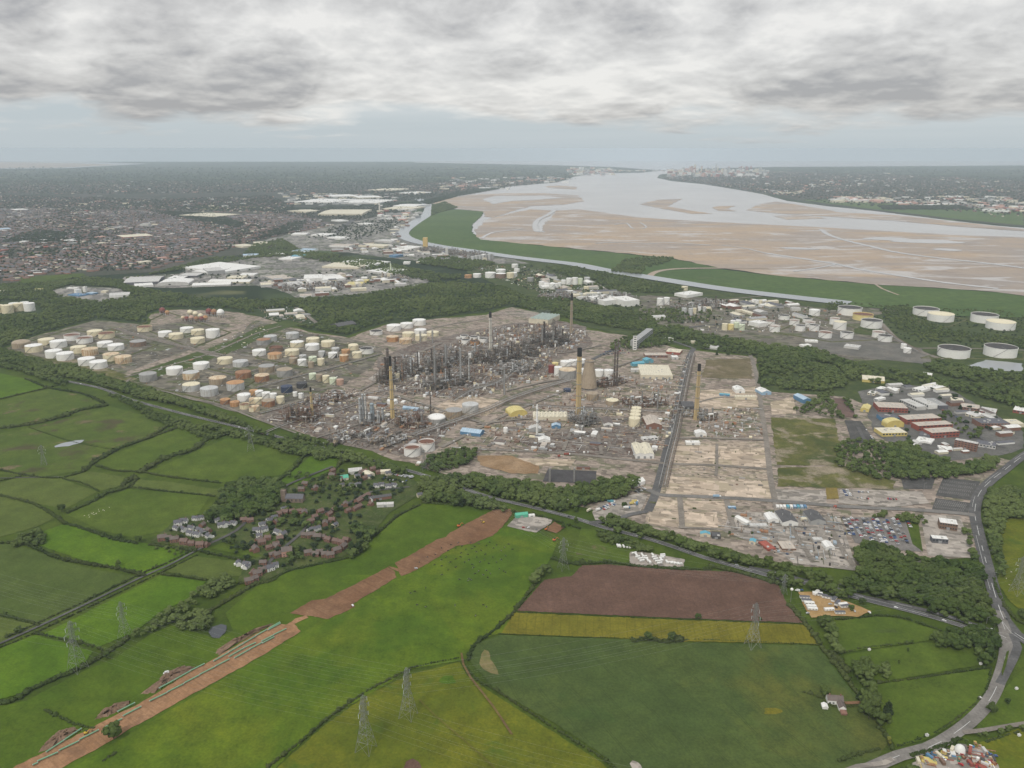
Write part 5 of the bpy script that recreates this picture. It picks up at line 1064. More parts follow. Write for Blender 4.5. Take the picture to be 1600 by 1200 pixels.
# zoom frames: (u0, v0) of a four times enlargement of the photograph
Z5, Z6, Z7, Z8, Z3, Z2 = (0,460),(400,460),(800,460),(1200,460),(800,220),(400,220)
W1 = 'in the western tank farm'; W2 = 'among the rusty tanks'; W3 = 'among the small tanks'; W4 = 'by the pipe track'
W5 = 'near the storage spheres'; W6 = 'on the low hill'; W7 = 'by the process plant'; W8 = 'in the right tank farm'; W9 = 'near the canal'; W10 = 'beside the cooling tower'
W11 = 'in the far left woods'; W12 = 'in the southern corner'
TANKS = [(Z5,[
 (0,118,44,52, 'cream', 'cone', W11),(52,122,66,60, 'cream', 'cone', W11),(122,108,64,56, 'cream', 'cone', W11),(92,92,58,40, 'white', 'cone', W11),(188,108,64,58, 'white', 'cone', W11),(158,92,50,48, 'white', 'cone', W11),
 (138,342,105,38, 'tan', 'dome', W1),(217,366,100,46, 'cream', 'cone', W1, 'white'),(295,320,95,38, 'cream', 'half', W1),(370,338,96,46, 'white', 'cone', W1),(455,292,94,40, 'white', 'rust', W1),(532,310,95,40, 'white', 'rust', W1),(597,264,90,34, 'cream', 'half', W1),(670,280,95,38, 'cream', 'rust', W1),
 (342,402,98,50, 'white', 'cone', W1),(412,417,100,48, 'white', 'cone', W1),(496,371,92,42, 'cream', 'cone', W1),(567,387,96,46, 'streaked', 'cone', W1),(660,333,92,30, 'white', 'cone', W1),(728,354,95,36, 'white', 'cone', W1),(866,330,96,34, 'brown', 'cone', W1, 'grey'),
 (547,450,100,48, 'white', 'cone', W1),(620,470,102,48, 'white', 'cone', W1),(700,420,96,46, 'cream', 'cone', W1, 'streaked'),(775,437,98,46, 'streaked', 'cone', W1),
 (908,236,88,34, 'cream', 'rust', W5),(1035,270,82,34, 'white', 'cone', W5),(1170,243,80,32, 'white', 'cone', W5),(1103,283,86,34, 'cream', 'cone', W5),(1238,258,80,34, 'cream', 'cone', W5),(1238,310,86,34, 'cream', 'cone', W5),(1334,276,84,58, 'white', 'cone', W5),
 (930,549,104,50, 'grey', 'cone', W2),(1095,508,100,46, 'white', 'cone', W2),(1198,538,100,48, 'streaked', 'cone', W2, 'pale grey'),(1261,474,98,40, 'white', 'cone', W2),(1410,440,92,38, 'cream', 'cone', W2),(1506,458,94,36, 'pale grey', 'cone', W2),(1200,612,106,46, 'pale grey', 'cone', W2, 'cream'),(1312,642,108,52, 'pale grey', 'cone', W2),(1365,570,106,44, 'tan', 'cone', W2, 'streaked'),(1476,608,108,54, 'pale grey', 'cone', W2, 'orange'),(1524,532,96,44, 'rusty', 'cone', W2),
 (1410,691,62,32, 'rusty', 'cone', W12, 'orange'),(1470,706,58,32, 'orange', 'cone', W12),(1528,672,82,42, 'white', 'cone', W12),(1532,722,62,36, 'cream', 'rust', W12),(1588,636,52,36, 'orange', 'cone', W12),(1588,686,56,34, 'streaked', 'cone', W12),(1586,738,56,36, 'cream', 'rust', W12)]),
 (Z6,[
 (22,388,84,36, 'white', 'cone', W2),(50,320,85,36, 'grey', 'cone', W2, 'rusty'),(92,300,80,38, 'pale grey', 'cone', W2),(230,281,80,38, 'pale grey', 'cone', W4),(127,362,84,30, 'brown', 'rust', W2),(120,408,88,34, 'streaked', 'cone', W2, 'orange'),(227,387,88,36, 'cream', 'cone', W4),(258,335,84,36, 'cream', 'cone', W4, 'white'),(357,308,82,30, 'cream', 'cone', W4),(354,354,86,38, 'white', 'cone', W4),(452,332,84,36, 'cream', 'cone', W4),
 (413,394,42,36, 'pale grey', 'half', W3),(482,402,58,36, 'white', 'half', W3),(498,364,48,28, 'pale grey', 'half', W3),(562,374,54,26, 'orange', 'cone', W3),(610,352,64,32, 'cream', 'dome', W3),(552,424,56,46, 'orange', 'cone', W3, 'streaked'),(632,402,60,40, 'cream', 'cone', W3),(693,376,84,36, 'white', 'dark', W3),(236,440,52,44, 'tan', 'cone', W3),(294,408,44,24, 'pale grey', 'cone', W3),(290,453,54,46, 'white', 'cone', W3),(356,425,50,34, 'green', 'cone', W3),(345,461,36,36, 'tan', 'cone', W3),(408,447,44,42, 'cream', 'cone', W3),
 (70,496,98,46, 'tan', 'cone', W2, 'grey'),(182,522,98,50, 'grey', 'cone', W2, 'tan'),(40,552,90,44, 'rusty', 'cone', W2, 'streaked'),
 (356,536,46,42, 'green', 'cone', W3),(398,546,42,42, 'tan', 'cone', W3),(440,557,44,46, 'cream', 'cone', W3),(484,567,46,46, 'green', 'cone', W3),(527,571,46,40, 'pink', 'cone', W3),
 (194,620,72,44, 'navy', 'cone', W12),(288,592,66,36, 'black', 'cone', W12),(22,640,50,36, 'white', 'cone', W12),(66,654,52,40, 'white', 'cone', W12),(110,658,44,34, 'white', 'cone', W12),(18,690,50,40, 'cream', 'cone', W12),(80,708,80,42, 'rusty', 'cone', W12, 'tan'),(155,688,50,50, 'cream', 'cone', W12),(0,738,48,40, 'streaked', 'cone', W12),(246,641,28,28, 'white', 'cone', W12),(281,653,28,32, 'white', 'cone', W12),
 (752,257,78,26, 'white', 'dark', W6),(862,233,88,38, 'white', 'cone', W6),(942,215,78,32, 'white', 'cone', W6),(1020,197,82,36, 'white', 'cone', W6),(855,301,76,36, 'orange', 'cone', W6, 'streaked'),(935,313,78,32, 'streaked', 'cone', W6),(953,275,76,34, 'cream', 'cone', W6),(1028,251,76,28, 'white', 'cone', W6),(1033,293,76,36, 'cream', 'cone', W6),(1106,266,76,28, 'cream', 'cone', W6),
 (1302,281,52,24, 'white', 'dark', W7),(1362,286,52,20, 'white', 'dark', W7),(1310,316,54,32, 'white', 'dark', W7),(1420,307,54,32, 'white', 'dark', W7),(1368,319,56,26, 'orange', 'dark', W7),(1338,430,20,62, 'white', 'cone', W7),(868,553,68,60, 'cream', 'cone', W7),
 (1130,814,112,34, 'grey', 'dome', W7, 'white'),(1238,782,106,52, 'tan', 'cone', W7, 'grey'),(1340,750,104,58, 'pale grey', 'cone', W7),(1068,988,102,64, 'white', 'rust', W12),(978,1020,104,62, 'white', 'rust', W12),(852,690,66,22, 'white', 'cone', W7),(1560,872,28,34, 'white', 'dome', W7)]),
 (Z7,[
 (247,497,40,52, 'dark red', 'cone', W10),(288,512,50,62, 'white', 'cone', W10),(346,535,110,62, 'grey', 'cone', W10, 'streaked'),(336,452,70,30, 'white', 'cone', W10),(378,446,52,34, 'white', 'cone', W10),(430,436,60,26, 'white', 'cone', W10),(270,446,40,14, 'yellow', 'cone', W10),(440,508,40,40, 'white', 'cone', W10),(543,517,58,44, 'white', 'cone', W10),(603,520,60,46, 'white', 'cone', W10),
 (345,614,46,20, 'navy', 'cone', W10),(502,670,78,50, 'tan', 'cone', W10),(625,702,80,36, 'tan', 'cone', W10, 'cream'),
 (763,832,72,58, 'cream', 'cone', 'at the head of the pale tank row'),(768,800,68,48, 'cream', 'cone', 'second in the pale tank row'),(772,776,66,44, 'cream', 'cone', 'third in the pale tank row'),(776,752,62,40, 'cream', 'cone', 'last in the pale tank row')]),
 (Z3,[(185,915,36,34, 'white', 'cone', W9),(215,922,36,32, 'white', 'cone', W9),(250,930,38,36, 'white', 'cone', W9),(275,922,30,30, 'white', 'cone', W9),(297,912,24,26, 'white', 'cone', W9),(322,899,32,28, 'white', 'cone', W9),(357,901,38,42, 'white', 'cone', W9),(393,901,36,46, 'white', 'cone', W9),(425,899,32,40, 'green', 'cone', W9),(468,888,38,34, 'pale grey', 'cone', W9),(465,931,36,18, 'cream', 'cone', W9),(500,926,32,14, 'cream', 'cone', W9),
 (925,1031,42,46, 'white', 'cone', W9),(965,1026,38,46, 'white', 'cone', W9),(1078,938,40,26, 'cream', 'cone', W9),(1075,1082,32,36, 'pale grey', 'cone', W9),(1115,1092,28,44, 'pale grey', 'cone', W9),(1140,1084,24,38, 'cream', 'cone', W9),(1170,1072,22,34, 'white', 'cone', W9),(1200,1070,22,30, 'pale grey', 'cone', W9),(1230,1066,26,26, 'cream', 'cone', W9),
 (1328,1186,36,42, 'cream', 'cone', W9),(1366,1186,38,38, 'yellow', 'cone', W9),(1400,1172,34,36, 'green', 'cone', W9),(1434,1188,38,38, 'green', 'cone', W9),(1380,1150,34,24, 'white', 'cone', W9),(1414,1150,34,28, 'white', 'cone', W9),(1510,1016,24,24, 'white', 'cone', W9),(1530,1020,26,24, 'white', 'cone', W9),(1552,1020,24,22, 'cream', 'cone', W9),
 (115,882,40,26, 'grey', 'cone', W9),(18,797,42,24, 'white', 'cone', W9),(30,820,36,18, 'white', 'cone', W9),(8,852,50,30, 'white', 'cone', W9),(392,975,28,30, 'pale grey', 'cone', W9),(430,980,26,28, 'pale grey', 'cone', W9)]),
 (Z2,[(1465,860,66,38, 'white', 'cone', W9),(1530,862,66,34, 'brown', 'cone', W9, 'white'),(1530,822,62,16, 'white', 'cone', W9),(1382,857,52,26, 'white', 'cone', W9),(1327,860,46,22, 'orange', 'cone', W9),(1590,862,48,40, 'cream', 'cone', W9),(1355,755,22,34, 'pale grey', 'cone', W9),(1376,752,22,36, 'pale grey', 'cone', W9),(1396,750,22,36, 'pale grey', 'cone', W9),(1416,748,22,34, 'pale grey', 'cone', W9),(1436,746,22,34, 'grey', 'cone', W9),(1456,744,22,36, 'pale grey', 'cone', W9),(1474,742,20,34, 'grey', 'cone', W9),(1330,748,20,34, 'grey', 'cone', W9)]),
 (Z8,[(288,135,66,40, 'white', 'cone', W8),(98,161,68,30, 'white', 'dark', W8),(163,196,60,38, 'white', 'rust', W8),(200,232,62,40, 'white', 'dark', W8),(40,238,64,44, 'white', 'rust', W8),(14,188,52,22, 'white', 'rust', W8),(245,180,58,28, 'white', 'dark', W8),(262,206,60,36, 'white', 'rust', W8),(285,231,62,42, 'white', 'dark', W8),(414,192,60,48, 'white', 'rust', W8),(446,224,78,56, 'white', 'cone', W8, 'cream'),
 (507,135,144,52, 'white', 'dark', W8),(590,167,122,42, 'yellow', 'rust', W8),(643,216,126,54, 'white', 'dark', W8),(355,277,80,42, 'white', 'rust', W8),(490,279,78,42, 'white', 'dark', W8),(688,273,76,42, 'white', 'rust', W8),(728,299,82,42, 'white', 'dark', W8),(845,342,34,30, 'white', 'cone', W8),(868,370,46,36, 'white', 'cone', W8),
 (982,140,152,50, 'white', 'dark', 'among the huge pair on the far marsh side'),(1074,176,154,52, 'white', 'cone', 'among the huge pair on the far marsh side', 'cream'),(1346,184,156,58, 'white', 'dark', 'of the huge pair on the right edge'),(1447,227,166,54, 'white', 'cone', 'of the huge pair on the right edge', 'cream'),(1154,404,186,64, 'white', 'dark', 'nearest of the huge ones beside the grey pond'),(1444,400,188,70, 'white', 'dark', 'beside the grey pond at the right edge')])]
TANKXY = []
for (z0, rows) in TANKS:
 for q in rows:
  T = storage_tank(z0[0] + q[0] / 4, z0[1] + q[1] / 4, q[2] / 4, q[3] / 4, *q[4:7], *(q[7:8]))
  TANKXY.append((T.location.x, T.location.y))
# earth walls round the tanks
def bund(pts, lab):
 L = [G(*p) for p in pts]; L.append(L[0]); m = MB()
 for a, b in zip(L[:-1], L[1:]):
  d = (b - a).normalized(); n = Vector((-d.y, d.x, 0)); a = a - d * 2; b = b + d * 2
  m.add([a + n * 4, a + n * .8 + Vector((0,0,2.4)), a - n * .8 + Vector((0,0,2.4)), a - n * 4, b + n * 4, b + n * .8 + Vector((0,0,2.4)), b - n * .8 + Vector((0,0,2.4)), b - n * 4],[(0,1,5,4),(1,2,6,5),(2,3,7,6),(0,3,2,1),(4,5,6,7)])
 tag(m.build('earth_bund', BUND), lab, 'earth bund', 'earth bunds round the tanks')
for pts, lab in [([(10,545),(110,515),(245,540),(140,580)], 'low grassy earth wall around the big western tank group'),([(215,510),(262,488),(360,520),(300,545)], 'low earth wall around the tanks by the spheres'),([(205,598),(290,568),(400,595),(345,630)], 'low earth wall around the streaked tanks'),([(400,560),(440,522),(545,540),(480,575)], 'low earth wall around the cream tanks'),
                 ([(1210,520),(1270,495),(1400,530),(1300,535)], 'low earth wall in the right tank farm'),([(1440,560),(1480,548),(1600,552),(1600,562)], 'low earth wall around the two largest tanks'),([(1420,500),(1440,486),(1510,500),(1480,512)], 'low earth wall around the huge marsh side pair')]: bund(pts, lab)
# ---- storage spheres on legs
def sphere_tank(u, vb, wpx, col, lab):
 p = G(u, vb); s = depth(p) / FPX; r = wpx * s / 2; zc = r * 1.35
 T = thing('storage_sphere', (p.x, p.y + r * .6, .6), lab, 'storage sphere', 'gas storage spheres', rng.uniform(0,6))
 m = MB(); m.ball(0,0, zc, r, 20,12); m.build('ball', TM[col], T, smooth=True)
 for i in range(8):
  a = i * math.pi / 4; m = MB(); m.bar((math.cos(a) * r * .95, math.sin(a) * r * .95,-.3),(math.cos(a) * r * .95, math.sin(a) * r * .95, zc), r * .05,6); m.build('leg', TM['pale grey'], T)
 m = MB(); m.lathe([(r * 1.0, zc - .1),(r * 1.1, zc - .1),(r * 1.1, zc + .4),(r * 1.0, zc + .4)],20); m.build('walkway', RAIL, T)
 m = MB(); m.bar((r * 1.4,0,0),(r * .3,0, zc + r), .4,4); m.cyl(0,0, zc + r - .2, zc + r + .8, r * .15, n=8); m.build('stair', RAIL, T)
for (x, y, w, c, l) in [(1013,128,38, 'dark red', 'dark red storage sphere, larger of the separate pair'),(1044,134,28, 'orange', 'small orange storage sphere of the separate pair'),(1143,166,26, 'streaked', 'cream storage sphere at the left end of the cluster'),(1166,172,28, 'dark red', 'dark red storage sphere at the front left of the cluster'),(1187,140,36, 'cream', 'cream storage sphere at the back left of the cluster'),(1220,146,34, 'cream', 'cream storage sphere at the back centre of the cluster'),(1195,172,34, 'pink', 'faded pink storage sphere at the front of the cluster'),(1226,176,32, 'rusty', 'rust coloured storage sphere at the front centre'),(1252,158,32, 'cream', 'cream storage sphere at the back right of the cluster'),(1258,174,30, 'dark red', 'dark red storage sphere behind the orange one'),(1282,170,32, 'orange', 'orange storage sphere at the right end of the cluster'),(1304,136,40, 'dark red', 'tall dark red storage sphere, left of the three big ones'),(1336,138,38, 'rusty', 'rust red storage sphere in the middle of the three big ones'),(1376,148,46, 'white', 'large white storage sphere on tall legs')]:
 sphere_tank(x / 4,460 + y / 4, w / 4, c, l)
# ================================================================ CHIMNEYS
YEL = steel_mat('ochre_concrete', (0.56,0.42,0.20),(0.40,0.28,0.13),0.4, .85); CAPM = plain('soot', (0.022,0.021,0.022), .9, .2, .2)
CONC = steel_mat('stained_concrete', (0.36,0.29,0.21),(0.24,0.19,0.14),0.6, .9); PALE = steel_mat('pale_concrete', (0.58,0.55,0.48),(0.42,0.37,0.3), .3, .85); BRN = steel_mat('brown_steel_stack', (0.10,0.075,0.06),(0.06,0.045, .04), .5, .8)
WHI = TM['white']
def chimney(u, vb, vt, wb, wt, capv, mat, lab, name='chimney', flue=False, rings=5):
 p = G(u, vb); s = depth(p) / FPX; h = H(u, vb, vt); hc = H(u, vb, capv) if capv else h
 r0, r1 = wb * s / 2, wt * s / 2
 T = thing(name, (p.x, p.y + r0,0.4), lab, 'chimney', 'refinery chimneys', math.atan2(-p.y, -p.x))
 rr = lambda z: r0 + (r1 - r0) * z / h
 m = MB(); m.lathe([(r0 * 1.04,0),(rr(hc), hc)] + ([(rr(hc) * .9, hc),(rr(hc) * .9, hc - 4)] if not capv else []),24); m.build('shaft', mat, T, smooth=True)
 if capv:
  m = MB(); m.lathe([(rr(hc) + .1, hc),(r1 + .15, h),(r1 * .8, h),(r1 * .8, h - 6),(.1, h - 6)],24); m.build('cap', CAPM, T)
 m = MB()
 for i in range(1, rings + 1):
  z = hc * i / (rings + .4); a = rr(z); m.lathe([(a, z),(a + .9, z),(a + .9, z + .9),(a, z + .9)],24)
 m.build('platform', RAIL, T)
 m = MB(); m.bar((r0 + .25,0,0),(rr(hc) + .25,0, hc), .28,4); m.build('ladder', DARKS, T)
 if flue:
  m = MB()
  for a in (.45,-.45): m.bar(((r0 + .1) * math.cos(a),(r0 + .1) * math.sin(a),0),((r1 + .1) * math.cos(a),(r1 + .1) * math.sin(a), hc), .5,5)
  m.build('rib', CONC, T)
  m = MB(); m.box(-r0 * 1.6,0,0, r0 * 3, r0 * 1.4, r0 * 2.2); m.build('flue_duct', RAIL, T)
 global TOPZ
 return T
chimney(903.5,655,545,8,7,558, YEL, 'tallest ochre chimney with a black top beside the cooling tower', flue=True)
chimney(1088,657,570,7.5,4.6,581, YEL, 'ochre chimney with black tip right of the main street', flue=True, rings=4)
chimney(613,655,558,7,3.4,573, YEL, 'ochre chimney with black tip among the left process units')
chimney(488,656,606,4.6,2.6,613, YEL, 'short ochre chimney in the southern process unit', rings=3)
chimney(766.5,558,488,5.4,4,497, PALE, 'pale grey chimney with smoking black top behind the plant')
chimney(892.5,521,459,4.6,3.2,470, CONC, 'brown chimney far behind the plant near the wood', rings=4)
chimney(607,599,545,5,4.2, None, BRN, 'thick dark brown stack behind the left ochre chimney')
chimney(839,681,633,3.2,2.4, None, WHI, 'slim white stack near the pale ribbed shed', rings=2)
chimney(959.5,604,534,3,2.2, None, BRN, 'left brown stack of the slim pair', rings=6)
chimney(963.6,604,532,3,2.2, None, BRN, 'right brown stack of the slim pair', rings=6)
chimney(673,647,615,2.2,1.8, None, BRN, 'slim rust brown stack beside the small tanks', rings=2)
chimney(654,578,552,4.4,4, None, WHI, 'short white column stack in the dark process plant', rings=1)
chimney(610.5,426,412,2.6,1.8, None, TM['green'], 'small pale green stack at the trading estate', rings=1)
chimney(593,332,316,2.5,2, None, PALE, 'small far stack near the canal sheds', rings=1)
# ---- cooling tower
p = G(921,611); s = depth(p) / FPX; h = H(921,611,567)
T = thing('cooling_tower', (p.x, p.y + 13 * s, .4), 'single brown concrete cooling tower behind the tallest chimney', 'cooling tower')
pr = [(13.1 * s, 4),(12.5 * s, h * .16),(11.3 * s, h * .38),(9.5 * s, h * .6),(8.0 * s, h * .8),(7.5 * s, h * .92),(7.6 * s, h)]
m = MB(); m.lathe(pr + [(7.2 * s, h),(7.4 * s, h * .85),(8.6 * s, h * .66)],40); m.build('shell', CONC, T, smooth=True)
m = MB(); m.lathe([(7.55 * s, h - 1.5),(8.0 * s, h - 1.5),(8.0 * s, h + .3),(7.3 * s, h + .3)],40); m.build('rim', PADM, T)
for i in range(20):
 m = MB()
 for k in (-1,1):
  a = i * math.pi / 10; m.bar((13.2 * s * math.cos(a),13.2 * s * math.sin(a),0),(12.7 * s * math.cos(a + k * .15),12.7 * s * math.sin(a + k * .15),4.2), .5,4)
 m.build('strut', PADM, T)
m = MB(); m.lathe([(14.2 * s, -.3),(14.2 * s, 1),(13.6 * s, 1),(13.6 * s, .6),(.1, .6)],40); m.build('basin', PADM, T)
# ---- smoke of the pale chimney
def smoke(u, vb, vt, lab):
 g = G(u, vb); h = H(u, vb, vt); m = MB(); P0 = Vector((g.x, g.y, h + 2)); vs = []
 n = 14
 for i in range(n):
  t = i / (n - 1); c = P0 + Vector((150 * t, 60 * t, -4 - 16 * t)); r = 3 + 20 * t ** .8
  vs += [(c.x + rng.uniform(-2,2), c.y + r * math.cos(a) * .9, c.z + r * math.sin(a) * .6) for a in [k * math.pi / 5 for k in range(10)]]
 m.add(vs, [(i * 10 + k, i * 10 + (k + 1) % 10,(i + 1) * 10 + (k + 1) % 10,(i + 1) * 10 + k) for i in range(n - 1) for k in range(10)] + [tuple(range(9,-1,-1)), tuple(range((n - 1) * 10, n * 10))])
 mm = bpy.data.materials.new('smoke'); mm.use_nodes = True; t = NT(mm.node_tree); t.n.clear(); out = t.new('ShaderNodeOutputMaterial'); v = t.new('ShaderNodeVolumePrincipled'); v.inputs['Density'].default_value = .0035; v.inputs['Color'].default_value = (.75, .82, .9,1); t.link(v.outputs[0], out.inputs['Volume'])
 tag(m.build('smoke', mm), lab, 'smoke', kind='stuff')
smoke(766.5,558,488, 'thin drifting smoke from the pale chimney')
# ================================================================ PROCESS UNITS
STM = [steel_mat('weathered_steel', (0.155,0.138,0.12),(0.09, .065, .05), .5, .8), steel_mat('rusty_frame', (0.17,0.105,0.075),(0.09, .055, .04), .5, .85), steel_mat('grey_frame', (0.27,0.26,0.245),(0.14, .12, .10), .5, .7)]
SILV = steel_mat('silver_cladding', (0.50,0.52,0.53),(0.36, .36, .36), .3, .45); BLUEG = steel_mat('blue_grey_cladding', (0.30,0.36,0.40), None, 0, .6)
COLM = {'silver': SILV, 'dark': BRN, 'tan': TM['tan'], 'white': WHI, 'grey': STM[2], 'rust': TM['rusty'], 'blue': BLUEG, 'pale': TM['pale grey']}
def process_unit(u0, v0, u1, v1, dep, hgt, frame, cols, lab, seed, vessels=4, pipes=26, lev=4, dens=1.0):
 """steel frame with decks, tall columns, drums, a furnace and pipework, standing on the ground line between two pixels"""
 g = random.Random(seed); a, b = G(u0, v0), G(u1, v1); w = (b - a).length; rot = math.atan2(b.y - a.y, b.x - a.x)
 hgt *= 1.15
 T = thing('process_unit', (a.x, a.y, .6), lab, 'process unit', 'refinery process units', rot)
 m = MB(); nx = max(2, int(w / 9)); ny = max(2, int(dep / 10))
 hh = {}
 for i in range(nx):
  for j in range(ny): hh[i, j] = hgt * g.choice([.2, .3, .4, .55, .7,1.0]) if g.random() < .82 * dens else 0
 dx, dy = w / nx, dep / ny
 for (i, j), h in hh.items():
  if not h: continue
  x0, x1, y0, y1 = i * dx + .6,(i + 1) * dx - .6, j * dy + .6,(j + 1) * dy - .6
  for x in (x0, x1):
   for y in (y0, y1): m.box(x, y, 0, .5, .5, h)
  n = max(1, int(h / 5.5))
  for k in range(1, n + 1):
   z = h * k / n
   for y in (y0, y1): m.box((x0 + x1) / 2, y, z - .5, dx - 1.2, .5, .49)
   for x in (x0, x1): m.box(x, (y0 + y1) / 2, z - .5, .5, dy - 1.2, .48)
   if g.random() < .6: m.box((x0 + x1) / 2 + g.uniform(-1,1),(y0 + y1) / 2, z, dx * g.uniform(.4, .85), dy * g.uniform(.4, .85), .15)
  if g.random() < .5: m.bar((x0, y0,0),(x1, y0, h), .25,4)
 m.build('steel_frame', STM[frame], T)
 m = MB()
 for (i, j), h in hh.items():
  for q in range(3):
   z = g.uniform(0, max(h, 3) * .9); sx, sy, sz = g.uniform(1.5, dx * .85), g.uniform(1.5,7), g.uniform(1.2,5)
   x, y = (i + g.uniform(.25, .75)) * dx, (j + g.uniform(.25, .75)) * dy
   if g.random() < .5: m.box(x, y, z, sx, sy, sz, 0, g.randrange(4))
   else: m.cyl(x, y, z, z + sz * 1.6, sy * .3, n=10, mi=g.randrange(4))
 m.build('equipment', [STM[0], TM['pale grey'], TM['tan'], STM[1]], T)['kind'] = 'stuff'
 for i in range(vessels):
  m = MB(); x, y = g.uniform(.1, .8) * w, g.uniform(.05, .9) * dep; z = g.choice([1.5,1.5,6,11]); L = g.uniform(8,16); r = g.uniform(1.2,2.4)
  m.bar((x, y, z + r),(x + L, y, z + r), r, 12); m.box(x + L * .2, y, 0, .8, r * 1.6, z + .3); m.box(x + L * .8, y, 0, .8, r * 1.6, z + .3)
  m.build('drum', g.choice([SILV, TM['pale grey'], TM['tan'], WHI, STM[0]]), T)
 for k in range(3):
  m = MB()
  for i in range(pipes // 3):
   x, y, z = g.uniform(0, w), g.uniform(0, dep), g.uniform(1, hgt * .5); r = g.uniform(.18, .5); q = [(x, y, z)]
   for s in range(4):
    ax = g.choice([0,1,0,1,2]); l = list(q[-1]); l[ax] += g.uniform(4,16) * g.choice([-1,1]) if ax < 2 else g.uniform(2,9)
    l[0] = min(max(l[0],0), w); l[1] = min(max(l[1],0), dep); q.append(tuple(l))
   m.path(q, r, 6)
  m.build('pipework', [SILV, STM[1], TM['pale grey']][k], T)['kind'] = 'stuff'
 for (fx, fy, r, h, c) in cols:
  x, y = fx * w, fy * dep; m = MB(); m.lathe([(r, 0),(r, h * .62),(r * .86, h * .66),(r * .86, h - r * .5),(r * .6, h - r * .1),(.05, h)],14)
  co = m.build('column', COLM[c], T, smooth=False, loc=(x, y, 0))
  m = MB(); n = max(2, int(h / 9))
  for k in range(1, n + 1):
   z = h * k / (n + .3); m.lathe([(r, z),(r + 1.1, z),(r + 1.1, z + 1.1),(r + 1.0, z + 1.1),(r + 1.0, z + .15)],14)
  m.bar((0,-r - .5,0),(0,-r - .5, h * .95), .3,4); m.bar((r + .4,0,2),(r + .4,0, h * .9), .35,6); m.build('platform', RAIL if c != 'dark' else DARKS, co)
 return T
PU = process_unit
PU(602,604,636,596,45,46,0,[(.2, .3,2.2,62, 'dark'),(.5, .2,2.0,48, 'grey'),(.75, .5,1.8,55, 'dark'),(.9, .2,1.5,40, 'rust')], 'dark tall cracking unit right of the left ochre chimney', 1)
PU(636,592,700,582,60,30,0,[(.15, .2,1.6,45, 'silver'),(.4, .5,1.4,52, 'dark'),(.6, .3,2,38, 'grey'),(.8, .7,1.5,50, 'dark'),(.95, .3,1.4,35, 'rust')], 'dark process unit in the heart of the refinery', 2)
PU(676,612,745,600,60,22,0,[(.1, .1,1.3,72, 'grey'),(.35, .2,1.2,42, 'silver'),(.9, .25,1.5,64, 'pale'),(.55, .6,1.3,34, 'dark')], 'grey process unit with two very tall grey columns', 3)
PU(700,576,765,566,70,26,0,[(.1, .4,1.4,48, 'grey'),(.3, .3,1.4,36, 'dark'),(.65, .2,1.7,30, 'grey'),(.85, .6,1.4,42, 'silver')], 'brown process unit left of the pale smoking chimney', 4)
PU(770,572,850,556,80,26,0,[(.15, .3,1.5,35, 'dark'),(.35, .2,1.6,30, 'silver'),(.55, .5,1.4,40, 'dark'),(.75, .3,1.7,28, 'grey')], 'dark process unit right of the pale smoking chimney', 5)
PU(852,546,892,536,70,34,0,[(.1, .3,2.4,58, 'grey'),(.25, .4,2.4,66, 'dark'),(.45, .2,1.8,40, 'grey'),(.7, .4,2,46, 'dark'),(.9, .3,1.7,36, 'dark')], 'dark tower block unit before the far brown chimney', 6)
PU(800,590,850,574,60,16,2,[(.2, .3,1.5,26, 'pale'),(.6, .4,1.3,24, 'silver')], 'low process unit of pale drums before the dark units', 7)
PU(440,660,488,663,42,24,1,[(.25, .3,1.6,34, 'grey'),(.45, .2,1.8,38, 'tan'),(.65, .4,1.5,30, 'rust'),(.8, .2,1.2,28, 'dark')], 'rust brown process unit beside the short ochre chimney', 8)
PU(562,668,604,664,34,14,2,[(.08, .5,2.2,52, 'silver'),(.2, .6,2.2,58, 'silver'),(.28, .4,1.3,60, 'white'),(.4, .3,3.2,24, 'silver'),(.52, .5,4.2,40, 'blue'),(.72, .3,2.4,26, 'pale'),(.9, .4,2,30, 'silver')], 'unit of tall silver columns left of the ochre chimney', 9)
PU(616,668,662,672,34,26,1,[(.1, .3,3.0,30, 'tan'),(.35, .4,1.4,26, 'rust'),(.6, .2,1.4,24, 'rust'),(.85, .4,1.6,26, 'grey')], 'red brown furnace unit right of the left ochre chimney', 10)
PU(905,670,942,664,48,28,2,[(.25, .3,1.5,30, 'silver'),(.45, .5,1.6,34, 'silver'),(.7, .3,1.3,26, 'pale')], 'silvery boiler house unit right of the tallest chimney', 11,3,30)
PU(1092,660,1122,658,36,14,2,[(.3, .3,1.3,22, 'pale'),(.6, .5,1.2,20, 'grey'),(.8, .3,1.0,24, 'grey')], 'small grey boiler unit right of the eastern chimney', 12)
PU(1052,652,1084,652,26,9,2,[(.5, .4,1.0,14, 'tan')], 'low yellowish unit left of the eastern chimney', 13,2,16)
PU(945,608,985,598,46,12,1,[(.2, .2,1.3,22, 'dark'),(.8, .4,1.2,18, 'tan')], 'brown low unit at the foot of the slim stack pair', 14)
PU(985,640,1045,634,50,10,1,[(.15, .3,1.6,12, 'pale'),(.4, .4, .9,30, 'grey'),(.7, .3, .9,24, 'dark')], 'spread of pipe gantries beside the main street', 15,5,40)
PU(490,640,552,622,46,10,1,[(.3, .4,1.2,20, 'blue'),(.7, .3,1.0,14, 'dark')], 'low brown unit behind the short ochre chimney', 16,5,36)
PU(520,700,556,684,26,10,0,[], 'first low pipe bridge shed before the tree belt', 17,3,20)
PU(562,688,590,676,26,10,0,[], 'second low pipe bridge shed before the tree belt', 18,3,20)
PU(590,698,620,682,26,10,0,[], 'third low pipe bridge shed before the tree belt', 19,3,20)
PU(604,702,640,688,22,10,0,[], 'fourth low pipe bridge shed before the tree belt', 20,3,20)
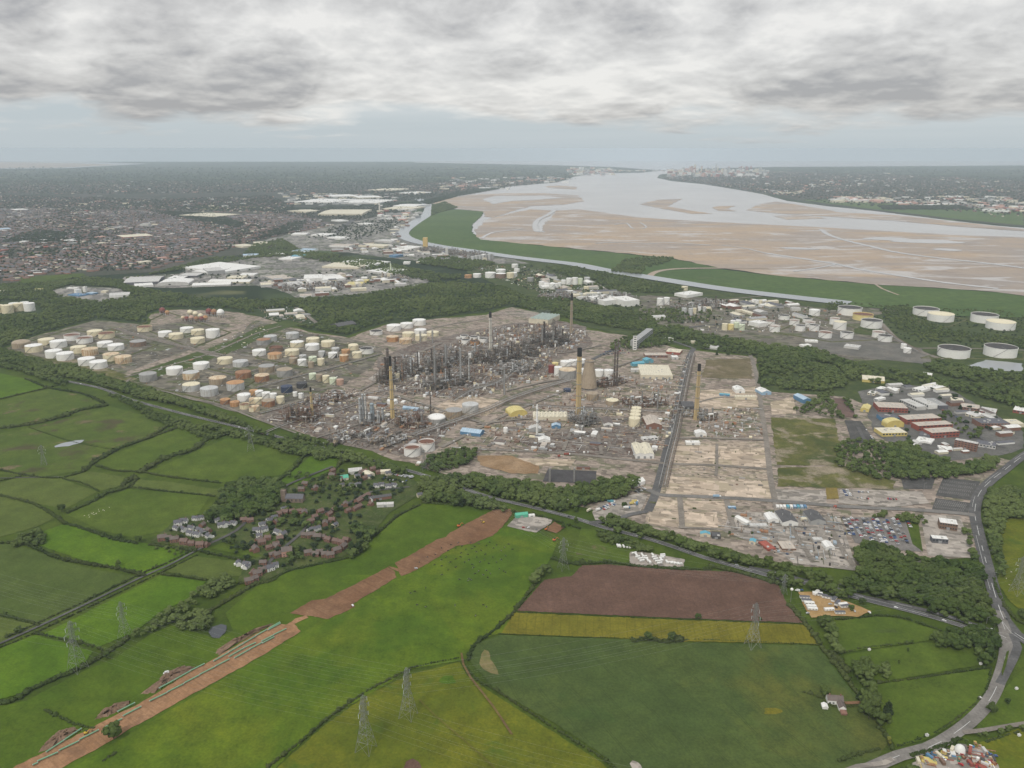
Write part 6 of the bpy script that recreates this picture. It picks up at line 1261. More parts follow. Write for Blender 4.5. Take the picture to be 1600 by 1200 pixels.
PU(930,476,998,470,90,20,2,[(.2, .3,2,26, 'white'),(.5, .4,2,30, 'silver'),(.8, .3,2.2,26, 'white')], 'white chemical works behind the wood', 21,5,30)
PU(1080,490,1140,478,90,14,2,[(.2, .3,2,26, 'pale'),(.6, .4,2,30, 'dark'),(.8, .3,1.6,34, 'dark')], 'grey chemical works beside the canal tanks', 22,5,30)
PU(860,470,905,464,80,12,2,[(.3, .3,2,18, 'pale'),(.6, .4,1.8,22, 'grey')], 'small works among the scrub left of the white works', 23,4,24)
PU(655,392,745,402,90,16,2,[(.3, .3,3,26, 'pale'),(.5, .4,2,36, 'silver'),(.7, .3,2,26, 'pale'),(.9, .3,2,30, 'grey')], 'pale chemical works along the canal', 24,5,26)
PU(440,456,540,452,110,14,2,[(.2, .2,3,26, 'pale'),(.3, .2,3,26, 'pale'),(.45, .2,3,24, 'silver'),(.7, .2,3,24, 'pale'),(.85, .2,3,26, 'silver')], 'rows of grey silos at the trading estate', 25,5,26)
PU(596,440,640,436,80,14,2,[(.1, .2,3,34, 'tan'),(.4, .2,2.5,26, 'silver'),(.6, .3,2,24, 'pale')], 'small works beside the pale green stack', 26,4,20)
# lone tall lattice masts and columns of the plant
def lattice(u, vb, vt, wpx, lab, mat=None, name='lattice_tower', cat='lattice tower'):
 p = G(u, vb); s = depth(p) / FPX; h = H(u, vb, vt); r = wpx * s / 2; T = thing(name, (p.x, p.y, .5), lab, cat, None, GRID)
 m = MB(); n = max(4, int(h / (r * 2.4)))
 for i in range(4):
  a = math.pi / 4 + i * math.pi / 2; b = a + math.pi / 2; k = 1.41
  A_, B_ = (math.cos(a) * r * k, math.sin(a) * r * k),(math.cos(b) * r * k, math.sin(b) * r * k)
  m.bar((*A_, 0),(*A_, h), .32,4)
  for j in range(n):
   z0, z1 = h * j / n, h * (j + 1) / n; m.bar((*A_, z0),(*B_, z1), .2,3); m.bar((*A_, z1),(*B_, z1), .2,3)
 m.build('frame', mat or STM[2], T)
 m = MB(); m.cyl(0,0,0, h + 2, r * .42, r * .36,10); m.build('flare_pipe', SILV if mat is None else mat, T)
for a in [(680,610,542,2.4, 'slim steel lattice flare tower left of the two in the plant'),(696.5,578,540,2.6, 'steel lattice tower behind the process plant'),(720,602,546,3.0, 'pale thick lattice flare tower in the plant'),(788,617,574,2.4, 'steel lattice tower beside the elevated pipe rack'),(676,536,517,2, 'thin lattice mast below the hillside tanks'),(657,534,518,2, 'thin lattice mast left of the other hillside mast'),(1027,640,608,1.8, 'thin lattice mast among the pipe gantries'),(865,522,500,3.6, 'dark lattice tower left of the far brown chimney')]:
 lattice(*a[:4], a[4], None if 'dark' not in a[4] else STM[0])
# ---- pipe racks
def pipe_rack(pts, w, h, n, lab, mat=2, step=14):
 L = smooth_line([G(*p) for p in pts], step); o = L[0]
 T = thing('pipe_rack', (o.x, o.y, .6), lab, 'pipe rack', 'long pipe racks'); m = MB()
 for i, p in enumerate(L):
  d = L[min(i + 1, len(L) - 1)] - L[max(i - 1,0)]; q = math.atan2(d.y, d.x); nn = Vector((-d.y, d.x, 0)).normalized()
  for sgn in (-1,1): c = p - o + nn * (sgn * w / 2); m.box(c.x, c.y, -.4, .5, .5, h + .4, q)
  for z in (h * .62, h): c = p - o; m.box(c.x, c.y, z - .3, .5, w, .45, q)
 m.build('trestle', STM[mat], T)
 for k in range(n):
  m = MB(); off = (k + .5) / n * w - w / 2; z = h + .35 if k % 2 else h * .62 + .4; r = rng.choice([.25, .35, .5, .3])
  m.path([tuple(p - o + Vector((0,0, z))) for p in offset_line(L, off)], r, 5); m.build('pipe', rng.choice([TM['grey'], TM['pale grey'], STM[2], TM['tan'], STM[0], STM[1]]), T)
pipe_rack([(648,684),(700,666),(760,644),(800,626),(860,606),(890,598)],16,7,10, 'broad diagonal pipe rack running to the cooling tower')
pipe_rack([(708,630),(738,612),(770,603),(800,588)],12,7,7, 'shorter pipe rack beside the dark process units')
pipe_rack([(1036,764),(1046,720),(1056,680),(1064,640),(1074,590),(1082,556)],14,6,10, 'pipe rack running along the main street')
pipe_rack([(1013,716),(1030,690),(1050,640)],8,5,5, 'second pipe rack beside the main street', 1) if False else None
pipe_rack([(182,514),(215,524),(260,535),(300,545),(350,556)],9,2,7, 'low pipe track through the western tank farm')
pipe_rack([(400,608),(440,596),(480,586),(520,576),(596,554)],9,4,7, 'pipe rack between rusty and small tanks')
pipe_rack([(405,648),(450,636),(490,625),(560,618),(600,612)],8,4,6, 'pipe rack behind the southern unit', 1)
pipe_rack([(800,632),(830,634),(880,638),(935,640),(1040,645)],8,4,6, 'pipe rack below the cooling tower')
pipe_rack([(410,680),(460,660),(520,645),(560,632)],6,4,5, 'pipe rack curving before the short ochre chimney', 1)
pipe_rack([(1362,502),(1385,520),(1410,536),(1435,550)],14,2,8, 'low pipe track beside the large right tanks')
pipe_rack([(880,690),(940,672),(1000,650)],6,4,5, 'pipe rack beside the silvery boiler unit', 1)
# ---- clutter nobody could count
def clutter(name, polys, sp, lab, hmax=4.0, seed=1, keep=.8, pal=None):
 g = np.random.default_rng(seed); m = MB(); g2 = random.Random(seed)
 mats = pal or [STM[0], STM[1], STM[2], TM['pale grey'], TM['tan'], PADM, SILV, PADM, STM[2], TM['brown'], TM['tan'], TM['cream'], TM['rusty'], WHI]
 for pl in polys:
  for (x, y) in scatter_px(pl, sp, keep):
   q = GRID + g2.choice([0, math.pi / 2]); k = g2.random(); i = g2.randrange(len(mats))
   if k < .35: m.box(x, y, .5, g2.uniform(1,7), g2.uniform(1,3.5), g2.uniform(.6, hmax), q, i)
   elif k < .5: r = g2.uniform(.6,2.2); m.cyl(x, y, .5, .5 + g2.uniform(1, hmax * 1.8), r, n=9, mi=i)
   elif k < .9:
    L = g2.uniform(6,30); z = g2.uniform(1, hmax); d = Vector((math.cos(q), math.sin(q),0)) * L / 2; c = Vector((x, y, z)); m.bar(c - d, c + d, g2.uniform(.15, .5),5, i)
    if L > 14:
     for f in (-.8,0, .8): e = c + d * f; m.box(e.x, e.y, .5, .4,1.2, z - .5, q, 0)
   elif k < .93: m.box(x, y, .5, .5, .5, g2.uniform(4,9), q, i)
   else: m.box(x, y, .5, g2.uniform(5,12), g2.uniform(4,7), g2.uniform(2, hmax), q, i)
 tag(m.build(name, mats), lab, 'plant clutter', kind='stuff')
clutter('plant_clutter', [[(590,610),(600,560),(690,545),(760,515),(860,505),(920,520),(900,545),(860,560),(870,590),(800,605),(740,625),(650,620)]],9, 'tangle of pipes and machines between the process units', 6,11)
clutter('plant_clutter', [[(410,660),(450,632),(520,608),(600,612),(680,640),(720,660),(690,685),(640,712),(560,700),(470,674)]],10, 'tangle of pipes and machines around the southern units', 4,12)
clutter('plant_clutter', [[(640,735),(690,700),(760,660),(860,640),(1040,640),(1030,715),(900,708),(760,705)]],11, 'scattered pipes and stores in the brown yards', 3,13, .7)
clutter('plant_clutter', [[(820,640),(900,595),(1000,590),(1060,580),(1045,640)]],12, 'pipes and small plant around the cooling tower', 3.5,14, .7)
clutter('plant_clutter', [[(1020,700),(1042,700),(1060,640),(1080,560),(1068,560),(1045,640)]],7, 'pipes beside the main street', 3,15)
clutter('plant_clutter', [[(1090,640),(1184,636),(1194,684),(1090,686)]],8, 'low plant remains east of the street', 2.5,16, .6)
clutter('plant_clutter', [[(200,590),(300,560),(400,500),(590,545),(540,600),(400,650),(300,625)],[(60,545),(180,505),(240,515),(340,525),(200,585)]],22, 'valves and pipe ends between the storage tanks', 2,17, .7)
clutter('plant_clutter', [[(400,482),(466,480),(492,506),(410,500)],[(700,412),(830,418),(930,445),(990,466),(860,470),(820,450)],[(1010,470),(1190,468),(1320,490),(1290,520),(1100,520),(1060,500)]],15, 'stores and pipes in the canal side works', 4,18, .6)
clutter('site_rubble', [[(1050,697),(1196,700),(1204,776),(1040,772)],[(1016,780),(1140,784),(1130,824),(1012,820)]],15, 'rubble heaps and weeds on the cleared plots', .9,19, .4,[PADM, TM['tan'], BUND, STM[0], TM['brown'], LEAFH])
clutter('yard_stores', [[(1140,800),(1312,806),(1336,888),(1240,880),(1130,830)]],8, 'stacked stores and skips in the contractor yard', 2.4,20, .75,[STM[0], PADM, PADM, DARKS, TM['rusty'], TM['pale grey'], LEAFH, TM['navy'], BLUEG])
# ================================================================ BUILDINGS
BM = {}
for nm, c in {'white': (.78, .77, .73), 'cream': (.66, .60, .46), 'grey': (.36, .36, .35), 'pale': (.55, .54, .51), 'brick': (.23, .12, .085), 'red': (.30, .085, .06), 'dark': (.085, .083, .085), 'blue': (.10, .22, .36), 'teal': (.12, .34, .42), 'yellow': (.62, .50, .17), 'green': (.10, .40, .26), 'brown': (.20, .125, .085), 'slate': (.12, .12, .135), 'tile': (.19, .12, .09), 'ochre': (.62, .45, .18), 'pink': (.52, .30, .24), 'sky': (.32, .47, .60)}.items():
 BM[nm] = plain('wall_' + nm, c, .85, .10, .12)
def sheet(nm, c):
 m, t, bs, vec = newmat('roof_' + nm)
 sx = t.new('ShaderNodeSeparateXYZ'); t.link(vec, sx.inputs[0])
 fr = t.math('LESS_THAN', t.math('FRACT', t.math('MULTIPLY', sx.outputs[0], .22)), .14)
 n = t.noise(t.mapping(vec, (0,0,0),(0,0,0),(1, .15,1)), .35,4)
 col = t.mix(t.ramp(n, .4, .75), c, tuple(x * .72 for x in c)); col = t.mix(t.math('MULTIPLY', fr, .22), col, tuple(x * .5 for x in c))
 t.link(col, bs.inputs['Base Color']); bs.inputs['Roughness'].default_value = .75
 return m
RF = {k: sheet(k, tuple(BM_c)) for k, BM_c in {'sage': (.33, .40, .35), 'white': (.76, .75, .71), 'cream': (.66, .61, .47), 'grey': (.34, .34, .335), 'pale': (.54, .53, .50), 'dark': (.09, .088, .09), 'blue': (.11, .22, .36), 'teal': (.12, .36, .45), 'yellow': (.62, .53, .22), 'green': (.10, .42, .28), 'ochre': (.62, .45, .18), 'brown': (.145, .115, .10), 'slate': (.115, .115, .13), 'tile': (.165, .105, .085), 'red': (.36, .09, .06), 'beige': (.50, .44, .37), 'sky': (.40, .52, .62)}.items()}
GLASS = plain('window_glass', (.05, .06, .07), .15, .1, .3); GREYD = plain('roller_door', (.30, .31, .32), .6, .1, .5)
def bld(u0, v0, u1, v1, vback, h, roof, wall, rcol, label, name='shed', cat='building', group=None, wins=0, n=3, doors=1, depth_m=None, storeys=1):
 a, b = G(u0, v0), G(u1, v1); w = (b - a).length; rot = math.atan2(b.y - a.y, b.x - a.x)
 if not depth_m:
  vb = min(vback + .8 * h / mpp((u0 + u1) / 2, vback),(v0 + v1) / 2 - 1)
 D = depth_m if depth_m else max(5, min(1.3 * w + 12, abs(G((u0 + u1) / 2, vb).y - (a.y + b.y) / 2) / max(.5, math.cos(rot))))
 T = thing(name, (a.x, a.y, .5), label, cat, group, rot); m = MB(); r = MB(); ov = .35
 rise = min(w, D) * .17
 if roof == 'flat':
  m.add([(0,0,-.5),(w, 0,-.5),(w, D, -.5),(0, D, -.5),(0,0, h),(w, 0, h),(w, D, h),(0, D, h)],[(0,1,5,4),(1,2,6,5),(2,3,7,6),(3,0,4,7)])
  r.add([(.3, .3, h - .35),(w - .3, .3, h - .35),(w - .3, D - .3, h - .3),(.3, D - .3, h - .3)],[(0,1,2,3)])
  r.add([(0,0, h),(w, 0, h),(w, D, h),(0, D, h),(.3, .3, h),(w - .3, .3, h),(w - .3, D - .3, h),(.3, D - .3, h),(.3, .3, h - .35),(w - .3, .3, h - .35),(w - .3, D - .3, h - .35),(.3, D - .3, h - .35)],[(0,1,5,4),(1,2,6,5),(2,3,7,6),(3,0,4,7),(4,5,9,8),(5,6,10,9),(6,7,11,10),(7,4,8,11)])
 else:
  along = roof == 'gablex' or roof == 'hip'; k = n if roof == 'saw' else 1
  if along:
   e = D * .35 if roof == 'hip' else 0; rise = min(5.0, D * (.30 if roof == 'hip' or D < 14 else .17))
   m.add([(0,0,-.5),(w, 0,-.5),(w, D, -.5),(0, D, -.5),(0,0, h),(w, 0, h),(w, D, h),(0, D, h)] + ([(0, D / 2, h + rise),(w, D / 2, h + rise)] if not e else []),[(0,1,5,4),(2,3,7,6)] + ([(1,2,6,9,5),(3,0,4,8,7)] if not e else [(1,2,6,5),(3,0,4,7)]))
   z = .06; dz = ov * rise * 2 / D
   r.add([(-ov, -ov, h - dz + z),(w + ov, -ov, h - dz + z),(w + ov - e, D / 2, h + rise + z),(-ov + e, D / 2, h + rise + z),(-ov, D + ov, h - dz + z),(w + ov, D + ov, h - dz + z)],[(0,1,2,3),(5,4,3,2)] + ([(1,5,2),(4,0,3)] if e else []))
  else:
   s = w / k; rise = min(5.0, s * (.17 if k < 4 else .25)) if roof != 'curve' else 0
   for i in range(k):
    x0, x1 = i * s, (i + 1) * s
    if roof == 'curve':
     q = [(x0 + s * (1 - math.cos(t)) / 2, math.sin(t) * min(7, s * .22)) for t in [math.pi * j / 8 for j in range(9)]]
    else: q = [(x0,0),((x0 + x1) / 2, rise),(x1,0)]
    for y, fl in ((0,0),(D, 1)):
     pl = [(x0, y, -.5),(x1, y, -.5)] + [(x, y, h + z) for x, z in q[::-1]]; m.add(pl, [tuple(range(len(pl)))[::-1] if fl else tuple(range(len(pl)))])
    for (xa, za),(xb, zb) in zip(q[:-1], q[1:]): r.add([(xa, -ov, h + za + .06),(xb, -ov, h + zb + .06),(xb, D + ov, h + zb + .06),(xa, D + ov, h + za + .06)],[(0,1,2,3)])
   m.add([(0,0,-.5),(0, D, -.5),(0, D, h),(0,0, h),(w, 0,-.5),(w, D, -.5),(w, D, h),(w, 0, h)],[(0,3,2,1),(4,5,6,7)])
 m.build('wall', BM[wall], T); ro = r.build('roof', RF[rcol], T)
 if roof == 'flat' and min(w, D) > 9:
  q = MB()
  for i in range(max(1, min(6, int(w * D / 220)))): q.box(rng.uniform(.2, .8) * w, rng.uniform(.2, .8) * D, h - .4, rng.uniform(1.5,4), rng.uniform(1.5,3), rng.uniform(1,2))
  q.build('roof_plant', BM['pale'], ro)['kind'] = 'stuff'
 if roof in ('gabley', 'saw', 'gablex') and min(w, D) > 20:
  q = MB()
  for i in range(int(w / 9)):
   x = (i + .5) * w / int(w / 9)
   q.cyl(x, D * .5, h + rise * .6, h + rise + 1.2, .5, n=8)
  q.build('ridge_vent', BM['grey'], ro)
 for i in range(doors):
  x = (i + .5) * w / doors; dw = min(4, w * .4); dh = min(h * .72,4.5); q = MB(); q.box(x, -.06,-.2, dw, .12, dh); q.build('door', GREYD, T)
 for s in range(storeys if wins else 0):
  for i in range(wins):
   x = (i + .5) * w / wins; zz = h * (s + .45) / storeys; q = MB(); q.box(x, -.05, zz, w / wins * .62, .1, h / storeys * .38); q.build('window', GLASS, T)
 return T
B = bld
B(993,717,1022,717,694,8, 'saw', 'white', 'cream', 'big cream warehouse with two ridges beside the main street', n=2, doors=3)
B(1010,671,1034,671,649,8, 'gabley', 'brick', 'beige', 'brick shed with pale roof above the two ridged warehouse', doors=2)
B(1005,690,1028,688,682,5, 'flat', 'white', 'pale', 'low white workshop between two warehouses', wins=4)
B(943,668,958,668,648,7, 'gabley', 'white', 'brown', 'long shed with white front and dark roof left of the pale tank row')
B(833,657,888,657,645,6, 'saw', 'cream', 'cream', 'ribbed cream shed with many ridges behind the slim white stack', n=9, doors=0)
B(798,652,824,649,640,5, 'curve', 'yellow', 'yellow', 'yellow roofed shed left of the ribbed shed')
B(862,670,876,670,663,5, 'gabley', 'blue', 'sky', 'small blue shed beside the ribbed shed')
B(826,675,846,675,667,5, 'gabley', 'grey', 'pale', 'grey shed at the foot of the slim white stack')
B(841,692,860,692,684,4, 'gabley', 'white', 'white', 'white tent shaped shed in front of the slim white stack')
B(1001,592,1051,593,571,9, 'flat', 'cream', 'cream', 'very large cream flat roofed warehouse near the street end', doors=5)
B(1009,568,1021,567,561,7, 'gabley', 'teal', 'teal', 'turquoise roofed shed behind the very large warehouse')
B(989,573,1007,571,567,6, 'gablex', 'teal', 'teal', 'long turquoise roofed shed left of the very large warehouse')
B(1008,559,1043,559,552,6, 'flat', 'brick', 'beige', 'long grey roofed block near the street end', wins=6)
B(1040,553,1062,555,546,6, 'flat', 'red', 'cream', 'red walled shed with cream roof at the street end')
B(1050,562,1060,562,556,6, 'flat', 'pale', 'white', 'small white block by the street end')
B(986,582,1000,582,577,6, 'gablex', 'pale', 'pale', 'grey shed left of the very large warehouse')
B(719,679,750,683,671,6, 'gablex', 'blue', 'sky', 'blue shed with ridged roof beside the diagonal rack')
B(629,640,653,643,637,4, 'gablex', 'sky', 'sky', 'low light blue shed on the sandy strip')
B(1087,683,1104,683,674,6, 'gabley', 'white', 'white', 'white gabled shed below the eastern chimney')
B(1072,696,1094,696,689,5, 'flat', 'white', 'white', 'white flat shed at the top of the sandy plots')
B(1149,615,1164,615,605,7, 'gabley', 'white', 'white', 'white gabled shed near the pale straight track')
B(1149,625,1182,625,619,6, 'saw', 'cream', 'cream', 'long cream ribbed shed near the pale straight track', n=8)
B(1066,640,1085,640,628,6, 'gablex', 'dark', 'dark', 'dark roofed shed left of the eastern chimney')
B(1124,619,1140,620,616,4, 'gablex', 'blue', 'teal', 'small bright blue shed in the sandy ground')
B(1190,618,1205,617,608,6, 'gabley', 'sky', 'white', 'white roofed shed right of the pale straight track')
B(1254.5,631,1267,630,614,8, 'gabley', 'blue', 'sky', 'blue gabled hall on the brown plot')
B(1347,597,1382,600,588,6, 'gablex', 'yellow', 'cream', 'long cream roofed shed below the tree belt')
B(719,531,722,530,528,5, 'flat', 'pale', 'pale', 'tiny block below the hillside tanks')
B(529,513,557,508,505,5, 'gablex', 'dark', 'dark', 'dark shed at the wood edge')
B(826,505,856,508,489,14, 'saw', 'cream', 'sage', 'cream hall with pale green ribbed roof behind the dark plant', n=6)
T_ = B(989,547,994.5,547,545,36, 'flat', 'white', 'pale', 'white stair tower at the end of the office block', 'office_block', wins=1, storeys=6, doors=0)
B(995,546,1020,526,0,22, 'flat', 'grey', 'grey', 'long grey office block joined to a white tower', 'office_block', wins=12, storeys=4, depth_m=18)
B(901,734,922,734,730,4, 'flat', 'brick', 'brown', 'maroon control house above the dark substation')
B(880,791,905,787,777,6, 'gabley', 'white', 'pale', 'white barn among the trees beside the trunk road')
B(990,763,1008,757,751,6, 'gablex', 'white', 'white', 'white shed at the lorry yard')
B(958,776,974,768,764,4, 'flat', 'white', 'pale', 'low white cabins left of the lorry yard')
B(806,811,825,809,802,5, 'gablex', 'green', 'green', 'bright green roofed shed in the pale compound')
B(826,809,836,808,805,3, 'flat', 'white', 'white', 'white site cabin beside the green shed')
# office park
B(1372,644,1418,646,630,10, 'flat', 'red', 'beige', 'red office with wavy pale roof, top one of four', 'office_building', wins=9, storeys=2)
B(1416,664,1470,661,649,10, 'flat', 'red', 'beige', 'red office with pale roof, second of four stepping down', 'office_building', wins=9, storeys=2)
B(1434,674,1488,671,660,10, 'flat', 'red', 'beige', 'red office with pale roof, third of four stepping down', 'office_building', wins=9, storeys=2)
B(1455,686,1498,683,670,11, 'flat', 'red', 'beige', 'red office with pale roof, lowest of four stepping down', 'office_building', wins=8, storeys=2)
B(1490,700,1525,707,690,15, 'flat', 'brick', 'pale', 'tall brick office with white frames at the bottom of the park', 'office_building', wins=7, storeys=4)
B(1377,659,1405,659,648,8, 'flat', 'blue', 'slate', 'dark blue glass office', 'office_building', wins=6, storeys=2)
B(1385,669,1412,668,659,7, 'curve', 'yellow', 'yellow', 'pale yellow curved roof hall', 'office_building')
B(1378,683,1417,682,669,7, 'flat', 'yellow', 'cream', 'cream flat roofed office with skylights', 'office_building', wins=8)
B(1344,643,1357,645,632,6, 'gabley', 'yellow', 'yellow', 'small yellow roofed hall beside the lane', 'office_building')
B(1405,630,1432,642,0,8, 'flat', 'pale', 'pale', 'long white laboratory strip, left one', 'office_building', wins=8, depth_m=22)
B(1424,628,1450,640,0,9, 'flat', 'white', 'pale', 'long white laboratory strip, middle one', 'office_building', wins=8, depth_m=22)
B(1444,628,1466,640,0,8, 'flat', 'slate', 'grey', 'long grey laboratory strip, right one', 'office_building', wins=8, depth_m=20)
B(1532,670,1577,670,655,10, 'flat', 'brick', 'slate', 'brick office with slate blue roof at the right edge', 'office_building', wins=9, storeys=2)
B(1579,668,1600,668,656,7, 'flat', 'cream', 'cream', 'cream shed at the right edge beside the brick office', 'office_building')
B(1486,630,1506,632,622,6, 'flat', 'cream', 'cream', 'cream roofed low office under the tree belt', 'office_building', wins=5)
B(1500,640,1530,644,632,6, 'flat', 'brick', 'beige', 'brick low office under the tree belt', 'office_building', wins=6)
B(1530,646,1555,650,638,5, 'flat', 'red', 'pale', 'low red office with pale roof near the right edge', 'office_building', wins=6)
B(1582,645,1606,649,636,6, 'flat', 'red', 'white', 'red and white hall at the right edge', 'office_building', wins=4)
B(1525,698,1555,703,690,6, 'flat', 'pale', 'slate', 'low dark roofed office beside the tall brick office', 'office_building', wins=6)
B(1430,690,1455,695,684,3, 'flat', 'white', 'white', 'row of white site cabins, upper one', 'site_cabin')
B(1467,703,1489,705,697,3, 'flat', 'white', 'white', 'row of white site cabins, lower one', 'site_cabin')
B(1413,698,1436,700,693,3, 'flat', 'white', 'white', 'white site cabins left of the row', 'site_cabin')
B(1435,684,1452,687,676,6, 'flat', 'slate', 'slate', 'dark glass pavilion between the red offices', 'office_building')
for i, (a_, b_, c_, d_) in enumerate([(1355,617,1366,619),(1368,610,1377,612),(1390,612,1400,614),(1425,610,1440,614),(1440,605,1462,611),(1365,626,1372,628),(1508,650,1522,654),(1540,660,1552,662),(1440,588,1455,590)]):
 B(a_, b_, c_, d_, b_ - 5,5, 'flat', 'white' if i % 2 else 'cream', 'white', 'small white block scattered above the office park', 'office_building', group='small office blocks', wins=3)
# gatehouse yard, contractor sheds
B(1467,827,1495,831,812,10, 'flat', 'brown', 'white', 'office with white top and brown columns at the gate', 'gatehouse', wins=7, storeys=2)
B(1456,849,1481,851,838,7, 'flat', 'slate', 'white', 'grey walled building with half white half red roof at the gate', 'gatehouse', wins=5)
B(1222,823,1247,823,800,6, 'gabley', 'white', 'dark', 'dark roofed barn with white front in the contractor yard, left one')
B(1266,821,1290,821,800,6, 'gabley', 'grey', 'dark', 'dark roofed barn in the contractor yard, right one')
B(1200,818,1217,818,803,5, 'gabley', 'white', 'white', 'white barn left of the dark roofed barns')
B(1252,815,1264,815,810,4, 'flat', 'cream', 'cream', 'small cream hut between the dark roofed barns')
B(1271,848,1286,848,840,4, 'flat', 'pale', 'pale', 'grey roofed store in the contractor yard')
B(1290,861,1304,861,847,5, 'gabley', 'white', 'white', 'white gabled store near the straight yard track')
B(1222,861,1244,861,846,3, 'flat', 'brown', 'beige', 'brown roofed store with divided bays')
B(1200,862,1212,860,846,3, 'flat', 'red', 'red', 'reddish low store at the yard corner')
B(1166,822,1173,820,798,4, 'gabley', 'white', 'white', 'narrow white hut beside the cross street')
B(1172,825,1200,825,818,3, 'flat', 'pale', 'pale', 'long pale store of vans')
B(1094,839,1110,840,832,4, 'gabley', 'cream', 'teal', 'cream hut with turquoise roof behind the tree belt')
B(1170,850,1180,852,843,4, 'gabley', 'cream', 'teal', 'small hut with turquoise roof in the contractor yard')
B(1112,842,1126,843,832,4, 'flat', 'dark', 'dark', 'dark roofed store behind the tree belt')
for i in range(9): B(1213 + i * 5.4,795,1217.5 + i * 5.4,795.3,789,3, 'flat', ['white', 'white', 'white', 'teal', 'white', 'blue', 'teal', 'sky', 'blue'][i],['white', 'white', 'white', 'teal', 'white', 'sky', 'teal', 'sky', 'blue'][i], 'shipping container in the row beside the works road', 'shipping_container', 'container', 'row of containers by the works road')
B(1138,796,1150,796,793,3, 'flat', 'blue', 'sky', 'bright blue cabin beside the cross street', 'site_cabin')
B(1302,794,1306,795,791,3, 'flat', 'red', 'red', 'small red cabin on the works road', 'site_cabin')
